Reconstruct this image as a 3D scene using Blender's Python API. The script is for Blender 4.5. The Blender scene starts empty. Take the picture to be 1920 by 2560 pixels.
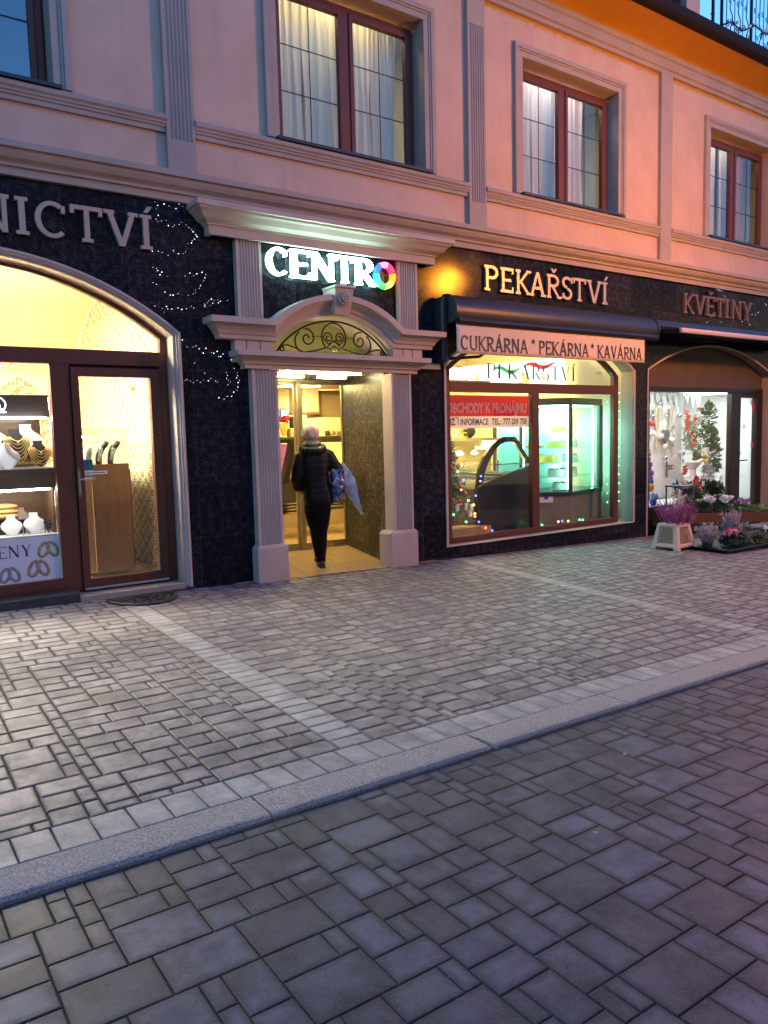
import bpy, bmesh, math, random
from mathutils import Vector, Matrix, noise
R = math.radians
PI = math.pi
S = bpy.context.scene
COL = S.collection

# ------------------------------------------------------------------ camera, sky, exposure
cam = bpy.data.cameras.new("camera")
cam.sensor_fit = 'VERTICAL'
cam.sensor_height = 36.0
cam.lens = 26.72
cam.clip_start = 0.05
cam.clip_end = 1500
camo = bpy.data.objects.new("camera", cam)
COL.objects.link(camo)
RIGHT = Vector((0.8168, -0.5764, -0.0254)).normalized()
DOWN = Vector((-0.0768, -0.0660, -0.9949))
FWD = RIGHT.cross(DOWN).normalized()
DOWN = FWD.cross(RIGHT).normalized()
m = Matrix((RIGHT, -DOWN, -FWD)).transposed().to_4x4()
m.translation = Vector((0, -7.8, 1.62))
camo.matrix_world = m
S.camera = camo

world = bpy.data.worlds.new("World")
S.world = world
world.use_nodes = True
wn = world.node_tree.nodes
wl = world.node_tree.links
for n_ in list(wn):
    wn.remove(n_)
sky = wn.new('ShaderNodeTexSky')
sky.sky_type = 'NISHITA'
sky.sun_disc = False
sky.sun_elevation = R(10.0)
sky.sun_rotation = R(0)
sky.air_density = 1.0
sky.dust_density = 1.0
sky.ozone_density = 6.2
bgn = wn.new('ShaderNodeBackground')
bgn.inputs['Strength'].default_value = 0.15
won = wn.new('ShaderNodeOutputWorld')
wl.new(sky.outputs[0], bgn.inputs[0])
wl.new(bgn.outputs[0], won.inputs[0])

S.view_settings.view_transform = 'Standard'
S.view_settings.look = 'None'
S.view_settings.exposure = 2.2
S.view_settings.gamma = 1
S.cycles.max_bounces = 8
S.cycles.diffuse_bounces = 3
S.cycles.glossy_bounces = 4
S.cycles.transparent_max_bounces = 16
S.cycles.use_denoising = True
S.cycles.sample_clamp_indirect = 6.0
S.cycles.caustics_reflective = False
S.cycles.caustics_refractive = False


# ------------------------------------------------------------------ materials
def nt(name):
    mt = bpy.data.materials.new(name)
    mt.use_nodes = True
    t = mt.node_tree
    b = t.nodes['Principled BSDF']
    return mt, t, b


def lk(t, a, b):
    t.links.new(a, b)


def nnode(t, kind, **kw):
    n = t.nodes.new(kind)
    for k, v in kw.items():
        setattr(n, k, v)
    return n


def objco(t, stretch=None):
    tc = nnode(t, 'ShaderNodeTexCoord')
    if not stretch:
        return tc.outputs['Object']
    mp = nnode(t, 'ShaderNodeMapping')
    mp.inputs['Scale'].default_value = stretch
    lk(t, tc.outputs['Object'], mp.inputs[0])
    return mp.outputs[0]


def noisen(t, co, scale, detail=4, rough=.6):
    n = nnode(t, 'ShaderNodeTexNoise')
    n.inputs['Scale'].default_value = scale
    n.inputs['Detail'].default_value = detail
    n.inputs['Roughness'].default_value = rough
    lk(t, co, n.inputs['Vector'])
    return n.outputs[0]


def ramp(t, f, stops):
    r = nnode(t, 'ShaderNodeValToRGB')
    e = r.color_ramp.elements
    while len(e) < len(stops):
        e.new(.5)
    for i, (p, c) in enumerate(stops):
        e[i].position = p
        e[i].color = (*c, 1) if len(c) == 3 else c
    lk(t, f, r.inputs[0])
    return r.outputs[0]


def math_(t, op, a, b=None, c=None):
    n = nnode(t, 'ShaderNodeMath', operation=op)
    for i, v in enumerate((a, b, c)):
        if v is None:
            continue
        if isinstance(v, (int, float)):
            n.inputs[i].default_value = v
        else:
            lk(t, v, n.inputs[i])
    return n.outputs[0]


def mixc(t, f, a, b):
    n = nnode(t, 'ShaderNodeMix', data_type='RGBA')
    if isinstance(f, (int, float)):
        n.inputs[0].default_value = f
    else:
        lk(t, f, n.inputs[0])
    for i, v in ((6, a), (7, b)):
        if isinstance(v, tuple):
            n.inputs[i].default_value = (*v, 1)
        else:
            lk(t, v, n.inputs[i])
    return n.outputs[2]


def bump(t, b, h, strength, dist=.01):
    n = nnode(t, 'ShaderNodeBump')
    n.inputs['Strength'].default_value = strength
    n.inputs['Distance'].default_value = dist
    lk(t, h, n.inputs['Height'])
    lk(t, n.outputs[0], b.inputs['Normal'])


def M(name, col, rough=.6, metal=0, col2=None, scale=8, bmp=0, bscale=40, coat=0, emit=None, es=0, spec=.5, stretch=None, lo=.35, hi=.65):
    mt, t, b = nt(name)
    b.inputs['Base Color'].default_value = (*col, 1)
    b.inputs['Roughness'].default_value = rough
    b.inputs['Metallic'].default_value = metal
    b.inputs['Specular IOR Level'].default_value = spec
    b.inputs['Coat Weight'].default_value = coat
    b.inputs['Coat Roughness'].default_value = .08
    if col2 or bmp:
        co = objco(t, stretch)
    if col2:
        f = noisen(t, co, scale)
        lk(t, ramp(t, f, [(lo, col), (hi, col2)]), b.inputs['Base Color'])
    if bmp:
        bump(t, b, noisen(t, co, bscale), bmp)
    if emit:
        b.inputs['Emission Color'].default_value = (*emit, 1)
        b.inputs['Emission Strength'].default_value = es
    return mt


def mat_granite(name, base, fleck, rough=.1, joints=True, scale=90):
    mt, t, b = nt(name)
    co = objco(t)
    f1 = noisen(t, co, scale, 3, .7)
    f2 = noisen(t, co, 14, 4, .7)
    f = math_(t, 'ADD', math_(t, 'MULTIPLY', f1, .7), math_(t, 'MULTIPLY', f2, .4))
    c = ramp(t, f, [(.44, base), (.56, tuple(v * 1.5 for v in base)), (.66, fleck)])
    rr = rough
    if joints:
        sx = nnode(t, 'ShaderNodeSeparateXYZ')
        lk(t, co, sx.inputs[0])
        cx = nnode(t, 'ShaderNodeCombineXYZ')
        lk(t, math_(t, 'ADD', sx.outputs[0], sx.outputs[1]), cx.inputs[0])
        lk(t, math_(t, 'ADD', sx.outputs[2], .01), cx.inputs[1])
        br = nnode(t, 'ShaderNodeTexBrick')
        br.offset = 0.0
        br.inputs['Scale'].default_value = 1
        br.inputs['Mortar Size'].default_value = .0016
        br.inputs['Mortar Smooth'].default_value = .0
        br.inputs['Brick Width'].default_value = .61
        br.inputs['Row Height'].default_value = .595
        br.inputs['Color1'].default_value = (.55, .55, .55, 1)
        br.inputs['Color2'].default_value = (1.5, 1.5, 1.5, 1)
        br.inputs['Mortar'].default_value = (.35, .35, .35, 1)
        lk(t, cx.outputs[0], br.inputs['Vector'])
        br.inputs['Mortar'].default_value = (1, 1, 1, 1)
        mx = nnode(t, 'ShaderNodeMix', data_type='RGBA', blend_type='MULTIPLY')
        mx.inputs[0].default_value = 1
        lk(t, c, mx.inputs[6])
        lk(t, br.outputs[0], mx.inputs[7])
        c = mixc(t, br.outputs['Fac'], mx.outputs[2], (.05, .046, .048))
    lk(t, c, b.inputs['Base Color'])
    lk(t, math_(t, 'ADD', math_(t, 'MULTIPLY', noisen(t, co, 2.3, 5), .16), rr - .05), b.inputs['Roughness'])
    b.inputs['Specular IOR Level'].default_value = .10
    bump(t, b, noisen(t, co, 3.5, 3), .02, .02)
    return mt


def mat_paver(name, dark, light, edge, warm):
    mt, t, b = nt(name)
    at = nnode(t, 'ShaderNodeAttribute', attribute_name='tone')
    sep = nnode(t, 'ShaderNodeSeparateColor')
    lk(t, at.outputs['Color'], sep.inputs[0])
    co = objco(t)
    base = mixc(t, sep.outputs[0], dark, light)
    base = mixc(t, math_(t, 'MULTIPLY', sep.outputs[2], .5), base, warm)
    blot = noisen(t, co, 5.5, 5, .65)
    base = mixc(t, ramp(t, blot, [(.40, (0, 0, 0)), (.66, (.85, .85, .85))]), base, edge)
    # worn dirty rim of every paver (attribute is 1 on the inner top, 0 at the rim)
    e = math_(t, 'ADD', sep.outputs[1], math_(t, 'MULTIPLY', math_(t, 'SUBTRACT', noisen(t, co, 16, 4), .5), 1.1))
    base = mixc(t, ramp(t, e, [(.2, (.95, .95, .95)), (1.0, (0, 0, 0))]), base, edge)
    grain = noisen(t, co, 260, 2, .8)
    base = mixc(t, ramp(t, grain, [(.58, (0, 0, 0)), (.74, (.6, .6, .6))]), base, tuple(min(1, v * 2.6) for v in light))
    base = mixc(t, ramp(t, grain, [(.3, (.6, .6, .6)), (.42, (0, 0, 0))]), base, tuple(v * .5 for v in dark))
    # scattered pale specks (grit, gum)
    vo = nnode(t, 'ShaderNodeTexVoronoi')
    vo.inputs['Scale'].default_value = 5.5
    dco = nnode(t, 'ShaderNodeTexNoise')
    dco.inputs['Scale'].default_value = 30
    lk(t, co, dco.inputs['Vector'])
    va_ = nnode(t, 'ShaderNodeVectorMath', operation='MULTIPLY_ADD')
    lk(t, dco.outputs['Color'], va_.inputs[0])
    va_.inputs[1].default_value = (.05, .05, .05)
    lk(t, co, va_.inputs[2])
    lk(t, va_.outputs[0], vo.inputs['Vector'])
    sc_ = nnode(t, 'ShaderNodeSeparateColor')
    lk(t, vo.outputs['Color'], sc_.inputs[0])
    spk = math_(t, 'LESS_THAN', vo.outputs['Distance'], math_(t, 'MULTIPLY', math_(t, 'POWER', sc_.outputs[0], 2.5), .085))
    base = mixc(t, math_(t, 'MULTIPLY', spk, .6), base, (.36, .36, .36))
    lk(t, base, b.inputs['Base Color'])
    lk(t, math_(t, 'ADD', math_(t, 'MULTIPLY', blot, .35), .42), b.inputs['Roughness'])
    hs = math_(t, 'ADD', math_(t, 'MULTIPLY', grain, .5), math_(t, 'MULTIPLY', noisen(t, co, 45, 4), 1.0))
    bump(t, b, hs, .35, .004)
    return mt


def mat_glass(name, tint=(1, 1, 1), refl=.12, rough=0.0):
    mt, t, b = nt(name)
    t.nodes.remove(b)
    out = t.nodes['Material Output']
    tr = nnode(t, 'ShaderNodeBsdfTransparent')
    tr.inputs[0].default_value = (*tint, 1)
    gl = nnode(t, 'ShaderNodeBsdfGlossy')
    gl.inputs['Roughness'].default_value = rough
    lw = nnode(t, 'ShaderNodeFresnel')
    lw.inputs[0].default_value = 1.5
    f = math_(t, 'MINIMUM', math_(t, 'MULTIPLY', lw.outputs[0], refl / .04), .95)
    geo = nnode(t, 'ShaderNodeNewGeometry')
    f = math_(t, 'MULTIPLY', f, math_(t, 'SUBTRACT', 1, geo.outputs['Backfacing']))
    mx = nnode(t, 'ShaderNodeMixShader')
    lk(t, f, mx.inputs[0])
    lk(t, tr.outputs[0], mx.inputs[1])
    lk(t, gl.outputs[0], mx.inputs[2])
    lk(t, mx.outputs[0], out.inputs[0])
    return mt


def mat_cloth(name, col, trans=.4, clear=.12):
    mt, t, b = nt(name)
    out = t.nodes['Material Output']
    b.inputs['Base Color'].default_value = (*col, 1)
    b.inputs['Roughness'].default_value = .9
    tl = nnode(t, 'ShaderNodeBsdfTranslucent')
    tl.inputs[0].default_value = (*col, 1)
    tp = nnode(t, 'ShaderNodeBsdfTransparent')
    m1 = nnode(t, 'ShaderNodeMixShader')
    m1.inputs[0].default_value = trans
    lk(t, b.outputs[0], m1.inputs[1])
    lk(t, tl.outputs[0], m1.inputs[2])
    m2 = nnode(t, 'ShaderNodeMixShader')
    m2.inputs[0].default_value = clear
    lk(t, m1.outputs[0], m2.inputs[1])
    lk(t, tp.outputs[0], m2.inputs[2])
    lk(t, m2.outputs[0], out.inputs[0])
    return mt


def mat_plaster():
    mt, t, b = nt('pink_plaster')
    co = objco(t)
    f = noisen(t, co, 1.7, 6, .65)
    c = ramp(t, f, [(.3, (.51, .345, .27)), (.7, (.62, .43, .335))])
    stx = noisen(t, objco(t, (5, 5, .35)), 2.2, 5, .6)
    c = mixc(t, ramp(t, stx, [(.52, (0, 0, 0)), (.75, (.35, .35, .35))]), c, (.42, .285, .225))
    sx = nnode(t, 'ShaderNodeSeparateXYZ')
    lk(t, co, sx.inputs[0])
    # ragged ochre overpaint under the top moulding
    h = math_(t, 'ADD', sx.outputs[2], math_(t, 'MULTIPLY', math_(t, 'SUBTRACT', noisen(t, co, 9, 5, .7), .5), .22))
    st = ramp(t, math_(t, 'MULTIPLY', math_(t, 'SUBTRACT', h, 7.14), 6.0), [(.35, (0, 0, 0)), (.6, (1, 1, 1))])
    lk(t, mixc(t, st, c, (.52, .27, .06)), b.inputs['Base Color'])
    b.inputs['Roughness'].default_value = .85
    b.inputs['Specular IOR Level'].default_value = .25
    bump(t, b, noisen(t, co, 90, 4, .7), .25, .004)
    return mt


def mat_wallpaper():
    mt, t, b = nt('damask_wallpaper')
    co = objco(t)
    sx = nnode(t, 'ShaderNodeSeparateXYZ')
    lk(t, co, sx.inputs[0])
    u = math_(t, 'MULTIPLY', math_(t, 'ADD', sx.outputs[0], sx.outputs[1]), 2 * PI / .62)
    v = math_(t, 'MULTIPLY', sx.outputs[2], 2 * PI / .42)
    p = math_(t, 'MULTIPLY', math_(t, 'COSINE', u), math_(t, 'COSINE', v))
    u2 = math_(t, 'MULTIPLY', u, 3)
    v2 = math_(t, 'MULTIPLY', v, 3)
    q = math_(t, 'MULTIPLY', math_(t, 'COSINE', u2), math_(t, 'COSINE', v2))
    s = math_(t, 'ABSOLUTE', math_(t, 'SINE', math_(t, 'MULTIPLY', p, 7.5)))
    g = math_(t, 'ADD', math_(t, 'MULTIPLY', s, .75), math_(t, 'MULTIPLY', q, .35))
    g = math_(t, 'ADD', g, math_(t, 'MULTIPLY', math_(t, 'SUBTRACT', noisen(t, co, 22, 3), .5), .5))
    c = ramp(t, g, [(.3, (.25, .19, .11)), (.6, (.72, .58, .36))])
    lk(t, c, b.inputs['Base Color'])
    b.inputs['Roughness'].default_value = .55
    return mt


def mat_wood(name, c1, c2, axis='z', rough=.45, coat=.1, scale=5):
    st = {'z': (9, 9, .7), 'x': (.7, 9, 9), 'y': (9, .7, 9)}[axis]
    mt, t, b = nt(name)
    co = objco(t, st)
    f = noisen(t, co, scale, 6, .7)
    lk(t, ramp(t, f, [(.3, c1), (.7, c2)]), b.inputs['Base Color'])
    b.inputs['Roughness'].default_value = rough
    b.inputs['Coat Weight'].default_value = coat
    bump(t, b, f, .08, .003)
    return mt


def E(name, col, strength):
    mt, t, b = nt(name)
    b.inputs['Base Color'].default_value = (*[min(.8, v) for v in col], 1)
    b.inputs['Emission Color'].default_value = (*col, 1)
    b.inputs['Emission Strength'].default_value = strength
    return mt


PLASTER = mat_plaster()
TRIM = M('beige_trim', (.345, .275, .24), .75, col2=(.40, .32, .28), scale=2.5, bmp=.12, bscale=150, spec=.3)
PORTAL = M('portal_stone_paint', (.46, .345, .285), .62, col2=(.52, .395, .33), scale=3, bmp=.08, bscale=160, spec=.35)
OCHRE = M('ochre_cove_plaster', (.42, .205, .035), .85, col2=(.48, .24, .045), scale=2.2, bmp=.15, bscale=110, spec=.2)
GRANITE = mat_granite('dark_polished_granite', (.006, .006, .010), (.06, .055, .065))
GRANITE2 = mat_granite('speckled_passage_granite', (.012, .0105, .009), (.19, .175, .14), .34, scale=42)
STEPST = mat_granite('dark_step_stone', (.035, .036, .036), (.10, .10, .10), .45, joints=False)
KERB = M('kerb_granite', (.15, .138, .128), .8, col2=(.40, .37, .345), scale=120, bmp=.5, bscale=140)
SIDEPAV = mat_paver('sidewalk_paver', (.14, .124, .135), (.29, .262, .28), (.062, .055, .060), (.26, .22, .22))
BANDPAV = mat_paver('pale_band_paver', (.27, .262, .268), (.36, .35, .355), (.14, .135, .135), (.30, .275, .265))
ROADPAV = mat_paver('road_paver', (.032, .034, .054), (.094, .102, .168), (.012, .0125, .020), (.074, .070, .098))
SAND = M('joint_sand', (.018, .018, .017), .95, col2=(.04, .038, .034), scale=30, bmp=.3)
FRAME = mat_wood('dark_red_window_frame', (.10, .022, .016), (.15, .036, .025), 'z', .6, .0)
FRAMEB = mat_wood('red_brown_shop_frame', (.075, .018, .008), (.12, .030, .013), 'z', .5, .08)
DARKBR = M('dark_brown_paint', (.020, .011, .008), .5, col2=(.028, .016, .011), scale=3)
DARKM = M('dark_blue_grey_metal', (.030, .029, .040), .42, .2, spec=.5)
IRON = M('wrought_iron', (.012, .011, .011), .4, .7)
ALU = M('brushed_aluminium', (.45, .45, .47), .3, .9)
CHROME = M('polished_steel', (.6, .6, .6), .12, 1)
BRASS = M('brass', (.75, .45, .12), .25, 1)
GOLD = M('gold_chain', (.85, .55, .16), .3, 1)
GOLDAL = M('champagne_aluminium', (.42, .35, .24), .38, .75)
WPAPER = mat_wallpaper()
VAULT = M('yellow_vault_plaster', (.74, .60, .38), .8, col2=(.78, .64, .42), scale=1.5)
CREAM = M('cream_plaster', (.66, .55, .36), .8, col2=(.70, .59, .40), scale=1.5)
WHITE = M('white_paint', (.74, .74, .74), .5)
WHITEG = M('white_board', (.72, .72, .71), .55, col2=(.66, .66, .65), scale=4)
BLACK = M('black_paint', (.008, .008, .010), .35)
CHOC = M('dark_counter_side', (.014, .012, .012), .3, col2=(.02, .017, .016), scale=4)
GLASS = mat_glass('shop_glass', (.97, .98, .98), .075)
GLASSU = mat_glass('upper_window_glass', (.95, .96, .96), .055)
GLASSR = mat_glass('reflecting_window_glass', (.80, .85, .9), .17)
GLASSC = mat_glass('cabinet_glass', (.92, .98, .97), .10)
FILM_T = lambda n, c: mat_cloth(n, c, .5, 0.0)
CURTAIN = mat_cloth('white_net_curtain', (.80, .78, .74), .45, .03)
OAK = mat_wood('oak_cabinet_wood', (.20, .105, .045), (.30, .165, .075), 'z', .4)
OAKX = mat_wood('walnut_shelf_wood', (.10, .055, .028), (.16, .09, .045), 'x', .4)
TILE = M('warm_floor_tile', (.52, .36, .19), .22, col2=(.60, .43, .24), scale=3, coat=.3)
SIGNST = M('sign_letter_paint', (.34, .25, .20), .4, spec=.5)
SIGNBK = M('letter_side_dark', (.02, .018, .02), .4)
INK = M('black_print', (.010, .009, .012), .5)
INKB = M('brown_print', (.035, .016, .012), .6)
MAROON = M('maroon_print', (.14, .02, .02), .6)
GREYP = M('grey_window_vinyl', (.12, .12, .11), .5)
BANNER = M('pale_awning_valance', (.70, .51, .38), .85, col2=(.74, .55, .42), scale=6)
PANELW = M('white_foil_panel', (.62, .60, .66), .4)
LED = E('white_led_tube', (1, .86, .46), 27)
JWARM = E('warm_ceiling_lamp', (1, .90, .68), 64)


# ------------------------------------------------------------------ mesh builder
class MB:
    def __init__(s):
        s.v = []
        s.f = []
        s.mi = []
        s.cur = 0

    def add(s, vs, fs):
        o = len(s.v)
        s.v += [tuple(p) for p in vs]
        s.f += [tuple(i + o for i in f) for f in fs]
        s.mi += [s.cur] * len(fs)
        return s

    def box(s, x0, x1, y0, y1, z0, z1):
        vs = [(x, y, z) for x in (x0, x1) for y in (y0, y1) for z in (z0, z1)]
        return s.add(vs, [(0, 1, 3, 2), (4, 6, 7, 5), (0, 4, 5, 1), (2, 3, 7, 6), (0, 2, 6, 4), (1, 5, 7, 3)])

    def hexa(s, b, tp):
        vs = list(b) + list(tp)
        return s.add(vs, [(3, 2, 1, 0), (4, 5, 6, 7), (0, 1, 5, 4), (1, 2, 6, 5), (2, 3, 7, 6), (3, 0, 4, 7)])

    def quad(s, a, b, c, d):
        return s.add([a, b, c, d], [(0, 1, 2, 3)])

    def prism(s, poly, fn, a, b):
        """poly: 2d points, fn(p,q,h)->3d, between h=a and h=b"""
        n = len(poly)
        vs = [fn(p, q, a) for p, q in poly] + [fn(p, q, b) for p, q in poly]
        fs = [tuple(range(n))[::-1], tuple(range(n, 2 * n))]
        fs += [(i, (i + 1) % n, n + (i + 1) % n, n + i) for i in range(n)]
        return s.add(vs, fs)

    def px(s, poly, x0, x1):   # poly in yz
        return s.prism(poly, lambda p, q, h: (h, p, q), x0, x1)

    def py(s, poly, y0, y1):   # poly in xz
        return s.prism(poly, lambda p, q, h: (p, h, q), y0, y1)

    def pz(s, poly, z0, z1):   # poly in xy
        return s.prism(poly, lambda p, q, h: (p, q, h), z0, z1)

    def tube(s, pts, r, n=8, closed=False):
        pts = [Vector(p) for p in pts]
        L = len(pts)
        rs = r if isinstance(r, (list, tuple)) else [r] * L
        up = None
        vs = []
        for i, p in enumerate(pts):
            if closed:
                d = pts[(i + 1) % L] - pts[i - 1]
            else:
                d = pts[min(i + 1, L - 1)] - pts[max(i - 1, 0)]
            if d.length < 1e-9:
                d = Vector((0, 0, 1))
            d.normalize()
            if up is None:
                up = Vector((0, 1, 0)) if abs(d.y) < .8 else Vector((1, 0, 0))
            a = up - d * up.dot(d)
            if a.length < 1e-6:
                a = d.orthogonal()
            a.normalize()
            up = a
            b = d.cross(a)
            for k in range(n):
                t = 2 * PI * k / n
                vs.append(p + (a * math.cos(t) + b * math.sin(t)) * rs[i])
        fs = []
        for i in range(L if closed else L - 1):
            j = (i + 1) % L
            for k in range(n):
                fs.append((i * n + k, i * n + (k + 1) % n, j * n + (k + 1) % n, j * n + k))
        if not closed:
            fs.append(tuple(range(n))[::-1])
            fs.append(tuple((L - 1) * n + k for k in range(n)))
        return s.add(vs, fs)

    def lathe(s, prof, c, n=16, ax='z', sx=1, sy=1):
        vs = []
        for r, h in prof:
            for k in range(n):
                t = 2 * PI * k / n
                a, b = r * math.cos(t) * sx, r * math.sin(t) * sy
                if ax == 'z':
                    vs.append((c[0] + a, c[1] + b, c[2] + h))
                elif ax == 'y':
                    vs.append((c[0] + a, c[1] + h, c[2] + b))
                else:
                    vs.append((c[0] + h, c[1] + a, c[2] + b))
        L = len(prof)
        fs = [(i * n + k, i * n + (k + 1) % n, (i + 1) * n + (k + 1) % n, (i + 1) * n + k) for i in range(L - 1) for k in range(n)]
        fs += [tuple(range(n))[::-1], tuple((L - 1) * n + k for k in range(n))]
        return s.add(vs, fs)

    def ball(s, c, r, n=12, sc=(1, 1, 1)):
        k = max(4, n // 2)
        prof = [(math.sin(PI * i / k), -math.cos(PI * i / k)) for i in range(k + 1)]
        prof = [(max(a, .01) * r, h * r * sc[2]) for a, h in prof]
        return s.lathe(prof, c, n, 'z', sc[0], sc[1])

    def sweep(s, path, prof, plane='xy', ret=None, closed_prof=True):
        """profile (offset along path normal, other axis) swept along a 2d path with mitres"""
        L = len(path)
        nrm = []
        for i in range(L):
            ds = []
            if i > 0:
                ds.append((path[i][0] - path[i - 1][0], path[i][1] - path[i - 1][1]))
            if i < L - 1:
                ds.append((path[i + 1][0] - path[i][0], path[i + 1][1] - path[i][1]))
            ns = []
            for dx, dy in ds:
                l = math.hypot(dx, dy)
                ns.append((dy / l, -dx / l) if plane == 'xy' else (-dy / l, dx / l))
            if len(ns) == 2:
                bx, by = ns[0][0] + ns[1][0], ns[0][1] + ns[1][1]
                l = math.hypot(bx, by)
                bx, by = bx / l, by / l
                k = 1 / max(.3, bx * ns[0][0] + by * ns[0][1])
                nrm.append((bx * k, by * k))
            else:
                nrm.append(ns[0])
        vs = []
        rings = 0
        P = len(prof)
        for i in range(L):
            x, y = path[i]
            a, b = nrm[i]
            if plane == 'xz' and ret is not None and i in (0, L - 1):
                sg = -1 if i == 0 else 1
                r0 = [(x + sg * max(0, ret - h), 0.0, y + b * o) for o, h in prof]
                r1 = [(x + sg * max(0, ret - h), h, y + b * o) for o, h in prof]
                rr = [r0, r1] if i == 0 else [r1, r0]
                for r_ in rr:
                    vs += r_
                    rings += 1
                continue
            for o, h in prof:
                if plane == 'xy':
                    vs.append((x + a * o, y + b * o, h))
                else:
                    vs.append((x + a * o, h, y + b * o))
            rings += 1
        fs = []
        for i in range(rings - 1):
            for k in range(P if closed_prof else P - 1):
                kk = (k + 1) % P
                fs.append((i * P + k, i * P + kk, (i + 1) * P + kk, (i + 1) * P + k))
        if closed_prof:
            fs.append(tuple(range(P))[::-1])
            fs.append(tuple((rings - 1) * P + k for k in range(P)))
        return s.add(vs, fs)

    def grid(s, fn, nu, nv):
        vs = [fn(i / nu, j / nv) for j in range(nv + 1) for i in range(nu + 1)]
        fs = [(j * (nu + 1) + i, j * (nu + 1) + i + 1, (j + 1) * (nu + 1) + i + 1, (j + 1) * (nu + 1) + i) for j in range(nv) for i in range(nu)]
        return s.add(vs, fs)

    def xf(s, mtx, start=0):
        for i in range(start, len(s.v)):
            s.v[i] = tuple(mtx @ Vector(s.v[i]))
        return s

    def build(s, name, mats, parent=None, smooth=False, bevel=0, seg=2, label=None, cat=None, group=None, kind=None, org=None, tone=None, fix=True, angle=None):
        me = bpy.data.meshes.new(name)
        o3 = ORG.get(parent.name, Vector((0, 0, 0))) if parent else Vector(org or (0, 0, 0))
        me.from_pydata([tuple(Vector(p) - o3) for p in s.v], [], s.f)
        if not isinstance(mats, (list, tuple)):
            mats = [mats]
        for mm in mats:
            me.materials.append(mm)
        if len(mats) > 1:
            me.polygons.foreach_set('material_index', s.mi)
        if tone is not None:
            at = me.color_attributes.new('tone', 'FLOAT_COLOR', 'POINT')
            at.data.foreach_set('color', [c for t_ in tone for c in t_])
        if fix:
            bm = bmesh.new()
            bm.from_mesh(me)
            bmesh.ops.recalc_face_normals(bm, faces=bm.faces)
            bm.to_mesh(me)
            bm.free()
        if smooth:
            me.polygons.foreach_set('use_smooth', [True] * len(me.polygons))
            if angle:
                me.set_sharp_from_angle(angle=R(angle))
        o = bpy.data.objects.new(name, me)
        COL.objects.link(o)
        if parent:
            o.parent = parent
            ORG[o.name] = o3
        else:
            o.location = o3
            ORG[o.name] = o3
        if bevel:
            bv = o.modifiers.new('bevel', 'BEVEL')
            bv.width = bevel
            bv.segments = seg
            bv.limit_method = 'ANGLE'
            bv.angle_limit = R(40)
        tag(o, label, cat, group, kind)
        return o


ORG = {}


def tag(o, label=None, cat=None, group=None, kind=None):
    if label:
        o['label'] = label
    if cat:
        o['category'] = cat
    if group:
        o['group'] = group
    if kind:
        o['kind'] = kind


def thing(name, loc, label, cat, group=None):
    o = bpy.data.objects.new(name, None)
    o.empty_display_size = .1
    COL.objects.link(o)
    o.location = loc
    ORG[o.name] = Vector(loc)
    tag(o, label, cat, group)
    return o


def kids(o):
    return [c for c in COL.objects if c.parent == o]


def copy_tree(o, parent=None):
    c = o.copy()
    COL.objects.link(c)
    if parent:
        c.parent = parent
    for ch in kids(o):
        copy_tree(ch, c)
    return c


def remesh(o, vox, smooth_it=4):
    r = o.modifiers.new('remesh', 'REMESH')
    r.mode = 'VOXEL'
    r.voxel_size = vox
    r.use_smooth_shade = True
    s_ = o.modifiers.new('smooth', 'SMOOTH')
    s_.iterations = smooth_it
    s_.factor = .5


def g(x):
    return -.024 * (x - 4.84)


def circ(cx, cz, half, rise, n=24, a=-1, b=1):
    """segmental arch points from left springing to right springing"""
    rad = (half * half + rise * rise) / (2 * rise)
    zc = cz + rise - rad
    t0 = math.asin(half / rad)
    return [(cx + rad * math.sin(t), zc + rad * math.cos(t)) for t in [t0 * (a + (b - a) * i / n) for i in range(n + 1)]]


# ------------------------------------------------------------------ lettering
def arcs(cx, cz, rx, ry, a0, a1, V, H, n=14):
    out = []
    for i in range(n):
        q = []
        for t, o in ((i, 1), (i + 1, 1), (i + 1, -1), (i, -1)):
            a = R(a0 + (a1 - a0) * t / n)
            q.append((cx + (rx + o * V / 2) * math.cos(a), cz + (ry + o * H / 2) * math.sin(a)))
        out.append(q)
    return out


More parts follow.
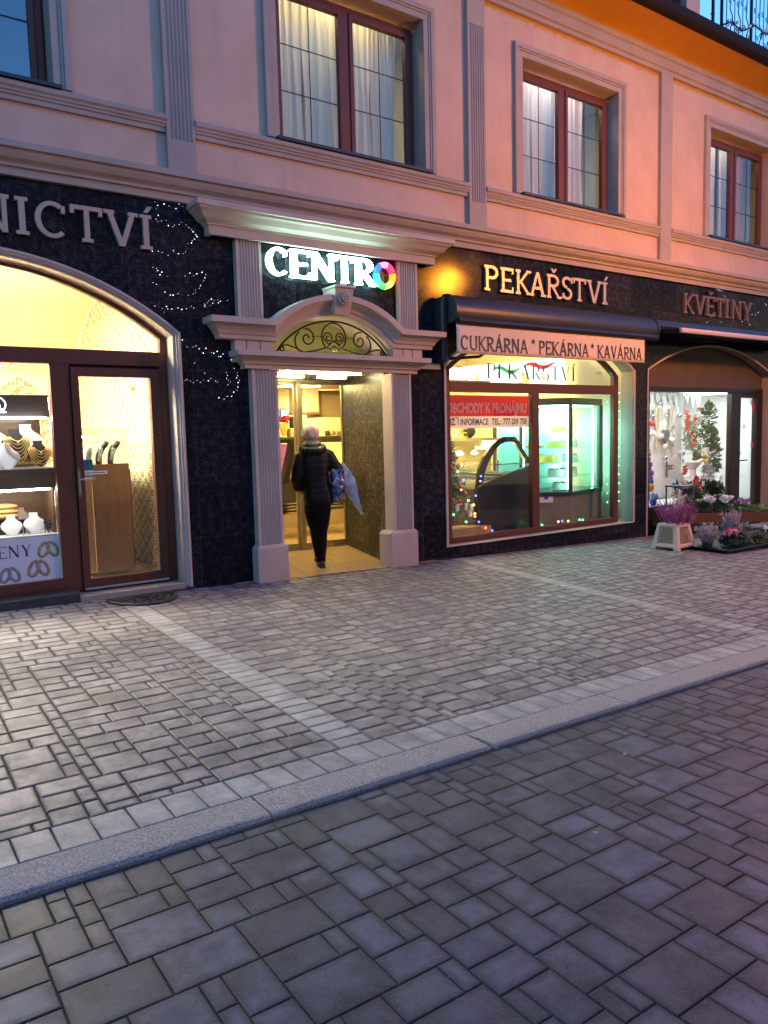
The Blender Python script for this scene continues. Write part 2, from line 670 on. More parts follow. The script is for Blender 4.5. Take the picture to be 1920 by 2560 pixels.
def glyph(ch, V, H, Sf, T, w=1.0):
    """letter as polygons on cap height 1; V/H thick and thin stroke, Sf serif overhang, T serif thickness"""
    P = []
    acc = {'Á': 'A', 'Í': 'I', 'Ř': 'R', 'Ě': 'E', 'Š': 'S', 'Ž': 'Z'}
    base = acc.get(ch, ch)

    def rect(x0, z0, x1, z1):
        P.append([(x0, z0), (x1, z0), (x1, z1), (x0, z1)])

    def stem(x, t=V, z0=0., z1=1., top=1, bot=1, sl=1, sr=1):
        rect(x - t / 2, z0, x + t / 2, z1)
        if top:
            rect(x - t / 2 - Sf * sl, z1 - T, x + t / 2 + Sf * sr, z1)
        if bot:
            rect(x - t / 2 - Sf * sl, z0, x + t / 2 + Sf * sr, z0 + T)

    def diag(x0, z0, x1, z1, t):
        P.append([(x0 - t / 2, z0), (x0 + t / 2, z0), (x1 + t / 2, z1), (x1 - t / 2, z1)])

    def serif(x, z, t, up):
        rect(x - t / 2 - Sf, z - T if up else z, x + t / 2 + Sf, z if up else z + T)
    a = V / 2 + Sf
    if base == 'I':
        W = 2 * a
        stem(a)
    elif base == 'N':
        W = .78 * w + Sf
        stem(a * .9, H * 1.1, sr=.3)
        stem(W - a * .9, H * 1.1, bot=0)
        diag(a * .9, 1, W - a * .9, 0, V * 1.1)
    elif base == 'C':
        W = .80 * w
        P.extend(arcs(W * .53, .5, W * .5 - V / 2, .5 - H / 2, 52, 312, V, H, 22))
        rect(W * .53 + W * .26, .70, W * .53 + W * .26 + H * .8, .90)
    elif base == 'T':
        W = .72 * w + Sf
        stem(W / 2, top=0)
        rect(0, 1 - H, W, 1)
        rect(0, 1 - H - .12, H * .8, 1 - H)
        rect(W - H * .8, 1 - H - .12, W, 1 - H)
    elif base == 'V':
        W = .82 * w
        diag(a * .8, 1, W / 2, 0, V * 1.05)
        diag(W - a * .8, 1, W / 2, 0, H * 1.15)
        serif(a * .8, 1, V, 1)
        serif(W - a * .8, 1, H, 1)
    elif base == 'A':
        W = .86 * w
        diag(W / 2, 1, a * .7, 0, H * 1.15)
        diag(W / 2, 1, W - a * .8, 0, V * 1.1)
        serif(a * .7, 0, H, 0)
        serif(W - a * .8, 0, V, 0)
        rect(W * .25, .28, W * .74, .28 + H)
    elif base == 'E':
        W = .66 * w
        stem(a, sr=0)
        rect(a, 1 - H, W, 1)
        rect(a, 0, W, H)
        rect(a, .5 - H / 2, W * .82, .5 + H / 2)
        rect(W - H * .8, H, W, H + .13)
        rect(W - H * .8, 1 - H - .11, W, 1 - H)
    elif base == 'F':
        W = .6 * w
        stem(a)
        rect(a, 1 - H, W, 1)
        rect(a, .5 - H / 2, W * .82, .5 + H / 2)
    elif base == 'K':
        W = .80 * w
        stem(a)
        diag(a + V * .3, .42, W - a * .75, 1, H * 1.25)
        diag(a + V * .9, .55, W - a * .6, 0, V * 1.1)
        serif(W - a * .7, 1, H, 1)
        serif(W - a * .6, 0, V, 0)
    elif base in 'PR':
        W = .68 * w
        stem(a, sr=1 if base == 'P' else .6)
        rx = W - a - V / 2 - .22 * w
        xm = a + .22 * w
        ry = .27 - H / 2
        zc = 1 - .27
        rect(a, 1 - H, xm, 1)
        rect(a, zc - ry - H / 2, xm, zc - ry + H / 2)
        P.extend(arcs(xm, zc, rx, ry, -90, 90, V, H, 12))
        if base == 'R':
            W = .76 * w
            diag(xm - .02, .46, W - a * .5, 0, V * 1.05)
            serif(W - a * .45, 0, V, 0)
    elif base == 'S':
        W = .58 * w
        t = (V + H) / 2
        P.extend(arcs(W / 2, .74, W / 2 - V / 2, .26 - H / 2, 30, 270, V, H, 14))
        P.extend(arcs(W / 2, .26, W / 2 - V / 2, .26 - H / 2 + .0, -150, 90, V, H, 14))
        rect(W * .86, .72, W * .86 + H * .8, .97)
        rect(W * .02, .05, W * .02 + H * .8, .28)
    elif base == 'U':
        W = .80 * w
        stem(a, bot=0, z0=.34)
        stem(W - a * .9, H * 1.1, bot=0, z0=.34)
        P.extend(arcs((a + W - a * .9) / 2, .34, (W - a * 1.9) / 2, .34 - H / 2, 180, 360, (V + H) / 2, H, 14))
    elif base == 'Y':
        W = .80 * w
        diag(a * .8, 1, W / 2, .42, V * 1.05)
        diag(W - a * .8, 1, W / 2, .42, H * 1.2)
        rect(W / 2 - V / 2, 0, W / 2 + V / 2, .45)
        serif(W / 2, 0, V, 0)
        serif(a * .8, 1, V, 1)
        serif(W - a * .8, 1, H, 1)
    else:
        W = .35
    c = W / 2
    if ch in 'ÁÍ':
        P.append([(c - .05, 1.06), (c + .05, 1.06), (c + .17, 1.25), (c + .06, 1.25)])
    if ch in 'ŘĚŠŽ':
        P.append([(c - .16, 1.24), (c - .06, 1.24), (c + .045, 1.07), (c - .045, 1.07)])
        P.append([(c + .06, 1.24), (c + .16, 1.24), (c + .045, 1.07), (c - .045, 1.07)])
    return P, W


def put_glyph(mb, ch, style, x, z, h, y, depth, sx=1.0):
    P, W = glyph(ch, *style)
    for i, pl in enumerate(P):
        e = i * .00025
        mb.py([(x + p * h * sx, z + q * h) for p, q in pl], y - e, y + depth - e)
    return W * h * sx


def put_word(mb, word, style, x0, x1, z, h, y, depth, gap=.10, starset=None):
    ws = [.35 if c == ' ' else glyph(c, *style)[1] if c != '*' else .4 for c in word]
    tot = sum(ws) + gap * (len(word) - 1)
    sx = (x1 - x0) / (tot * h)
    x = x0
    for c, w_ in zip(word, ws):
        if c == '*':
            r0 = .17 * h
            st = [(x + .2 * h * sx + (r0 if i % 2 == 0 else r0 * .42) * math.sin(PI * i / 5), z + h * .5 + (r0 if i % 2 == 0 else r0 * .42) * math.cos(PI * i / 5)) for i in range(10)]
            mb.py(st, y, y + depth)
        elif c != ' ':
            put_glyph(mb, c, style, x, z, h, y, depth, sx)
        x += (w_ + gap) * h * sx


def put_text(mb, s, x0, x1, z, h, y, depth=.001, bold=0.0, fn=None):
    """built-in sans lettering fitted in x0..x1 with cap height h, on plane y"""
    cu = bpy.data.curves.new('t', 'FONT')
    cu.body = s
    cu.offset = bold
    cu.resolution_u = 3
    ob = bpy.data.objects.new('t', cu)
    COL.objects.link(ob)
    dg = bpy.context.evaluated_depsgraph_get()
    me = bpy.data.meshes.new_from_object(ob.evaluated_get(dg))
    xs = [v.co.x for v in me.vertices]
    x_a, x_b = min(xs), max(xs)
    caph = .70
    sx = (x1 - x0) / (x_b - x_a)
    vs = []
    for v in me.vertices:
        X, Z = x0 + (v.co.x - x_a) * sx, z + v.co.y / caph * h
        vs.append(fn(X, Z) if fn else (X, y, Z))
    mb.add(vs, [tuple(p.vertices) for p in me.polygons])
    bpy.data.objects.remove(ob)
    bpy.data.curves.remove(cu)
    bpy.data.meshes.remove(me)


SLAB = (.13, .115, .07, .10)

# ================================================================== ground, pavement, kerb, road
random.seed(7)
mb = MB()
mb.quad((-150, -150, g(-150) - .075), (150, -150, g(150) - .075), (150, .6, g(150) - .075), (-150, .6, g(-150) - .075))
mb.build('ground', SAND, kind='structure', fix=False)
mb = MB()
mb.quad((-4.2, -5.0, g(-4.2) - .010), (18.2, -5.0, g(18.2) - .010), (18.2, .015, g(18.2) - .010), (-4.2, .015, g(-4.2) - .010))
mb.build('pavement_bed', SAND, kind='structure', fix=False)
mb = MB()
mb.quad((-2.6, -9.5, g(-2.6) - .0225), (12.6, -9.5, g(12.6) - .0225), (12.6, -5.05, g(12.6) - .0225), (-2.6, -5.05, g(-2.6) - .0225))
mb.build('road_bed', SAND, kind='structure', fix=False)


def tile_rect(W, H, u, kinds, rnd):
    nx, ny = max(1, round(W / u)), max(1, round(H / u))
    occ = [[False] * nx for _ in range(ny)]
    out = []
    for j in range(ny):
        for i in range(nx):
            if occ[j][i]:
                continue
            ks = kinds[:]
            rnd.shuffle(ks)
            ks.sort(key=lambda k: -rnd.random() * k[2])
            for (a, b, w_) in ks + [(1, 1, 1)]:
                if i + a > nx or j + b > ny:
                    continue
                if any(occ[j + q][i + p] for q in range(b) for p in range(a)):
                    continue
                for q in range(b):
                    for p in range(a):
                        occ[j + q][i + p] = True
                out.append((i / nx, j / ny, (i + a) / nx, (j + b) / ny))
                break
    return out


def add_pavers(mb, tone, rects, fmap, zoff, gap, ch, rnd, rim=.022, thick=.05, wear=1.0, var=.6):
    for (a, b, c, d) in rects:
        P = [fmap(a, b), fmap(c, b), fmap(c, d), fmap(a, d)]
        cx = sum(p[0] for p in P) / 4
        cy = sum(p[1] for p in P) / 4
        hx = max(abs(p[0] - cx) for p in P)
        hy = max(abs(p[1] - cy) for p in P)
        tx, ty = rnd.gauss(0, .006) * var, rnd.gauss(0, .006) * var
        dz = rnd.gauss(0, .0012) * var
        rot = rnd.gauss(0, .008) * var
        t = (rnd.random() ** 1.2, 0, rnd.random())
        jit = [(rnd.uniform(-.003, .003) * var, rnd.uniform(-.003, .003) * var) for _ in range(4)]

        def ring(ins, z):
            o = []
            for k, (px, py) in enumerate(P):
                vx, vy = px - cx, py - cy
                sx = max(.15, 1 - ins / max(hx, 1e-4))
                sy = max(.15, 1 - ins / max(hy, 1e-4))
                x = cx + vx * sx + jit[k][0] - vy * rot
                y = cy + vy * sy + jit[k][1] + vx * rot
                o.append((x, y, g(x) + zoff + dz + z + tx * vx + ty * vy))
            return o
        vs = ring(rim + gap, 0) + ring(gap + ch, -.0006) + ring(gap + ch * .35, -ch * .45) + ring(gap, -ch) + ring(gap, -thick)
        fs = [(0, 1, 2, 3)]
        for r_ in range(4):
            for k in range(4):
                kk = (k + 1) % 4
                fs.append((r_ * 4 + k, (r_ + 1) * 4 + k, (r_ + 1) * 4 + kk, r_ * 4 + kk))
        mb.add(vs, fs)
        for q in range(20):
            e = 1.0 if q < 4 else (.25 if q < 8 else 0.0)
            tone.append((t[0], e * wear + (1 - wear), t[2], 1))


YB = lambda x: -4.645      # band / pavement boundary
YK = lambda x: -4.862     # band / kerb
YF = lambda x: -5.075     # kerb front
rnd = random.Random(11)
side_k = [(3, 2, 3.0), (2, 3, .9), (3, 3, 1.6), (2, 2, 2.4), (1, 2, .8), (4, 2, 1.6), (2, 1, .5)]


def zone(xl, xr, mb, tone):
    W = xr(-2) - xl(-2)
    H = 4.4

    def fm(u_, v_):
        y = 0
        x = xl(0) + (xr(0) - xl(0)) * u_
        for _ in range(2):
            y = .02 * (1 - v_) + YB(x) * v_
            x = xl(y) + (xr(y) - xl(y)) * u_
        return (x, y)
    add_pavers(mb, tone, tile_rect(W, H, .072, side_k, rnd), fm, 0, .0034, .0075, rnd)


B1L, B1R = (lambda y: 2.072 + .034 * y), (lambda y: 2.272 + .034 * y)
bcv = lambda y: 6.67 + .165 * y
B2L, B2R = (lambda y: bcv(y) - .105), (lambda y: bcv(y) + .105)
mb, tone = MB(), []
zone(lambda y: -4.0, B1L, mb, tone)
zone(B1R, B2L, mb, tone)
zone(B2R, lambda y: 18.0, mb, tone)
mb.build('pavement', SIDEPAV, kind='structure', tone=tone, fix=False)
mb, tone = MB(), []
for L_, R_, n in ((B1L, B1R, 40), (B2L, B2R, 44)):
    def fm(u_, v_):
        x = L_(-2)
        for _ in range(3):
            y = .02 * (1 - v_) + YB(x) * v_
            x = L_(y) + (R_(y) - L_(y)) * u_
        return (x, y)
    add_pavers(mb, tone, [(0, i / n, 1, (i + 1) / n) for i in range(n)], fm, .001, .003, .005, rnd, wear=.5)
n = 150
add_pavers(mb, tone, [(i / n, 0, (i + 1) / n, 1) for i in range(n)], lambda u_, v_: (-4 + 22 * u_, YK(-4 + 22 * u_) + (YB(-4 + 22 * u_) - YK(-4 + 22 * u_)) * v_), .001, .003, .005, rnd, wear=.5)
mb.build('pavement_band', BANDPAV, kind='structure', tone=tone, fix=False)
# granite kerb stones
mb = MB()
xs = [-3.4, -2.24, -1.08, .10, 1.316, 2.54, 3.637, 4.85, 6.03, 7.2, 8.4, 9.56, 10.7, 11.9, 13.1, 14.2, 15.4, 16.6, 17.8]
for a, b in zip(xs, xs[1:]):
    dz = rnd.uniform(-.004, .004)
    n = 10
    sk = rnd.uniform(.0, .035)

    def ring(i):
        u_ = i / n
        x0 = a + .004 + (b - a - .008) * u_
        yf, yk = YF(x0), YK(x0) - .004
        w1 = noise.noise(Vector((x0 * 3.1, 1.7, 0))) * .006
        e = .0
        if i == 0 or i == n:
            e = .006
        z = g(x0) + .006 + dz * .5
        xo = sk * (1 if i == 0 else 0)
        return [(x0 + xo, yf + w1, z - .12), (x0 + xo, yf + w1, z - .017), (x0 + xo, yf + w1 + .012, z - .003 - e), (x0 + xo, yf + .03 + w1, z - e), (x0, yk - .012, z - e), (x0, yk, z - .008), (x0, yk, z - .1)]
    vs = [p for i in range(n + 1) for p in ring(i)]
    fs = [(i * 7 + k, i * 7 + k + 1, (i + 1) * 7 + k + 1, (i + 1) * 7 + k) for i in range(n) for k in range(6)]
    fs += [tuple(range(7)), tuple(n * 7 + k for k in range(7))[::-1]]
    mb.add(vs, fs)
mb.build('kerb', KERB, kind='structure')
# road of large rectangular setts
road_k = [(4, 3, 2.2), (2, 3, 1.9), (3, 2, 2.2), (1, 2, .8), (3, 4, 1.3), (2, 2, 1.6), (4, 2, .5), (2, 1, .5), (3, 3, 1.0)]
mb, tone = MB(), []
RW, RH = 15.0, 4.4


def fm(u_, v_):
    x = -2.5 + RW * u_
    y = YF(x) - .012 - RH * (1 - v_)
    return (x, y)


add_pavers(mb, tone, tile_rect(RW, RH, .0668, road_k, random.Random(23)), fm, -.017, .0018, .0042, rnd, rim=.03, var=.3)
mb.build('road', ROADPAV, kind='structure', tone=tone, fix=False)

# ================================================================== the building
B = thing('town_building', (0, 0, 0), 'pink two-storey town building with beige mouldings over dark granite shopfronts', 'building')
XA, XB = -3.5, 18.0


def face_with_holes(mb, outer, holes, y):
    bm = bmesh.new()
    es = []
    for lp in [outer] + holes:
        vs = [bm.verts.new((p[0], y, p[1])) for p in lp]
        for i in range(len(vs)):
            es.append(bm.edges.new((vs[i], vs[(i + 1) % len(vs)])))
    bmesh.ops.triangle_fill(bm, use_beauty=True, use_dissolve=False, edges=es)
    bm.verts.index_update()
    mb.add([tuple(v.co) for v in bm.verts], [tuple(v.index for v in f.verts) for f in bm.faces])
    bm.free()


def reveal(mb, lp, y0, y1, closed=True):
    n = len(lp)
    for i in range(n if closed else n - 1):
        a, b = lp[i], lp[(i + 1) % n]
        mb.quad((a[0], y0, a[1]), (b[0], y0, b[1]), (b[0], y1, b[1]), (a[0], y1, a[1]))


def rectl(x0, x1, z0, z1):
    return [(x0, z0), (x1, z0), (x1, z1), (x0, z1)]


WC = [.81, 5.21, 8.99, 13.5]       # first-floor window centres
WO = 1.025
ZB, ZT = 4.94, 6.74
mb = MB()
face_with_holes(mb, rectl(XA, XB, 4.30, 7.30), [rectl(c - WO, c + WO, ZB, ZT) for c in WC], 0)
mb.build('upper_wall', PLASTER, B, fix=False)
for i, c in enumerate(WC):
    # opening lining
    mb = MB()
    reveal(mb, rectl(c - WO, c + WO, ZB, ZT), -.002, .26)
    mb.build('window_reveal', TRIM, B, fix=False)
    # moulded surround in two fasciae
    mb = MB()
    for (o0, o1, yy) in ((0.0, .075, -.03), (.075, .10, -.042), (.10, .165, -.055)):
        mb.box(c - WO - o1, c - WO - o0, yy, .0, ZB - .02, ZT + o0)
        mb.box(c + WO + o0, c + WO + o1, yy, .0, ZB - .02, ZT + o0)
        mb.box(c - WO - o1, c + WO + o1, yy, .0, ZT + o0, ZT + o1)
    mb.build('window_surround', TRIM, B, bevel=.006)
    mb = MB()
    mb.box(c - WO - .06, c + WO + .06, -.10, .2, ZB - .022, ZB - .004)
    mb.box(c - WO - .06, c + WO + .06, -.104, -.098, ZB - .04, ZB - .004)
    mb.build('window_sill', DARKM, B, bevel=.003)
    # wooden casement window
    x0, x1 = c - WO + .02, c + WO - .02
    z0, z1 = ZB + .01, ZT - .045
    mb = MB()
    fw = .065
    mb.box(x0, x0 + fw, .18, .25, z0, z1)
    mb.box(x1 - fw, x1, .18, .25, z0, z1)
    mb.box(x0 + fw, x1 - fw, .18, .25, z1 - fw, z1)
    mb.box(x0 + fw, x1 - fw, .18, .25, z0, z0 + fw * .6)
    mb.box(c - .045, c + .045, .178, .25, z0 + fw * .6, z1 - fw)
    W = mb.build('window', FRAME, B, bevel=.006)
    for (a, b) in ((x0 + fw, c - .045), (c + .045, x1 - fw)):
        mb = MB()
        a, b = a + .004, b - .004
        za, zb = z0 + .043, z1 - fw - .004
        sw = .055
        mb.box(a, a + sw, .162, .235, za, zb)
        mb.box(b - sw, b, .162, .235, za, zb)
        mb.box(a + sw, b - sw, .162, .235, zb - sw, zb)
        mb.box(a + sw, b - sw, .162, .235, za, za + sw)
        mb.build('sash', FRAME, W, bevel=.006)
        mb = MB()
        mb.box(a + sw, b - sw, .196, .204, za + sw, zb - sw)
        mb.build('pane', GLASSR if i == 0 else GLASSU, W)
        mb = MB()
        xm = (a + b) / 2
        mb.box(xm - .006, xm + .006, .19, .195, za + sw, zb - sw)
        for k in (1, 2):
            zz = za + sw + (zb - za - 2 * sw) * k / 3
            mb.box(a + sw, b - sw, .189, .194, zz - .006, zz + .006)
        mb.build('glazing_bars', DARKBR, W)
# string courses between the pilasters
PIL = [3.035, 7.085, 11.19]
PW = .15
prof = [(0, 4.735), (-.035, 4.735), (-.035, 4.775), (-.05, 4.785), (-.05, 4.80), (-.065, 4.815), (-.065, 4.83), (-.085, 4.85), (-.085, 4.885), (-.06, 4.905), (0, 4.905)]
for a, b in ((XA, PIL[0] - PW), (PIL[0] + PW, PIL[1] - PW), (PIL[1] + PW, PIL[2] - PW), (PIL[2] + PW, XB)):
    mb = MB()
    mb.px(prof, a + .001, b - .001)
    mb.build('string_course', TRIM, B)


def flutes(n, w, depth, y, r=.42):
    """front outline (x from 0..w) of a fluted face"""
    pts = [(0, y)]
    m_ = .10 * w
    st = (w - 2 * m_) / n
    for i in range(n):
        c = m_ + st * (i + .5)
        for k in range(7):
            t = PI * k / 6
            pts.append((c - st * r * math.cos(t), y + depth * math.sin(t)))
    pts.append((w, y))
    return pts


def pilaster(x0, x1, y, z0, z1, zf0, zf1, name, mat, n=6, depth=.014, yb=0.0, parent=None):
    mb = MB()
    mb.box(x0, x1, y, yb, z0, zf0)
    w = x1 - x0
    pts = [(x0 + p, q) for p, q in flutes(n, w, depth, y)] + [(x1, yb), (x0, yb)]
    mb.pz(pts, zf0, zf1)
    if zf1 < z1 - .01:
        mb.box(x0, x1, y, yb, zf1, z1)
    return mb.build(name, mat, parent or B)


for i, c in enumerate(PIL):
    if i < 2:
        pilaster(c - PW, c + PW, -.06, 4.335, 7.275, 4.675, 6.9, 'wall_pilaster', TRIM, 6)
    else:
        mb = MB()
        mb.box(c - PW, c + PW, -.06, 0, 4.335, 7.275)
        mb.build('wall_pilaster', TRIM, B, bevel=.004)
# main cornice over the shops
mb = MB()
mb.px([(0, 4.065), (-.055, 4.065), (-.055, 4.135), (-.085, 4.14), (-.085, 4.165), (-.10, 4.18), (-.13, 4.20), (-.15, 4.235), (-.155, 4.265), (-.19, 4.275), (-.19, 4.33), (-.17, 4.334), (0, 4.36)], XA, XB)
mb.build('cornice', TRIM, B)
mb = MB()
mb.px([(0, 7.275), (-.05, 7.275), (-.05, 7.33), (-.08, 7.345), (-.08, 7.47), (-.105, 7.485), (-.105, 7.53), (-.12, 7.545), (0, 7.545)], XA, XB)
mb.build('upper_moulding', TRIM, B)
# coved ochre eaves and dark gutter edge
cv = [(-.02 - .47 * (1 - math.cos(t)), 7.54 + .20 * math.sin(t) + .02 * t) for t in [PI / 2 * k / 10 for k in range(11)]]
mb = MB()
mb.px(cv + [(-.49, 7.86), (0, 7.86)], XA, XB)
mb.build('coved_eaves', OCHRE, B)
mb = MB()
gp = [(-.50, 7.745), (-.54, 7.735), (-.60, 7.745), (-.635, 7.78), (-.645, 7.83), (-.645, 7.90), (-.63, 7.915), (-.50, 7.915)]
mb.px(gp, XA, XB)
mb.build('gutter', M('dark_gutter_metal', (.012, .007, .007), .75, spec=.2), B)
# upper storey left of the roof terrace
mb = MB()
mb.box(XA, 10.2, -.40, 4.0, 7.87, 9.6)
mb.build('upper_storey', M('dark_slate', (.022, .02, .022), .6, bmp=.3, bscale=20), B)
mb = MB()
mb.box(10.2, 11.02, -.36, 4.0, 7.87, 9.6)
mb.build('dormer_window', mat_glass('dark_glass', (.05, .06, .08), .2), B)
mb = MB()
mb.box(10.95, 11.08, -.44, -.30, 7.88, 9.6)
mb.build('dormer_frame', DARKBR, B)
mb = MB()
mb.box(11.08, 11.43, -.46, 4.0, 7.87, 9.6)
mb.build('dormer_jamb', TRIM, B, bevel=.01)
mb = MB()
mb.box(11.43, XB, -.48, 4.0, 7.80, 7.88)
mb.build('terrace_floor', STEPST, B)

# ---- granite ground floor with its openings
ARC_L = circ(.98, 2.75, 1.95, .69)                  # goldsmith arch (outer line)
ARC_B = circ(8.48, 2.575, 2.0, .70)
ARC_F = circ(12.75, 2.615, 1.955, .47)
openL = [(-.97 - .0, -.4), (2.93, -.4)] + ARC_L[::-1]
openB = [(6.48, .125), (10.48, .125)] + ARC_B[::-1]
openF = [(10.795, -.5), (14.705, -.5)] + ARC_F[::-1]
openP = rectl(3.95, 5.66, -.4, 3.06)
mb = MB()
face_with_holes(mb, rectl(XA, XB, -.9, 4.07), [openL, openB, openF, openP], 0)
mb.build('granite_cladding', GRANITE, B, fix=False)
mb = MB()
mb.box(XA, XB, .30, 4.6, 4.10, 4.20)
mb.build('storey_slab', CREAM, B)

# goldsmith arch: moulded surround
mb = MB()
pathL = [(-.97, .02)] + ARC_L + [(2.93, .08)]
mb.sweep(pathL, [(0, .0), (0, -.03), (-.012, -.042), (-.03, -.042), (-.036, -.03), (-.05, -.03), (-.058, -.012), (-.078, -.012), (-.078, .0)], 'xz')
mb.build('arch_surround', PORTAL, B, smooth=True, angle=25)
inner = [(x, z) for x, z in circ(.98, 2.715, 1.872, .655)]
mb = MB()
lp = [(-.892, 0)] + inner + [(2.852, .05)]
reveal(mb, lp, -.01, .30, closed=False)
mb.build('arch_reveal', PORTAL, B, fix=False)


def arch_frame(mb, cx, half, zs, rise, w, z0, y0, y1):
    """outer frame following the arch: jambs and arched head"""
    a = circ(cx, zs, half, rise)
    b = circ(cx, zs, half - w, rise - w * .55)
    out = [(cx - half, z0)] + a + [(cx + half, z0)]
    inn = [(cx - half + w, z0)] + b + [(cx + half - w, z0)]
    n = len(out)
    for i in range(n - 1):
        q = [out[i], out[i + 1], inn[i + 1], inn[i]]
        mb.py(q, y0, y1)
    return b


# shop window + door of the goldsmith
mb = MB()
arch_frame(mb, .98, 1.865, 2.71, .65, .065, .15, .19, .27)
mb.box(-.82, 2.78, .185, .275, 2.415, 2.565)         # transom
mb.box(1.675, 1.855, .185, .275, .14, 2.415)         # mullion
mb.box(-.82, 1.675, .185, .275, .19, .295)
mb.box(2.755, 2.78, .186, .274, .15, 2.415)
mb.box(1.83, 1.90, .254, .274, .135, 2.42)
mb.box(1.9, 2.74, .2535, .2735, 2.36, 2.42)
mb.box(2.72, 2.82, .2545, .2745, .135, 2.42)
mb.box(1.83, 2.82, .2532, .2732, .10, .18)
mb.box(-.95, 1.83, .191, .26, .15, .192)
SW = mb.build('shop_window', FRAMEB, B, bevel=.005)
mb = MB()
fan = circ(.98, 2.71, 1.80, .615)
mb.py([(-.82, 2.565), (2.78, 2.565)] + fan[::-1], .226, .234)
mb.build('fanlight_pane', GLASS, SW)
mb = MB()
mb.box(-.82, 1.675, .236, .244, .295, 2.415)
mb.build('display_pane', GLASS, SW)
mb = MB()
for a, b, c, d in ((1.862, 1.937, .14, 2.385), (2.65, 2.75, .14, 2.385)):
    mb.box(a, b, .165, .25, c, d)
mb.box(1.937, 2.65, .165, .25, 2.297, 2.385)
mb.box(1.937, 2.65, .165, .25, .14, .262)
SD = mb.build('shop_door', FRAMEB, B, bevel=.006)
mb = MB()
mb.box(1.937, 2.65, .20, .208, .262, 2.297)
mb.build('door_pane', GLASS, SD)
mb = MB()
mb.box(1.868, 1.893, .152, .165, 1.105, 1.375)
for zz in (1.105, 1.375):
    mb.lathe([(.0125, -.013), (.0125, 0)], (1.8805, .165, zz), 14, 'y')
mb.tube([(1.8805, .165, 1.275), (1.8805, .115, 1.275), (1.895, .108, 1.275), (2.02, .108, 1.28)], .009, 10)
mb.build('door_handle', CHROME, SD, smooth=True, angle=40)
mb = MB()
mb.box(1.872, 2.74, .150, .168, .150, .172)
mb.build('weather_bar', ALU, SD, bevel=.004)
mb = MB()
mb.box(1.775, 2.85, -.03, .29, .03, .128)
mb.build('door_step', M('beige_step_stone', (.30, .24, .19), .6, col2=(.36, .29, .23), scale=9), B, bevel=.006)
mb = MB()
mb.box(-.96, 1.772, -.035, .19, -.02, .172)
mb.build('window_plinth', STEPST, B, bevel=.006)
mb = MB()
mb.box(1.772, 2.95, -.045, -.03, -.02, .07)
mb.build('step_riser', STEPST, B)

# ---- portal
PX = 4.79
for (x0, x1) in ((3.65, 4.035), (5.475, 5.90)):
    mb = MB()
    mb.box(x0, x1, -.145, .12, -.12, .405)
    q = [(-.0, .405), (-.0, .43), (-.012, .445), (-.03, .45)]
    mb.hexa([(x0, -.145, .405), (x1, -.145, .405), (x1, .12, .405), (x0, .12, .405)], [(x0 + .03, -.115, .445), (x1 - .03, -.115, .445), (x1 - .03, .09, .445), (x0 + .03, .09, .445)])
    mb.build('portal_pedestal', PORTAL, B, bevel=.008)
pilaster(3.69, 4.0, -.10, .44, 2.40, .445, 2.399, 'portal_pilaster', PORTAL, 7, .015, .10)
pilaster(5.565, 5.87, -.10, .44, 2.40, .445, 2.399, 'portal_pilaster', PORTAL, 7, .015, .10)
pilaster(3.57, 3.868, -.08, 2.90, 3.78, 2.925, 3.77, 'portal_pilaster', PORTAL, 7, .014)
pilaster(5.715, 6.02, -.08, 2.90, 3.78, 2.925, 3.77, 'portal_pilaster', PORTAL, 7, .014)
# lower entablature
mb = MB()
pr = [(0, 2.40), (0, 2.445), (.025, 2.45), (.025, 2.462), (.05, 2.49), (.09, 2.51), (.10, 2.525), (.13, 2.53), (.13, 2.585), (-.02, 2.585), (-.02, 2.40)]
mb.sweep([(3.60, .12), (3.60, -.125), (5.955, -.125), (5.955, .12)], pr, 'xy')
mb.build('portal_architrave', PORTAL, B)
for x0, x1, cuts in ((3.50, 3.97, (.135, .30)), (5.60, 6.06, (.15, .30))):
    mb = MB()
    a = x0
    for c in list(cuts) + [x1 - x0]:
        mb.box(a, x0 + c - .006, -.105, .05, 2.585, 2.712)
        a = x0 + c + .006
    mb.box(x0 + .004, x1 - .004, -.09, .05, 2.585, 2.711)
    mb.build('portal_frieze', PORTAL, B)
# curved upper entablature
pr = [(0, -.10), (0, -.13), (.045, -.135), (.05, -.15), (.085, -.165), (.125, -.20), (.14, -.215), (.15, -.235), (.15, -.26), (.215, -.262), (.215, -.0), (0, -.0)]
pr = [(o, h) for o, h in pr]
arcp = circ(PX, 2.708, .79, .335, 20)
path = [(3.395, 2.708), (3.96, 2.708)] + arcp[1:-1] + [(5.58, 2.708), (6.085, 2.708)]
path = [(3.32, 2.708)] + arcp + [(6.20, 2.708)]
mb = MB()
mb.sweep(path, [(o, h) for o, h in pr], 'xz', ret=-.13)
mb.build('portal_pediment', PORTAL, B)
mb = MB()
mb.hexa([(4.69, -.235, 3.035), (4.895, -.235, 3.035), (4.895, .0, 3.035), (4.69, .0, 3.035)], [(4.665, -.31, 3.325), (4.92, -.31, 3.325), (4.92, .0, 3.325), (4.665, .0, 3.325)])
mb.box(4.655, 4.93, -.325, 0, 3.325, 3.35)
K = mb.build('keystone', PORTAL, B, bevel=.006)
mb = MB()
for r_ in (.072, .046, .02):
    mb.tube([(4.795 + r_ * math.cos(t), -.295 - (.02 if r_ < .05 else .0) - .004 * 1, 3.215 + r_ * math.sin(t)) for t in [2 * PI * k / 18 for k in range(18)]], .012, 8, closed=True)
mb.build('rosette', PORTAL, K, smooth=True)
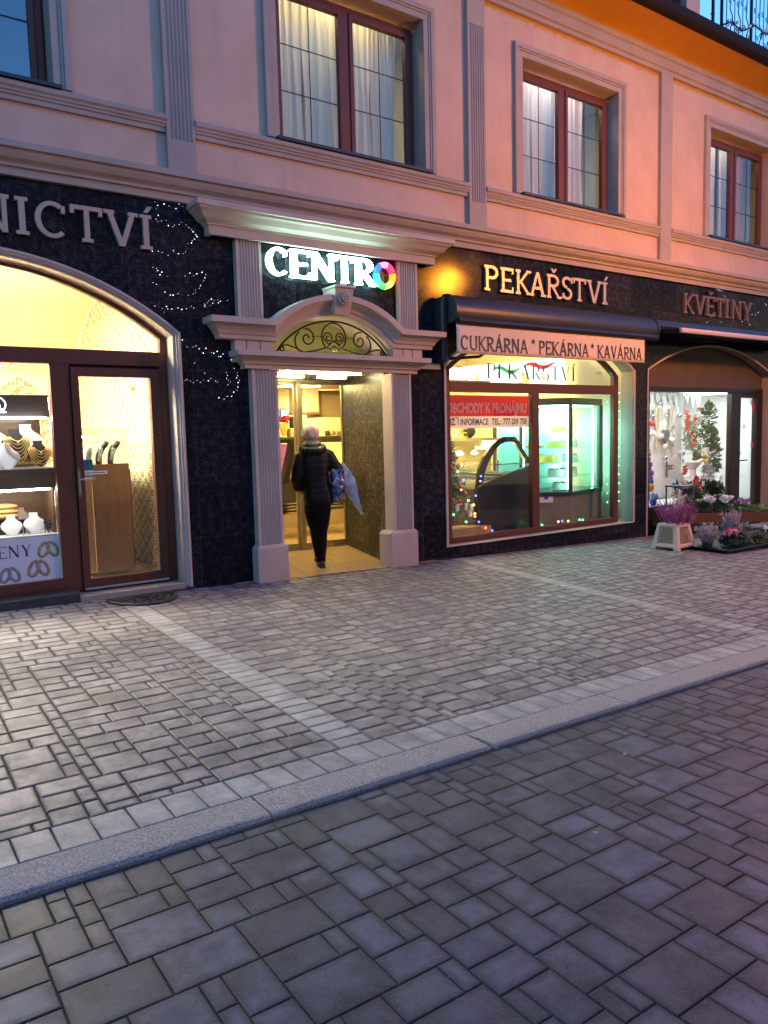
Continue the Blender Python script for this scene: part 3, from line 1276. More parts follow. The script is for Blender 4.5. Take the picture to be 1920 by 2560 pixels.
# top cap
mb = MB()
pr = [(0, 3.77), (0, 3.86), (.02, 3.865), (.02, 3.88), (.045, 3.895), (.08, 3.915), (.10, 3.94), (.12, 3.965), (.15, 3.985), (.16, 4.005), (.185, 4.01), (.185, 4.063), (-.05, 4.063), (-.05, 3.77)]
mb.sweep([(3.255, 0), (3.255, -.125), (6.27, -.125), (6.27, 0)], pr, 'xy')
mb.build('portal_cornice', PORTAL, B)
# panel behind the sign
mb = MB()
fan2 = circ(PX, 2.9, .80, .37, 16)
mb.py([(3.868, 2.92), (3.97, 2.92)] + [(x, z) for x, z in circ(PX, 2.90, .82, .36, 12)] + [(5.61, 2.92), (5.715, 2.92), (5.715, 3.77), (3.868, 3.77)], -.032, -.012)
mb.build('sign_panel', GRANITE, B)
# lunette with its wrought iron grille
mb = MB()
mb.box(3.99, 5.64, .42, .46, 2.55, 3.10)
mb.build('lunette_back', M('olive_cream_paint', (.30, .28, .09), .7), B)
mb = MB()
lun = circ(PX, 2.63, .80, .42, 20)
reveal(mb, [(x, z) for x, z in lun], .0, .42, closed=False)
mb.build('lunette_reveal', PORTAL, B, fix=False)
mb = MB()
out_ = [(3.95, 2.60)] + [(x, z) for x, z in circ(PX, 2.63, .80, .42, 20)] + [(5.66, 2.60)]
face_with_holes(mb, [(3.90, 2.58), (5.70, 2.58), (5.70, 3.1), (3.90, 3.1)], [[(3.99, 2.60), (5.59, 2.60)] + [(x, z) for x, z in circ(PX, 2.63, .80, .42, 20)][::-1]], -.004)
mb.build('lunette_surround', PORTAL, B, fix=False)
mb = MB()
YG = -.04
al = circ(PX, 2.60, .765, .385, 26)
P3 = lambda q: [(x, YG, z) for x, z in q]
mb.tube(P3(al), .012, 6)
mb.tube(P3([(3.99, 2.602), (5.59, 2.602)]), .012, 6)


def scroll(cx, cz, r0, r1, a0, a1, n=26):
    return [(cx + (r0 + (r1 - r0) * i / n) * math.cos(R(a0 + (a1 - a0) * i / n)), cz + (r0 + (r1 - r0) * i / n) * math.sin(R(a0 + (a1 - a0) * i / n))) for i in range(n + 1)]


RT = .0095
mb.tube(P3(scroll(PX, 2.80, .165, .165, -50, 230)), RT, 6)
for s_ in (-1, 1):
    mr = lambda q: [(PX + s_ * (x - PX), z) for x, z in q]
    mb.tube(P3(mr(scroll(PX + .075, 2.795, .012, .066, 500, -10)) + mr([(PX + .08, 2.72), (PX, 2.755)])), RT * .9, 6)
    mb.tube(P3(mr([(PX, 2.77), (PX + .06, 2.715), (PX + .105, 2.675), (PX + .06, 2.66), (PX, 2.70)])), RT * .9, 6)
    mb.tube(P3(mr([(PX + .10, 2.68), (PX + .25, 2.635), (PX + .40, 2.612)] + scroll(PX + .40, 2.735, .125, .118, -85, 60, 14))), RT, 6)
    mb.tube(P3(mr(scroll(PX + .36, 2.775, .105, .015, 75, 560))), RT, 6)
    mb.tube(P3(mr([(PX + .42, 2.612), (PX + .53, 2.66), (PX + .62, 2.685), (PX + .69, 2.675)] + scroll(PX + .685, 2.642, .035, .012, 80, -330, 16))), RT, 6)
    zz = [(PX + .175 + .02 * k, 2.80 + (.008 if k % 2 else -.004)) for k in range(7)]
    mb.tube(P3(mr(zz)), .005, 5)
GR = mb.build('iron_grille', IRON, B, smooth=True)
for cx, cz in ((PX, 2.765), (PX - .10, 2.675), (PX + .10, 2.675), (PX, 2.645)):
    mb = MB()
    for k in (-1, 0, 1):
        mb.lathe([(.016, -.004), (.018, 0), (.016, .004)], (cx + (k * .011 if cz > 2.66 else k * .02), YG - .006, cz), 8, 'z')
    mb.build('brass_collar', BRASS, GR, smooth=True)

# ---- entrance passage
mb = MB()
mb.quad((3.4, -.10, g(4.8) + .004), (6.3, -.10, g(4.8) - .004), (6.3, 2.0, -.004), (3.4, 2.0, -.002))
mb.v = [(x, y, (g(x) + .010) * (1 - max(0, y) / 2) if y <= 0 else (g(x) + .01) * (1 - y / 2.0)) for x, y, z in mb.v]
mt_, t_, b_ = nt('passage_tiles')
co_ = objco(t_)
br_ = nnode(t_, 'ShaderNodeTexBrick')
br_.offset = 0
for k_, v_ in (('Scale', 1), ('Mortar Size', .003), ('Brick Width', .6), ('Row Height', .6)):
    br_.inputs[k_].default_value = v_
br_.inputs['Color1'].default_value = (.58, .37, .17, 1)
br_.inputs['Color2'].default_value = (.64, .42, .20, 1)
br_.inputs['Mortar'].default_value = (.25, .18, .10, 1)
mp_ = nnode(t_, 'ShaderNodeMapping')
mp_.inputs['Rotation'].default_value = (0, 0, R(14))
lk(t_, co_, mp_.inputs[0])
lk(t_, mp_.outputs[0], br_.inputs['Vector'])
lk(t_, br_.outputs[0], b_.inputs['Base Color'])
b_.inputs['Roughness'].default_value = .2
b_.inputs['Coat Weight'].default_value = .2
PTILE = mt_
mb.build('passage_floor', PTILE, B, fix=False)
mb = MB()
mb.hexa([(5.60, .10, -.3), (6.12, 1.96, -.3), (6.4, 1.96, -.3), (5.9, .10, -.3)], [(5.60, .10, 2.52), (6.12, 1.96, 2.52), (6.4, 1.96, 2.52), (5.9, .10, 2.52)])
mb.build('passage_wall', GRANITE2, B)
mb = MB()
mb.hexa([(3.96, .10, -.3), (3.7, .10, -.3), (3.5, 1.96, -.3), (3.75, 1.96, -.3)], [(3.96, .10, 2.52), (3.7, .10, 2.52), (3.5, 1.96, 2.52), (3.75, 1.96, 2.52)])
mb.build('passage_wall', GRANITE2, B)
mb = MB()
mb.box(3.5, 6.36, -.09, 2.1, 2.47, 2.54)
mb.build('passage_ceiling', M('olive_ceiling_paint', (.34, .30, .17), .7), B)
# sliding doors in champagne aluminium
def door_leaf(x0, x1, y, name):
    mb = MB()
    mb.box(x0, x0 + .075, y, y + .04, .0, 2.44)
    mb.box(x1 - .045, x1, y, y + .04, .0, 2.44)
    mb.box(x0 + .075, x1 - .045, y, y + .04, .0, .10)
    mb.box(x0 + .075, x1 - .045, y, y + .04, 2.40, 2.44)
    d = mb.build(name, GOLDAL, B, bevel=.004)
    mb = MB()
    mb.box(x0 + .075, x1 - .045, y + .016, y + .024, .10, 2.40)
    mb.build('door_pane', GLASSC, d)
    return d


door_leaf(5.34, 6.13, 1.90, 'sliding_door')
door_leaf(4.2, 5.36, 1.96, 'sliding_door')
mb = MB()
mb.box(3.6, 6.13, 1.86, 2.02, 2.44, 2.475)
mb.build('door_track', GOLDAL, B)
# hall behind
mb = MB()
mb.quad((3.0, 2.0, -.003), (6.39, 2.0, -.003), (8.2, 4.6, -.003), (3.0, 4.6, -.003))
mb.build('hall_floor', PTILE, B, fix=False)
mb = MB()
mb.quad((3.0, 4.6, -.02), (8.2, 4.6, -.02), (8.2, 4.6, 2.47), (3.0, 4.6, 2.47))
mb.quad((3.0, 2.0, -.02), (3.0, 4.6, -.02), (3.0, 4.6, 2.47), (3.0, 2.0, 2.47))
mb.quad((6.39, 2.0, -.02), (8.2, 4.6, -.02), (8.2, 4.6, 2.47), (6.39, 2.0, 2.47))
mb.quad((3.0, 2.0, 2.468), (6.39, 2.0, 2.468), (8.2, 4.6, 2.468), (3.0, 4.6, 2.468))
mb.build('hall_wall', CREAM, B, fix=False)

# ---- bakery window
mb = MB()
lp = [(6.48, .125)] + ARC_B + [(10.48, .125)]
reveal(mb, lp, -.006, .26, closed=False)
mb.quad((6.48, -.02, .125), (10.48, -.02, .125), (10.48, .26, .135), (6.48, .26, .135))
mb.build('window_reveal', TRIM, B, fix=False)
mb = MB()
mb.sweep([(6.48, .125)] + ARC_B + [(10.48, .125)], [(.0, .0), (.0, -.022), (-.035, -.022), (-.035, .0)], 'xz')
mb.build('window_surround', PORTAL, B)
mb = MB()
aB = arch_frame(mb, 8.44, 1.83, 2.50, .66, .11, .14, .15, .23)
mb.box(6.72, 10.16, .146, .234, 2.205, 2.345)
mb.box(8.29, 8.435, .147, .233, .215, 2.205)
mb.box(6.72, 10.16, .146, .234, .14, .215)
BW = mb.build('bakery_window', FRAMEB, B, bevel=.005)
mb = MB()
mb.py([(6.72, 2.345), (10.16, 2.345)] + circ(8.44, 2.50, 1.72, .60)[::-1], .186, .194)
mb.build('fanlight_pane', GLASS, BW)
mb = MB()
mb.box(6.72, 8.29, .196, .204, .215, 2.205)
mb.build('pane', GLASS, BW)
mb = MB()
mb.box(8.435, 10.16, .196, .204, .215, 2.205)
mb.build('pane', GLASS, BW)

# ---- florist front
mb = MB()
lp = [(10.795, -.2)] + ARC_F + [(14.705, -.4)]
reveal(mb, lp, -.006, .30, closed=False)
mb.build('window_reveal', TRIM, B, fix=False)
mb = MB()
mb.sweep([(10.795, -.15)] + ARC_F + [(14.705, -.3)], [(.0, .0), (.0, -.02), (-.03, -.02), (-.03, .0)], 'xz')
mb.build('window_surround', PORTAL, B)
mb = MB()
mb.py([(10.80, 2.355), (14.70, 2.355)] + [(x, z) for x, z in circ(12.75, 2.615, 1.945, .47)][::-1], .20, .26)
mb.build('arch_panel', M('brown_tympanum_panel', (.10, .065, .045), .75, col2=(.12, .08, .055), scale=4), B)
mb = MB()
mb.box(10.80, 14.70, .17, .28, 2.275, 2.353)
mb.box(10.80, 11.13, .172, .279, -.25, 2.275)
mb.box(13.62, 13.93, .171, .28, -.3, 2.275)
mb.box(14.50, 14.70, .172, .279, -.3, 2.275)
mb.box(13.93, 14.5, .19, .27, 2.19, 2.275)
mb.box(11.13, 13.62, .173, .28, -.25, .30)
FW = mb.build('florist_window', DARKBR, B, bevel=.005)
mb = MB()
mb.box(11.13, 13.62, .216, .224, .30, 2.275)
mb.build('pane', GLASS, FW)
mb = MB()
mb.box(13.93, 14.5, .216, .224, -.25, 2.19)
mb.build('door_pane', GLASS, FW)
mb = MB()
mb.tube([(13.98, .205, 1.0), (13.98, .16, 1.0), (14.16, .16, 1.0)], .012, 8)
mb.build('door_handle', BLACK, FW, smooth=True)

# upstairs rooms behind the windows
mb = MB()
for a, b in ((-1.2, 2.9), (3.15, 7.0), (7.15, 11.1), (11.25, 16)):
    mb.quad((a, .30, 4.6), (b, .30, 4.6), (b, 3.5, 4.6), (a, 3.5, 4.6))
    mb.quad((a, 3.5, 4.6), (b, 3.5, 4.6), (b, 3.5, 7.1), (a, 3.5, 7.1))
    mb.quad((a, .30, 7.1), (b, .30, 7.1), (b, 3.5, 7.1), (a, 3.5, 7.1))
    mb.quad((a, .30, 4.6), (a, 3.5, 4.6), (a, 3.5, 7.1), (a, .30, 7.1))
    mb.quad((b, .30, 4.6), (b, 3.5, 4.6), (b, 3.5, 7.1), (b, .30, 7.1))
mb.build('upstairs_room', M('pale_yellow_room_paint', (.55, .50, .26), .8), B, fix=False)

# ================================================================== rooms behind the shopfronts
va = [(.30, 3.64), (1.3, 3.62)] + [(2.2 + 2.875 * math.sin(t), .675 + 2.875 * math.cos(t)) for t in [R(48) * k / 14 for k in range(15)]]
mb = MB()
mb.px([(y, z) for y, z in va] + [(y, z + .08) for y, z in va[::-1]], -3.0, 2.838)
mb.build('vaulted_ceiling', VAULT, B, smooth=True, angle=40)
mb = MB()
yb = va[-1][0]
mb.px([(.30, .02)] + va + [(yb, .02)], 2.84, 2.88)
mb.build('papered_wall', WPAPER, B)
mb = MB()
mb.px([(.30, .02), (yb, .02), (yb, va[-1][1]), (.30, 3.6)], -3.05, -3.0)
mb.build('papered_wall', WPAPER, B)
mb = MB()
mb.box(-3.0, 2.838, yb - .05, yb, .02, 2.65)
mb.build('back_wall', VAULT, B)
mb = MB()
mb.py([(1.2, .5), (2.55, .5), (2.5, 2.0), (2.3, 2.5), (2.1, 2.62), (1.9, 2.5), (1.5, 2.1)], yb - .06, yb - .051)
mb.build('wallpaper_panel', WPAPER, B)
mb = MB()
mb.box(-3.0, 2.838, .30, yb, .10, .14)
mb.build('shop_floor', M('grey_stone_floor', (.20, .18, .15), .35, col2=(.27, .24, .20), scale=6), B)
mb = MB()
mb.box(2.80, 2.838, .30, yb - .05, .14, .20)
mb.build('skirting_board', OAKX, B)

mb = MB()
X0, X1, YZ = 6.36, 10.78, 4.4
mb.quad((8.35, YZ, -.1), (X1, YZ, -.1), (X1, YZ, 3.4), (8.35, YZ, 3.4))
mb.quad((X0 + .06, .26, -.1), (6.48, 1.96, -.1), (6.48, 1.96, 3.4), (X0 + .06, .26, 3.4))
mb.quad((6.48, 1.96, -.1), (8.35, YZ, -.1), (8.35, YZ, 3.4), (6.48, 1.96, 3.4))
mb.quad((X1, .26, -.1), (X1, YZ, -.1), (X1, YZ, 3.4), (X1, .26, 3.4))
mb.quad((X0, .26, 3.4), (X1, .26, 3.4), (X1, YZ, 3.4), (X0, YZ, 3.4))
mb.build('bakery_wall', M('bakery_cream_paint', (.62, .55, .36), .7), B, fix=False)
mb = MB()
mb.pz([(X0 + .06, .24), (X1, .24), (X1, YZ), (8.36, YZ), (6.49, 1.96)], -.15, .14)
mb.build('bakery_floor', TILE, B)
mb = MB()
mb.quad((10.79, 1.35, -.3), (13.70, 1.35, -.3), (13.70, 1.35, 2.6), (10.79, 1.35, 2.6))
mb.quad((10.79, .29, 2.355), (15.6, .29, 2.355), (15.6, 2.6, 2.355), (10.79, 2.6, 2.355))
mb.quad((13.70, 1.35, -.3), (13.70, 2.6, -.3), (13.70, 2.6, 2.6), (13.70, 1.35, 2.6))
mb.quad((13.70, 2.6, -.3), (15.6, 2.6, -.3), (15.6, 2.6, 2.6), (13.70, 2.6, 2.6))
mb.quad((15.6, .29, -.3), (15.6, 2.6, -.3), (15.6, 2.6, 2.6), (15.6, .29, 2.6))
mb.quad((10.795, .29, -.3), (10.795, 1.35, -.3), (10.795, 1.35, 2.6), (10.795, .29, 2.6))
mb.build('florist_wall', WHITEG, B, fix=False)
mb = MB()
mb.box(10.80, 15.6, .285, 2.6, -.35, -.20)
mb.box(11.13, 13.62, .285, 1.0, -.2, .30)
mb.build('display_floor', WHITEG, B)

# ================================================================== lamps (each with its own glow)
def lamp_panel(name, x0, x1, y0, y1, z, mat, label, group=None, housing=WHITE):
    t = thing(name, ((x0 + x1) / 2, (y0 + y1) / 2, z), label, 'lamp', group)
    mb = MB()
    mb.box(x0, x1, y0, y1, z - .012, z)
    mb.build('diffuser', mat, t)
    mb = MB()
    mb.box(x0 - .01, x1 + .01, y0 - .01, y1 + .01, z + .001, z + .03)
    mb.build('housing', housing, t)
    return t


def tube_lamp(x0, x1, y, z, label, mat=LED, r=.013):
    t = thing('tube_light', ((x0 + x1) / 2, y, z), label, 'tube light', 'LED tubes in the passage ceiling')
    mb = MB()
    mb.tube([(x0, y, z), (x1, y, z)], r, 10)
    mb.build('tube', mat, t, smooth=True, angle=40)
    mb = MB()
    mb.box(x0 - .01, x1 + .01, y - .018, y + .018, z + .014, z + .026)
    mb.build('batten', WHITE, t)


tube_lamp(4.40, 5.50, .48, 2.435, 'longest bright LED tube nearest the street in the passage ceiling')
tube_lamp(4.25, 4.98, 1.10, 2.435, 'LED tube left of the black door sensor in the passage ceiling')
tube_lamp(5.20, 5.66, 1.10, 2.435, 'short LED tube right of the black door sensor')
t = thing('door_sensor', (5.09, 1.10, 2.43), 'small black motion sensor box between the two shorter LED tubes', 'sensor')
mb = MB()
mb.hexa([(5.0, 1.06, 2.39), (5.18, 1.06, 2.39), (5.18, 1.14, 2.41), (5.0, 1.14, 2.41)], [(4.99, 1.05, 2.468), (5.19, 1.05, 2.468), (5.19, 1.15, 2.468), (4.99, 1.15, 2.468)])
mb.build('housing', BLACK, t, bevel=.006)
mb = MB()
mb.ball((5.09, 1.055, 2.42), .02, 10)
mb.build('lens', M('red_lens', (.15, .01, .01), .1), t, smooth=True)
for i, (x, lb) in enumerate(((4.6, 'warm ceiling light panel in the hall behind the left sliding door'), (5.9, 'warm ceiling light panel over the glass jars in the hall'), (6.9, 'warm ceiling light panel deepest in the hall'))):
    lamp_panel('ceiling_light', x - .3, x + .3, 2.7 if x < 6.5 else 3.9, 2.9 if x < 6.5 else 4.1, 2.45, E('hall_light', (1, .68, .27), 36) if i == 0 else bpy.data.materials['hall_light'], lb, 'hall ceiling lights')
# LED strip at the foot of the lunette
t = thing('led_strip', (4.9, .02, 2.62), 'dotted white LED strip lying along the foot of the iron grille', 'light strip')
mb = MB()
mb.box(4.12, 5.48, .06, .085, 2.605, 2.612)
mb.build('backing', WHITE, t)
mb = MB()
for k in range(90):
    x = 4.13 + k * .015
    mb.box(x, x + .008, .064, .081, 2.612, 2.617)
mb.build('diodes', E('lunette_led', (1, .92, .55), 9), t, kind='stuff')

# goldsmith: chandelier, hidden uplights and display strip
t = thing('chandelier', (1.40, 1.6, 2.62), 'crystal chandelier with glowing bulbs, cut by the left photo edge', 'chandelier')
mb = MB()
mb.tube([(1.40, 1.6, 3.6), (1.40, 1.6, 2.70)], .008, 6)
for k in range(6):
    a = 2 * PI * k / 6 + .3
    mb.tube([(1.40, 1.6, 2.55)] + [(1.40 + .26 * s_ * math.cos(a), 1.6 + .26 * s_ * math.sin(a), 2.55 - .10 * math.sin(PI * s_) + .08 * s_) for s_ in (.3, .6, .9, 1)], .008, 6)
mb.lathe([(.01, -.16), (.05, -.1), (.02, 0), (.06, .05), (.02, .12)], (1.40, 1.6, 2.58), 12)
mb.build('arms', BRASS, t, smooth=True)
for k in range(6):
    a = 2 * PI * k / 6 + .3
    mb = MB()
    mb.ball((1.40 + .26 * math.cos(a), 1.6 + .26 * math.sin(a), 2.67), .026, 10, (1, 1, 1.5))
    mb.build('bulb', bpy.data.materials.get('bulb_glow') or E('bulb_glow', (1, .8, .45), 140), t, smooth=True)
for k in range(12):
    a = 2 * PI * k / 12
    mb = MB()
    mb.ball((1.40 + .2 * math.cos(a), 1.6 + .2 * math.sin(a), 2.49), .014, 6, (1, 1, 1.6))
    mb.build('crystal', bpy.data.materials.get('crystal') or mat_glass('crystal', (1, .95, .8), .3), t, smooth=True)
lamp_panel('ceiling_light', -.3, .9, 1.0, 1.5, 3.55, JWARM, 'warm light panel on the goldsmith vault behind the arched fanlight', 'goldsmith ceiling lights')
lamp_panel('ceiling_light', -2.2, -1.0, 1.2, 2.6, 3.45, JWARM, 'warm light panel on the goldsmith vault, left of the photo', 'goldsmith ceiling lights')

# ================================================================== shop signs
def letter_sign(word, label, xs, z, h, y, depth, mat, style=SLAB, cat='sign', name='shop_sign'):
    t = thing(name, (xs[0][0], y, z), label, cat)
    for ch, (x0, x1) in zip(word, xs):
        W = glyph(ch, *style)[1]
        mb = MB()
        put_glyph(mb, ch, style, x0, z, h, y, depth, (x1 - x0) / (W * h))
        mb.build('letter', mat, t)
    return t


SIGNM = M('sign_letter_satin_metal', (.55, .38, .26), .42, .75)
SIGNF = M('sign_letter_sand', (.43, .31, .24), .35, coat=.3)
letter_sign('NICTVÍ', 'large beige raised letters NICTVÍ on the granite over the goldsmith arch',
            [(1.09, 1.375), (1.425, 1.535), (1.58, 1.885), (1.905, 2.20), (2.222, 2.54), (2.565, 2.68)], 3.553, .335, -.05, .045, SIGNF)
letter_sign('PEKAŘSTVÍ', 'orange-lit raised letters PEKAŘSTVÍ on the granite over the bakery awning',
            [(7.19, 7.44), (7.485, 7.73), (7.775, 8.06), (8.05, 8.365), (8.395, 8.68), (8.715, 8.93), (8.96, 9.24), (9.265, 9.60), (9.615, 9.735)], 3.555, .335, -.05, .045, SIGNM)
letter_sign('KVĚTINY', 'raised letters KVĚTINY in painted-in dim brown on the granite over the flower shop',
            [(11.73, 12.02), (12.05, 12.37), (12.385, 12.66), (12.69, 12.96), (12.985, 13.10), (13.19, 13.50), (13.54, 13.86)], 3.575, .335, -.05, .045, M('sign_letter_dimmed', (.15, .10, .075), .6))  # darker copy of the letter colour: their dim light is painted in
# CENTRO: illuminated letters and the ring of coloured segments
t = thing('illuminated_sign', (3.9, -.10, 3.42), 'glowing white CENTRO letters with a rainbow ring over the entrance', 'sign')
CE = E('glowing_sign_face', (.50, 1.0, .90), 10)
CES = E('glowing_sign_side', (.6, 1.0, .95), 1.3)
CEN = (.17, .08, .045, .06)
for ch, x0, x1 in (('C', 3.915, 4.20), ('E', 4.215, 4.475), ('N', 4.485, 4.80), ('T', 4.815, 5.06), ('R', 5.085, 5.36)):
    W = glyph(ch, *CEN)[1]
    mb = MB()
    put_glyph(mb, ch, CEN, x0, 3.43, .305, -.112, .004, (x1 - x0) / (W * .305))
    lt = mb.build('letter', CE, t)
    mb = MB()
    put_glyph(mb, ch, CEN, x0, 3.43, .305, -.104, .05, (x1 - x0) / (W * .305))
    mb.build('letter_side', CES, lt)
ccs = [('pink', (1, .25, .75)), ('red', (1, .03, .12)), ('orange', (1, .28, .02)), ('yellow', (1, .85, .12)), ('green', (.05, .8, .12)), ('cyan', (.02, .45, 1)), ('blue', (.02, .12, .9))]
for k, (nm, c) in enumerate(ccs):
    a1 = 118 - k * 360 / 7
    a0 = a1 - 360 / 7 + 5
    mb = MB()
    pl = []
    for a in [a0 + (a1 - a0) * i / 8 for i in range(9)]:
        pl.append((5.515 + .150 * math.cos(R(a)), 3.572 + .158 * math.sin(R(a))))
    for a in [a1 + (a0 - a1) * i / 8 for i in range(9)]:
        pl.append((5.515 + .092 * math.cos(R(a)), 3.572 + .10 * math.sin(R(a))))
    mb.py(pl, -.11, -.05)
    mb.build('ring_segment', E('ring_' + nm, c, .45), t, label=nm + ' glowing ring segment')
mb = MB()
mb.py([(5.515 + .162 * math.cos(R(a)), 3.572 + .170 * math.sin(R(a))) for a in range(0, 360, 12)], -.045, -.033)
mb.build('ring_backing', BLACK, t)
# ================================================================== awnings
t = thing('awning', (6.4, 0, 3.0), 'closed dark blue awning cassette over the bakery window', 'awning')
mb = MB()
cs = [(-.02, 3.10), (-.02, 3.37), (-.10, 3.415), (-.20, 3.405), (-.30, 3.345), (-.355, 3.25), (-.365, 3.17), (-.34, 3.10), (-.26, 3.06), (-.10, 3.06)]
mb.px(cs, 6.44, 10.58)
mb.build('cassette', DARKM, t, smooth=True, angle=35)
for x in (6.41, 10.58):
    mb = MB()
    mb.px([(p * 1.04 - .004, 3.235 + (q - 3.235) * 1.06) for p, q in cs], x, x + .03)
    mb.build('end_cap', DARKM, t, bevel=.005)
mb = MB()
mb.px([(-.30, 3.045), (-.30, 3.085), (-.38, 3.10), (-.40, 3.06), (-.38, 3.02), (-.33, 3.015)], 6.44, 10.57)
mb.build('front_bar', M('awning_bar_brown', (.03, .018, .02), .35, .3), t, bevel=.004)
mb = MB()
mb.box(6.32, 6.41, -.20, 0, 2.56, 3.38)
mb.build('bracket', DARKM, t, bevel=.03, seg=4)
mb = MB()
mb.grid(lambda u, v: (6.42 + 3.83 * u, -.352 - .003 * math.sin(u * 23) * (1 - v) - .004 * (1 - v), 2.652 + .012 * u * (1 - v) + .368 * v), 60, 6)
VAL = mb.build('valance', BANNER, t, smooth=True, fix=False)
sd = VAL.modifiers.new('solid', 'SOLIDIFY')
sd.thickness = .004
mb = MB()
put_word(mb, 'CUKRÁRNA', (.125, .105, .05, .08), 6.48, 7.68, 2.70, .185, -.3625, .002, gap=.12)
put_word(mb, '*', (.1, .08, .05, .07), 7.74, 7.84, 2.735, .26, -.3625, .002)
put_word(mb, 'PEKÁRNA', (.125, .105, .05, .08), 7.90, 8.93, 2.70, .185, -.3625, .002, gap=.12)
put_word(mb, '*', (.1, .08, .05, .07), 8.965, 9.065, 2.735, .26, -.3625, .002)
put_word(mb, 'KAVÁRNA', (.125, .105, .05, .08), 9.13, 10.17, 2.70, .185, -.3625, .002, gap=.12)
mb.build('lettering', INKB, t)
mb = MB()
mb.tube([(6.55, -.05, 2.62), (6.9, -.25, 2.64), (7.5, -.34, 3.05)], .02, 8)
mb.tube([(10.3, -.05, 2.72), (10.45, -.2, 2.9), (10.2, -.3, 3.05)], .02, 8)
mb.build('folding_arms', DARKM, t, smooth=True)

t = thing('awning', (10.63, 0, 3.1), 'dark awning over the flower shop, slightly opened with a pale front bar', 'awning')
mb = MB()
mb.px([(-.01, 3.17), (-.01, 3.36), (-.10, 3.40), (-.22, 3.37), (-.28, 3.27), (-.24, 3.2)], 10.64, 15.6)
mb.build('cassette', DARKM, t, smooth=True, angle=35)
mb = MB()
mb.px([(-.22, 3.22), (-.22, 3.228), (-.62, 3.175), (-.62, 3.167)], 10.75, 15.6)
mb.build('fabric', M('dark_awning_fabric', (.012, .011, .012), .95), t)
mb = MB()
mb.px([(-.62, 3.12), (-.66, 3.125), (-.67, 3.16), (-.66, 3.195), (-.62, 3.20)], 10.75, 15.6)
mb.build('front_bar', M('pale_bar', (.52, .42, .42), .45), t, bevel=.004)
mb = MB()
mb.tube([(11.3, -.1, 3.12), (12.3, -.36, 3.10), (11.6, -.62, 3.13)], .022, 8)
mb.tube([(14.8, -.1, 3.12), (13.8, -.36, 3.10), (14.5, -.62, 3.13)], .022, 8)
mb.build('folding_arms', BLACK, t, smooth=True)

# ================================================================== fairy lights
FB = E('fairy_bulb', (.72, .86, 1), 1.1)
WIRE = M('thin_wire', (.04, .04, .05), .5)
bm_ = MB().ball((0, 0, 0), .0035, 8)
bulb_me = None


def fairy(label, pts, drop=()):
    global bulb_me
    t = thing('fairy_lights', (pts[0][0], 0, pts[0][1]), label, 'fairy lights', 'strings of fairy lights on the granite')
    mb = MB()
    P = [(x, -.012, z) for x, z in pts]
    mb.tube(P, .0014, 4)
    mb.build('wire', WIRE, t)
    rn = random.Random(len(pts))
    for i, (x, z) in enumerate(pts):
        if bulb_me is None:
            o = MB().ball((0, 0, 0), .0035, 8).build('bulb', FB, None, smooth=True)
            bulb_me = o.data
        else:
            o = bpy.data.objects.new('bulb', bulb_me)
            COL.objects.link(o)
        o.parent = t
        o.location = Vector((x, -.018, z)) - ORG[t.name]
        s_ = rn.choice((.45, .6, .75, 1, 1.25))
        o.scale = (s_, s_, s_)


fairy('fairy lights curling from the cornice down past the letter Í', [(2.739, 4.041), (2.766, 4.008), (2.749, 3.972), (2.765, 3.911), (2.739, 3.869), (2.757, 3.85), (2.794, 3.86), (2.846, 3.874), (2.865, 3.823), (2.911, 3.818), (2.928, 3.838), (2.981, 3.851), (3.004, 3.875), (3.056, 3.858), (3.082, 3.832), (3.112, 3.817), (3.127, 3.796), (3.156, 3.769), (3.168, 3.752), (3.138, 3.722), (3.112, 3.704), (3.103, 3.68), (3.063, 3.669), (3.032, 3.583), (3.008, 3.561), (2.957, 3.554), (2.904, 3.579), (2.847, 3.527), (2.786, 3.548), (2.746, 3.555), (2.684, 3.546)])
fairy('few fairy lights right under the cornice beside the portal corner', [(2.831, 4.032), (2.883, 4.019), (2.954, 4.004), (2.991, 4.054), (3.025, 4.039), (3.092, 4.019)])
fairy('wide loop of fairy lights between the arch and the upper portal pilaster', [(2.681, 3.39), (2.718, 3.381), (2.728, 3.362), (2.771, 3.351), (2.75, 3.323), (2.828, 3.317), (3.016, 3.337), (3.069, 3.371), (3.11, 3.351), (3.144, 3.371), (3.204, 3.393), (3.242, 3.373), (3.231, 3.337), (3.217, 3.307), (3.179, 3.254), (3.163, 3.224), (3.119, 3.206), (3.122, 3.179), (3.095, 3.162), (3.041, 3.141), (2.93, 3.15), (2.877, 3.13), (2.847, 3.129), (2.791, 3.155), (2.709, 3.224), (2.675, 3.238)])
fairy('level row of fairy lights ending in a knot left of the curved pediment', [(2.679, 3.006), (2.756, 2.987), (2.774, 2.95), (2.801, 3.01), (2.813, 2.987), (2.856, 2.988), (2.921, 3.004), (2.962, 2.992), (3.013, 3.004), (3.066, 3.032), (3.094, 3.017), (3.216, 3.066), (3.217, 3.046), (3.247, 3.083), (3.264, 3.105), (3.294, 3.125), (3.308, 3.082), (3.278, 3.056), (3.323, 3.113), (3.363, 3.121), (3.371, 3.09), (3.394, 3.109), (3.476, 3.126)])
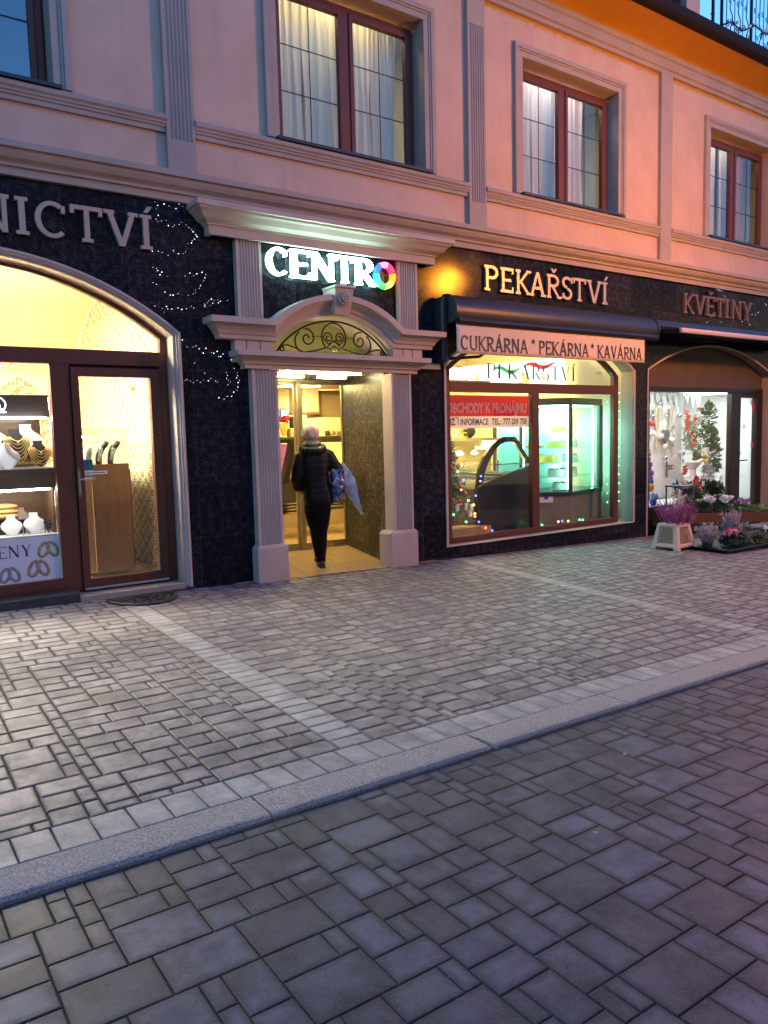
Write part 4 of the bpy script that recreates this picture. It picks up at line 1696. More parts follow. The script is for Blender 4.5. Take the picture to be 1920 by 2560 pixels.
fairy('fairy lights hanging in a tail beside the lower left portal pilaster', [(2.951, 2.68), (3.0, 2.612), (3.065, 2.611), (3.097, 2.626), (3.131, 2.597), (3.205, 2.605), (3.174, 2.554), (3.266, 2.563), (3.291, 2.557), (3.331, 2.579), (3.346, 2.525), (3.369, 2.526), (3.396, 2.553), (3.489, 2.495), (3.518, 2.405), (3.558, 2.358), (3.556, 2.327), (3.543, 2.303), (3.575, 2.277), (3.559, 2.252), (3.554, 2.204), (3.541, 2.167), (3.501, 2.149), (3.476, 2.103), (3.424, 2.1), (3.387, 2.072), (3.328, 2.087), (3.435, 2.227), (3.467, 2.254), (3.45, 2.27), (3.426, 2.293), (3.438, 2.324), (3.426, 2.359)])
fairy('lowest row of fairy lights beside the goldsmith jamb', [(3.178, 2.344), (3.072, 2.446), (2.961, 2.261), (2.98, 2.271), (3.018, 2.26), (3.048, 2.243), (3.089, 2.266), (3.128, 2.246), (3.164, 2.271), (3.216, 2.265), (3.245, 2.289), (3.298, 2.264), (3.318, 2.25)])
fairy('fairy lights tangled around the KVĚTINY letters', [(12.758, 4.052), (12.832, 4.048), (12.868, 4.038), (12.923, 4.051), (12.958, 3.966), (13.014, 3.953), (13.037, 3.932), (13.1, 3.80), (12.9, 3.64), (12.565, 3.566), (12.548, 3.505), (12.47, 3.47), (12.9, 3.50), (13.301, 3.55), (13.444, 3.53), (13.58, 3.56), (13.791, 3.55), (13.837, 3.51), (13.907, 3.709), (14.02, 3.705), (14.115, 3.751), (14.16, 3.773), (14.351, 3.936), (14.399, 3.916)])

# ================================================================== roof terrace railing
t = thing('balcony_railing', (11.6, -.52, 7.88), 'black wrought iron railing of the roof terrace against the sky', 'railing')
YR = -.56
rn = random.Random(3)
for x in (11.62, 11.86, 12.72, 13.6, 14.5, 15.4, 16.3, 17.2):
    mb = MB()
    mb.box(x - .018, x + .018, YR - .018, YR + .018, 7.9, 9.0)
    mb.build('post', IRON, t)
mb = MB()
for a, b in ((11.88, 12.70), (12.74, 13.58), (13.62, 14.48), (14.52, 15.38), (15.42, 16.28)):
    n = 7
    for k in range(1, n):
        x = a + (b - a) * k / n
        if k % 2:
            mb.tube([(x, YR, 7.92), (x, YR, 8.95)], .008, 6)
        else:
            mb.tube([(x, YR, 7.92), (x, YR, 8.02), (x + .05, YR, 8.1), (x + .05, YR, 8.2), (x - .02, YR, 8.3), (x, YR, 8.4), (x, YR, 8.95)], .009, 6)
        mb.tube([(x + px - 0, YR, pz) for px, pz in scroll(.03, 8.0 + .06 * (k % 3), .05, .012, -90, 330, 14)], .007, 5)
        mb.tube([(x + px, YR, pz) for px, pz in scroll(-.02, 8.42 + .05 * (k % 2), .045, .012, 90, 480, 14)], .007, 5)
mb.tube([(11.62, YR, 8.95), (17.2, YR, 8.95)], .018, 8)
mb.tube([(11.86, YR, 7.97), (17.2, YR, 7.97)], .010, 6)
mb.tube([(11.66, YR + .3, 7.95), (11.84, YR, 7.93)], .01, 6)
mb.tube([(x_, YR, z_) for x_, z_ in scroll(11.62, 8.10, .06, .02, 200, 520, 14)], .008, 5)
mb.build('bars_and_scrolls', IRON, t, smooth=True, kind='stuff')
t = thing('garland', (11.9, -.58, 8.0), 'dark leafy garland sagging along the terrace railing', 'garland')
mb = MB()
gp_ = [(11.88 + .062 * k, YR - .03, 7.985 + .012 * k + .05 * math.sin(k * .55)) for k in range(44)]
mb.tube(gp_, .012, 6)
for p in gp_:
    for q in range(7):
        d = Vector((rn.gauss(0, 1), rn.gauss(0, 1), rn.gauss(0, 1))).normalized() * .05
        e = Vector((rn.gauss(0, 1), rn.gauss(0, 1), rn.gauss(0, 1))).normalized() * .014
        P0 = Vector(p)
        mb.add([P0 - e, P0 + d * .5 + e * 1.2, P0 + d], [(0, 1, 2)])
mb.build('leaves', M('garland_leaf', (.015, .022, .012), .6), t, fix=False, kind='stuff')
mb = MB()
for k in (5, 11, 19, 27):
    mb.ball((gp_[k][0], YR - .07, gp_[k][2] + .02), .028, 10)
mb.build('baubles', M('pale_bauble', (.5, .48, .4), .2), t, smooth=True)

for x, zz, col_, es_, lb in ((5.2, 7.05, (1, .84, .40), 7, 'ceiling light in the room behind the yellowish window over the entrance'), (9.0, 7.05, (.95, .9, .95), 7, 'added light panel brightening the curtains over the bakery'), (13.4, 7.05, (1, .9, .7), 4, 'added light panel brightening the curtains over the flower shop')):
    lamp_panel('ceiling_light', x - .6, x + .6, .5, .8, zz, E('room_light_%d' % int(x), col_, es_), lb)  # panels over bakery and flower shop are added to brighten the curtains
# ================================================================== curtains upstairs
def curtain(x0, x1, label, seed, y=.40, tie=None, z0=4.98, z1=6.72):
    rn_ = random.Random(seed)
    ph = [rn_.uniform(0, 6) for _ in range(3)]

    def fn(u, v):
        z = z0 + (z1 - z0) * v
        a = math.sin(u * 31 + ph[0] + .5 * math.sin(v * 2)) * .022 + math.sin(u * 17 + ph[1]) * .018 + math.sin(u * 67 + ph[2]) * .006
        xx = x0 + (x1 - x0) * u
        if tie:
            k = tie * (1 - v) ** 2
            xx += k * (.5 - u) * (x1 - x0)
        return (xx + .015 * math.sin(v * 5 + u * 9), y + a * (.6 + .5 * (1 - v)), z)
    mb = MB()
    mb.grid(fn, 90, 10)
    return mb.build('curtain', CURTAIN, None, smooth=True, fix=False, label=label, cat='curtain', group='curtains in the first-floor windows', org=(x0, y, z1))


curtain(4.24, 4.74, 'white net curtain at the left of the lit yellowish window, over the entrance', 1)
curtain(4.74, 5.22, 'white net curtain left of the middle bar of the lit yellowish window', 2)
curtain(5.22, 5.72, 'white net curtain right of the middle bar of the lit yellowish window', 3)
curtain(5.70, 6.10, 'gathered white net curtain at the right of the lit yellowish window', 4, tie=.35)
curtain(8.0, 8.56, 'pale curtain at the left of the window over the bakery sign', 5)
curtain(8.55, 9.05, 'pale curtain left of the middle bar of the window over the bakery sign', 6)
curtain(9.02, 9.68, 'pale curtain right of the middle bar of the window over the bakery sign', 7)
curtain(12.55, 13.3, 'pale curtain in the left half of the window over the flower shop', 8)
curtain(13.45, 13.98, 'narrow pale curtain in the right half of the window over the flower shop', 9)
curtain(13.99, 14.2, 'ochre strip imitating a yellow reflection in the window over the flower shop', 10)  # ochre sheet stands in for the yellow house mirrored in the pane
COL.objects[-1].data = COL.objects[-1].data.copy()
COL.objects[-1].data.materials[0] = mat_cloth('ochre_reflection', (.55, .30, .04), .3)

# ================================================================== plants and small things
LEAF = M('leaf_green', (.035, .085, .022), .5, col2=(.06, .13, .03), scale=30)
LEAFD = M('dark_leaf', (.014, .035, .014), .5, col2=(.03, .06, .022), scale=30)
LEAFL = M('light_leaf', (.10, .20, .03), .5, col2=(.16, .26, .05), scale=20)
HEATH = M('silver_heather', (.28, .25, .27), .8, col2=(.46, .41, .43), scale=60)
REDF = M('red_petal', (.55, .02, .025), .5, col2=(.65, .05, .04), scale=20)
PINKF = M('pink_petal', (.70, .12, .25), .5, col2=(.78, .30, .40), scale=20)
WHITEF = M('white_petal', (.85, .83, .83), .6)
PURPF = M('purple_petal', (.22, .03, .20), .5, col2=(.32, .22, .5), scale=14)
BLUEG = M('blue_glass', (.02, .10, .75), .08, coat=.6)
SILVER = M('silver_bauble', (.55, .55, .56), .15, 1)
CLAY = M('dark_pot', (.03, .028, .028), .5)
rp = random.Random(5)


def rdir():
    return Vector((rp.gauss(0, 1), rp.gauss(0, 1), rp.gauss(0, 1))).normalized()


def leaf(mb, p, d, L, w):
    d = d.normalized()
    s_ = d.cross(Vector((rp.gauss(0, .4), rp.gauss(0, .4), 1))).normalized() * w
    up = s_.cross(d).normalized() * w * .35
    p = Vector(p)
    mb.add([p, p + d * L * .45 + s_, p + d * L - up, p + d * L * .45 - s_, p + d * L * .5 + up], [(0, 1, 4), (1, 2, 4), (2, 3, 4), (3, 0, 4)])


def clump(mb, c, r, n, L, w, up=.35):
    for _ in range(n):
        d = rdir()
        q = Vector(c) + Vector((d.x * r[0], d.y * r[1], abs(d.z) * r[2] if r[2] < 0 else d.z * r[2])) * rp.random() ** .4
        leaf(mb, q, d + Vector((0, 0, up)), L * rp.uniform(.7, 1.3), w * rp.uniform(.7, 1.2))


def spikes(mb, c, r, h, n, w, lean=.35):
    """upright brushy stems with short needles"""
    for _ in range(n):
        a = rp.uniform(0, 2 * PI)
        k = rp.random() ** .5
        b = Vector((c[0] + r * .5 * k * math.cos(a), c[1] + r * .5 * k * math.sin(a), c[2]))
        tip = b + Vector((r * lean * 2 * k * math.cos(a), r * lean * 2 * k * math.sin(a), h * rp.uniform(.6, 1.05)))
        mb.tube([b, (b + tip) / 2 + rdir() * .01, tip], [w * .5, w * .4, w * .2], 4)
        for j in range(9):
            p = b.lerp(tip, .2 + .8 * j / 9)
            leaf(mb, p, rdir() + Vector((0, 0, .8)), w * 4.5, w * .9)


def bloom(mb, c, r, n=14, up=.6):
    for _ in range(n):
        d = rdir() + Vector((0, 0, up))
        leaf(mb, Vector(c) + rdir() * r * .3, d, r * 1.1, r * .42)


def star_flower(mb, c, r, n=7, nrm=(0, -1, .2)):
    nv = Vector(nrm).normalized()
    a = nv.orthogonal().normalized()
    b = nv.cross(a)
    for k in range(n):
        t = 2 * PI * k / n
        d = a * math.cos(t) + b * math.sin(t) + nv * .25
        leaf(mb, c, d, r, r * .28)


def potted(name, label, c, cat, pot=None, group=None):
    t = thing(name, c, label, cat, group)
    if pot:
        r, h = pot
        mb = MB()
        mb.lathe([(r * .75, 0), (r, h * .92), (r * 1.08, h * .92), (r * 1.08, h), (r * .95, h), (r * .9, h * .85)], c, 14)
        mb.build('pot', CLAY, t, smooth=True, angle=40)
    return t


# ---- outside the flower shop: bucket, tray with heather, planter
gz = lambda x: g(x) + .001
bx, by = 9.80, -1.20
t = thing('flower_bucket', (bx, by, gz(bx)), 'pale square tapered flower stand with recessed sides on the paving', 'flower stand')
rot = Matrix.Rotation(R(4), 4, 'Z')
mb = MB()
z0 = gz(bx)


def sq(h, z):
    return [(bx - h, by - h, z), (bx + h, by - h, z), (bx + h, by + h, z), (bx - h, by + h, z)]


mb.hexa(sq(.195, z0 + .03), sq(.135, z0 + .36))
for sx, sy in ((-1, -1), (1, -1), (1, 1), (-1, 1)):
    b4_ = [(bx + sx * q, by + sy * w_, z) for q, w_, z in ((.225, .225, z0), (.15, .225, z0), (.15, .15, z0), (.225, .15, z0))]
    t4_ = [(bx + sx * q, by + sy * w_, z) for q, w_, z in ((.16, .16, z0 + .375), (.10, .16, z0 + .375), (.10, .10, z0 + .375), (.16, .10, z0 + .375))]
    mb.hexa(b4_, t4_)
mb.hexa(sq(.218, z0 + .045), sq(.212, z0 + .085))
mb.hexa(sq(.166, z0 + .335), sq(.160, z0 + .378))
o = mb.build('stand', M('pale_bucket_plastic', (.64, .48, .39), .5, col2=(.70, .54, .44), scale=8), t, bevel=.006)
mb = MB()
for nx, ny in ((0, -1), (-1, 0)):
    q = []
    for (u_, z) in ((-.115, .10), (.115, .10), (.083, .32), (-.083, .32)):
        k = .205 - .052 * (z - .03) / .33
        q.append((bx + (u_ if nx == 0 else nx * (k - .008)), by + (u_ if ny == 0 else ny * (k - .008)), z0 + z))
    mb.quad(*q)
mb.build('recessed_panel', M('bucket_side_print', (.30, .22, .14), .6, col2=(.22, .15, .09), scale=14), t, fix=False)
t = potted('dried_lavender', 'bunch of purple dried stems standing in the pale flower stand', (bx, by, z0 + .37), 'dried flowers')
mb = MB()
for _ in range(120):
    a = rp.uniform(0, 2 * PI)
    k = rp.random() ** .6
    b = Vector((bx + .11 * k * math.cos(a), by + .11 * k * math.sin(a), z0 + .30))
    tip = b + Vector((.22 * k * math.cos(a), .2 * k * math.sin(a), rp.uniform(.25, .42)))
    mb.tube([b, tip], [.003, .0022], 4)
    for j in range(5):
        leaf(mb, b.lerp(tip, .6 + .4 * j / 5), rdir() + Vector((0, 0, .7)), .03, .006)
mb.build('purple_stems', M('dyed_purple_stem', (.20, .03, .22), .7, col2=(.45, .10, .30), scale=20), t, fix=False, kind='stuff')
mb = MB()
for _ in range(46):
    a = rp.uniform(0, 2 * PI)
    p = Vector((bx + .12 + rp.uniform(-.08, .12) * math.cos(a), by + rp.uniform(-.1, .1), z0 + rp.uniform(.62, .88)))
    mb.ball(p, rp.uniform(.008, .016), 6)
    mb.tube([(bx + .03, by, z0 + .4), p], .002, 3)
mb.build('pale_heads', M('pale_dried_head', (.6, .50, .45), .8), t, fix=False, kind='stuff')
mb = MB()
for k in range(9):
    x = bx - .19 + .045 * k
    mb.add([(x, by - .17 + .03 * (k % 3), z0 + .36), (x + .05, by - .17, z0 + .36), (x + .05 + .02 * (k - 4), by - .23, z0 + .60 + .04 * (k % 2)), (x - .01 + .02 * (k - 4), by - .22, z0 + .63 - .04 * (k % 2))], [(0, 1, 2, 3)])
mb.build('pink_cellophane', mat_glass('pink_film', (.85, .45, .75), .15, .08), t, fix=False)

tz = gz(10.5)
t = thing('plant_tray', (10.5, -1.6, tz), 'low black plastic tray of potted plants on the paving', 'plant tray')
mb = MB()
mb.hexa([(9.9, -1.97, g(9.9)), (11.9, -1.97, g(11.9)), (11.9, -1.28, g(11.9)), (9.95, -1.28, g(9.9))], [(9.86, -2.0, g(9.9) + .055), (11.92, -2.0, g(11.9) + .055), (11.92, -1.25, g(11.9) + .055), (9.92, -1.25, g(9.9) + .055)])
mb.box(9.88, 11.93, -2.015, -1.995, tz + .045, tz + .07)
mb.build('tray', BLACK, t, bevel=.01, seg=3)


def pot_plant(label, c, fol, matf, flo=None, matw=None, pot=(.075, .11), name='potted_plant', grp='pots in the black tray'):
    t = potted(name, label, c, 'potted plant', pot, grp)
    mb = MB()
    fol(mb)
    mb.build('foliage', matf, t, fix=False, kind='stuff')
    if flo:
        mb = MB()
        flo(mb)
        mb.build('flowers', matw, t, fix=False, kind='stuff')
    return t


for (x, y, h, lb) in ((10.0, -1.62, .24, 'silver heather at the left end of the black tray beside the flower stand'), (10.24, -1.45, .25, 'silver heather behind the pink cyclamen in the black tray')):
    c = (x, y, g(x) + .05)
    pot_plant(lb, c, lambda mb: spikes(mb, (c[0], c[1], c[2] + .07), .15, h, 60, .011), HEATH)
c = (10.80, -1.50, g(10.8) + .05)
pot_plant('tallest silver heather, cone shaped, in the middle of the black tray', c, lambda mb: (spikes(mb, (c[0], c[1], c[2] + .08), .13, .40, 60, .012, .3), spikes(mb, (c[0] + .05, c[1], c[2] + .08), .2, .25, 50, .012)), HEATH)
c = (10.32, -1.78, g(10.3) + .05)
pot_plant('pink cyclamen with dark leaves at the front of the black tray', c, lambda mb: clump(mb, (c[0], c[1], c[2] + .10), (.17, .13, .06), 220, .05, .026), LEAFD,
          lambda mb: [bloom(mb, (c[0] + dx, c[1] - .02 + dy, c[2] + .20 + dz), .05, 28) for dx, dy, dz in ((-.12, 0, 0), (-.05, .02, .02), (.0, -.03, .01), (.04, .03, .02), (-.09, .04, .03))], PINKF)
c = (10.62, -1.72, g(10.6) + .05)
pot_plant('paler pink cyclamen right of the brighter pink one in the black tray', c, lambda mb: clump(mb, (c[0], c[1], c[2] + .09), (.15, .12, .06), 180, .05, .026), LEAFD,
          lambda mb: [bloom(mb, (c[0] + dx, c[1] + dy, c[2] + .17 + dz), .034, 20) for dx, dy, dz in ((-.05, 0, .03), (.0, .03, .02), (.09, -.03, -.03))], M('pale_pink_petal', (.75, .35, .42), .5))
c = (11.05, -1.78, g(11) + .05)
pot_plant('low yellow-green plant at the front right of the black tray', c, lambda mb: clump(mb, (c[0], c[1], c[2] + .07), (.20, .13, .07), 320, .045, .012), M('olive_leaf', (.16, .17, .03), .6, col2=(.10, .13, .03), scale=20))
c = (11.15, -1.40, g(11) + .05)
pot_plant('dark feathery conifer behind the yellow-green plant in the black tray', c, lambda mb: clump(mb, (c[0], c[1], c[2] + .17), (.26, .15, .15), 420, .06, .008), LEAFD)
c = (11.45, -1.72, g(11.4) + .05)
pot_plant('white-flowered plant in a pale pot at the right photo edge', c, lambda mb: clump(mb, (c[0], c[1], c[2] + .12), (.12, .1, .05), 120, .05, .02), LEAFD,
          lambda mb: [bloom(mb, (c[0] + dx, c[1], c[2] + .18), .05, 18) for dx in (-.05, .05)], WHITEF, (.085, .11))
t = thing('price_tag', (10.98, -2.02, g(11) + .05), 'small white price tag clipped to the front of the black tray', 'price tag')
mb = MB()
mb.box(10.95, 11.01, -2.022, -2.018, g(11) + .03, g(11) + .10)
mb.build('card', WHITE, t)
mb = MB()
mb.box(10.975, 10.985, -2.018, -2.012, g(11) + .02, g(11) + .06)
mb.build('clip', ALU, t)

# wooden planter on a bench
t = thing('planter_box', (12.3, -.5, 0), 'long red-brown wooden planter box in front of the flower shop window', 'planter')
mb = MB()
mb.hexa([(11.46, -.38, .03), (13.6, -.80, -.06), (13.7, -.35, -.06), (11.5, -.03, .03)], [(11.46, -.38, .21), (13.6, -.80, .12), (13.7, -.35, .12), (11.5, -.03, .21)])
mb.build('box', mat_wood('planter_wood', (.075, .020, .009), (.14, .042, .018), 'x', .5), t, bevel=.008)
mb = MB()
mb.hexa([(11.48, -.36, .205), (13.58, -.77, .115), (13.66, -.38, .115), (11.52, -.05, .205)], [(11.48, -.36, .222), (13.58, -.77, .132), (13.66, -.38, .132), (11.52, -.05, .222)])
mb.build('soil', M('potting_soil', (.02, .014, .01), .95), t)
mb = MB()
mb.box(10.92, 11.45, -.34, -.04, .02, .30)
mb.box(10.92, 11.45, -.36, -.34, .19, .31)
mb.build('side_bench', mat_wood('bench_wood', (.05, .017, .010), (.09, .03, .016), 'x', .5), t, bevel=.006)
mb = MB()
mb.box(11.6, 13.3, -.30, -.1, -.25, .03)
mb.build('support', BLACK, t)
PL = 'plants in the wooden planter'


def planter_plant(label, c, fol, mf, flo=None, mw=None):
    return pot_plant(label, c, fol, mf, flo, mw, None, 'planter_plant', PL)


c1_ = (11.56, -.24, .2)
planter_plant('red cyclamen at the left end of the wooden planter', c1_, lambda mb: clump(mb, (11.50, -.24, .27), (.10, .08, .06), 120, .05, .02), LEAFD, lambda mb: [bloom(mb, (11.45 + dx, -.30, .31 + dz), .05, 20) for dx, dz in ((0, 0), (.06, .02))], REDF)
planter_plant('white cyclamen in the wooden planter, left of the other white one', (11.92, -.40, .2), lambda mb: clump(mb, (11.92, -.36, .27), (.17, .1, .07), 200, .055, .022), LEAFD, lambda mb: [bloom(mb, (11.92 + dx, -.45, .385 + dz), .058, 26, 1.2) for dx, dz in ((-.10, .02), (-.05, .05), (0, .0), (.07, -.02), (.03, .04), (.11, .01))], WHITEF)
planter_plant('white cyclamen in the wooden planter, beside the purple flowers', (12.35, -.50, .19), lambda mb: clump(mb, (12.35, -.44, .26), (.18, .1, .06), 200, .055, .022), LEAF, lambda mb: [bloom(mb, (12.28 + dx, -.53, .375 + dz), .060, 26, 1.2) for dx, dz in ((-.08, .03), (-.02, .05), (.03, .02), (.09, .01), (0, -.02), (.14, .03))], WHITEF)
planter_plant('purple and lilac primroses in the wooden planter', (12.75, -.56, .17), lambda mb: clump(mb, (12.8, -.5, .22), (.28, .1, .05), 240, .06, .022), LEAFL, lambda mb: [bloom(mb, (12.60 + dx, -.58, .33 + dz), .05, 18) for dx, dz in ((-.06, .0), (.02, .04), (.1, .03), (.18, .0), (.26, -.01), (.33, .01))], PURPF)
planter_plant('grassy green plant at the right end of the wooden planter', (13.15, -.6, .15), lambda mb: clump(mb, (13.15, -.6, .18), (.3, .1, .05), 300, .06, .012), LEAFL)
planter_plant('small bushy conifer in the wooden planter under the red poinsettia', (11.9, -.12, .2), lambda mb: clump(mb, (11.9, -.12, .44), (.24, .13, .20), 900, .07, .016), LEAF)
planter_plant('rounded dark conifer in the wooden planter below the window post', (12.42, -.2, .19), lambda mb: clump(mb, (12.45, -.20, .45), (.26, .14, .23), 1000, .07, .016), LEAFD)
planter_plant('cream poinsettia behind the glass lantern by the flower shop window', (11.75, -.05, .2), lambda mb: clump(mb, (11.72, -.02, .58), (.18, .06, .14), 160, .06, .024), LEAF, lambda mb: [star_flower(mb, (11.72 + dx, -.10, .66 + dz), .075) for dx, dz in ((-.12, .06), (-.02, .10), (.05, 0), (.12, -.06), (.2, -.04), (-.1, .16))], M('cream_bract', (.62, .56, .46), .6))
planter_plant('red poinsettia standing tallest over the wooden planter', (12.05, -.1, .2), lambda mb: (clump(mb, (12.05, -.05, .5), (.1, .06, .1), 90, .06, .022), mb.tube([(12.05, -.05, .2), (12.05, -.05, .6)], .01, 5)), LEAFD, lambda mb: [star_flower(mb, (12.05 + dx, -.12, .62 + dz), .10, 8) for dx, dz in ((-.05, .03), (.07, -.02), (0, .12), (-.07, -.06), (.05, -.10), (.0, .0))], REDF)
t = thing('lantern', (11.53, -.2, .34), 'square grey metal lantern with a cream candle, standing at the planter', 'lantern')
mb = MB()
for x in (11.34, 11.70):
    for y in (-.30, -.02):
        mb.box(x, x + .02, y, y + .02, .30, .66)
mb.box(11.33, 11.73, -.31, .01, .655, .68)
mb.box(11.33, 11.73, -.31, .01, .29, .305)
mb.build('frame', M('grey_lantern_metal', (.16, .18, .20), .4, .6), t)
mb = MB()
mb.box(11.36, 11.70, -.292, -.288, .31, .655)
mb.build('pane', GLASSC, t)
mb = MB()
mb.lathe([(.05, 0), (.05, .2), (.008, .2), (.004, .22)], (11.53, -.15, .306), 14)
mb.build('candle', M('cream_wax', (.6, .48, .33), .5), t, smooth=True, angle=40)

# ---- inside the flower shop window
t = thing('decor_board', (12.6, 1.2, .3), 'white display board hung with silver and white ornaments in the flower shop', 'board')
mb = MB()
mb.box(12.0, 13.62, 1.22, 1.25, .30, 2.34)
mb.build('panel', WHITEG, t)
mb = MB()
for k in range(9):
    x = 12.5 + .19 * k
    mb.add([(x, 1.19, 2.33), (x + .2, 1.19, 2.33), (x + .1, 1.17, 2.33 - .22 - .08 * (k % 3))], [(0, 1, 2)])
mb.build('paper_points', WHITE, t, fix=False)
OR = 'ornaments hung on the white display board'
orn = [(12.80, 2.13, 'silver', .03, 'small silver bauble near the top of the white board'), (12.58, 1.90, 'silver', .032, 'silver bauble left of the raffia wings on the white board'), (12.99, 1.89, 'silver', .032, 'silver bauble right of the raffia wings on the white board'),
       (13.44, 1.89, 'silver', .045, 'large silver bauble beside the red garland'), (12.57, 1.75, 'red', .06, 'red ball at the left edge of the flower shop window'), (12.60, 1.56, 'white', .055, 'white ball just below the red ball'), (12.83, 1.50, 'white', .065, 'white ball left of the dark heart on the white board'),
       (13.18, 1.42, 'white', .065, 'white ball right of the dark heart on the white board'), (12.98, 1.30, 'white', .05, 'lower white ball under the dark heart'), (13.54, 1.15, 'white', .06, 'white ball beside the leafy garland foot'), (12.99, 1.07, 'silver', .045, 'silver bauble low on the white board')]
for x, z, k, r_, lb in orn:
    t = thing('bauble', (x, 1.15, z), lb, 'bauble', OR)
    mb = MB()
    mb.ball((x, 1.15, z), r_, 14)
    mb.build('ball', {'silver': SILVER, 'red': REDF, 'white': WHITE}[k], t, smooth=True)
    mb = MB()
    mb.lathe([(.008, 0), (.008, .014), (.003, .02), (.003, .05)], (x, 1.15, z + r_ - .003), 8)
    mb.build('cap', SILVER, t)
TWIG = M('dark_twig', (.06, .035, .03), .8)
for x, z, lb in ((13.27, 1.67, 'dark twig star highest in the column of stars'), (13.26, 1.49, 'dark twig star second from the top'), (13.25, 1.32, 'brown cone star in the middle of the column'), (13.24, 1.15, 'dark twig star lowest in the column'), (13.60, .99, 'brown twig reindeer beside the plant pots')):
    t = thing('twig_star', (x, 1.17, z), lb, 'ornament', OR)
    mb = MB()
    for k in range(5):
        a = rp.uniform(0, .6) + k * 2 * PI / 5
        mb.tube([(x, 1.17, z), (x + .06 * math.cos(a), 1.165, z + .07 * math.sin(a))], [.008, .003], 5)
    mb.build('twigs', TWIG, t)
    mb = MB()
    mb.tube([(x, 1.18, z + .05), (x, 1.2, z + .16)], .0015, 4)
    mb.build('string', WIRE, t)
t = thing('heart_ornament', (12.98, 1.15, 1.5), 'dark grey feather heart hanging between the white balls', 'ornament', OR)
mb = MB()
hp = []
for k in range(26):
    a = 2 * PI * k / 26
    hp.append((12.99 + .0075 * 16 * math.sin(a) ** 3, 1.50 + .0085 * (13 * math.cos(a) - 5 * math.cos(2 * a) - 2 * math.cos(3 * a) - math.cos(4 * a)) * 1.25))
mb.py(hp, 1.13, 1.16)
mb.build('heart', M('grey_felt', (.10, .10, .11), .9), t, bevel=.008)
for x, z, lb in ((12.76, 1.72, 'pair of beige raffia wings on the left of the white board'), (13.13, 1.72, 'beige raffia cone right of the wings on the white board')):
    t = thing('raffia_wings', (x, 1.16, z), lb, 'ornament', OR)
    mb = MB()
    for s_ in ((-1, 1) if x < 13 else (1,)):
        for k in range(16):
            a = s_ * (.08 + .025 * k)
            mb.tube([(x, 1.18, z - .2), (x + .3 * math.sin(a), 1.16, z + .33 * math.cos(a))], [.004, .010], 5)
            mb.tube([(x, 1.18, z - .2), (x - s_ * .14 * math.sin(.2 + .03 * k), 1.16, z - .2 - .26 * math.cos(.03 * k))], [.004, .008], 5)
    mb.build('raffia', M('raffia', (.50, .40, .28), .9) if x < 13 else bpy.data.materials['raffia'], t)
t = thing('wooden_sledge', (13.1, 1.16, .9), 'brown wooden sledge ornament low on the white board', 'ornament', OR)
mb = MB()
mb.box(13.04, 13.07, 1.15, 1.17, .70, 1.0)
mb.box(13.07, 13.26, 1.15, 1.17, .84, .86)
mb.tube([(13.26, 1.16, .85), (13.29, 1.16, .88), (13.29, 1.16, .93)], .008, 6)
for x in (13.12, 13.2):
    mb.box(x, x + .012, 1.15, 1.17, .86, .92)
mb.box(13.07, 13.26, 1.15, 1.165, .92, .935)
mb.build('wood', TWIG, t)
# garlands and plants
t = thing('leafy_garland', (13.65, 1.0, 1.2), 'tall leafy garland with red berries hanging in the flower shop', 'garland')
mb = MB()
for k in range(13):
    clump(mb, (13.62 + .10 * math.sin(k * 1.3), 1.0, 1.22 + .05 * k), (.24, .08, .06), 55, .055, .02)
mb.build('leaves', M('pale_leaf', (.20, .27, .12), .6, col2=(.36, .40, .26), scale=16), t, fix=False, kind='stuff')
mb = MB()
for _ in range(60):
    mb.ball((13.38 + rp.gauss(0, .05), .95, rp.uniform(1.55, 2.0)), .018, 6)
for dx, dz in ((.42, 1.99), (.78, 2.08), (.28, 1.8), (.2, 1.53), (.6, 1.48), (.25, 1.38), (.2, 1.28), (.55, 1.75)):
    bloom(mb, (13.36 + dx - .03, .92, dz), .06, 14)
mb.build('red_berries', REDF, t, fix=False, kind='stuff')
t = potted('houseplant', 'tall green houseplant hanging at the right of the flower shop window', (13.75, .8, 1.3), 'plant')
mb = MB()
clump(mb, (13.80, .75, 1.85), (.16, .1, .25), 260, .09, .028)
clump(mb, (13.70, .8, 1.40), (.10, .1, .25), 160, .08, .022)
clump(mb, (13.85, .7, 1.15), (.14, .1, .45), 260, .11, .05)
mb.build('foliage', LEAF, t, fix=False, kind='stuff')
t = potted('yellow_orchid_plant', 'bright green plant with yellow flower in a white urn', (13.08, .62, .98), 'plant')
mb = MB()
for k in range(16):
    a = PI * k / 15
    leaf(mb, (13.14, .6, 1.02), Vector((math.cos(a) * .8, -.2, .9 * math.sin(a) + .3)), .24, .035)
mb.build('foliage', LEAFL, t, fix=False)
mb = MB()
bloom(mb, (13.42, .58, 1.04), .09, 24)
mb.build('flowers', M('yellow_petal', (.8, .6, .02), .5), t, fix=False)
mb = MB()
mb.lathe([(.10, 0), (.06, .03), (.05, .16), (.14, .26), (.15, .30), (.12, .30)], (13.1, .62, .70), 16)
mb.build('urn', WHITE, t, smooth=True, angle=40)
t = thing('floral_column', (13.5, .6, .6), 'white flocked candle column at the centre of the flower shop window', 'ornament')
mb = MB()
mb.lathe([(.16, 0), (.13, .06), (.045, .12), (.045, .6), (.06, .64)], (13.5, .6, .62), 14)
mb.build('column', WHITE, t, smooth=True, angle=40)
mb = MB()
clump(mb, (13.48, .55, .82), (.13, .1, .12), 240, .05, .016)
mb.build('flocking', M('frosted_needles', (.5, .55, .56), .8), t, fix=False, kind='stuff')
t = potted('red_amaryllis', 'red amaryllis on a tall stem left of the white urn', (12.7, .6, .45), 'plant')
mb = MB()
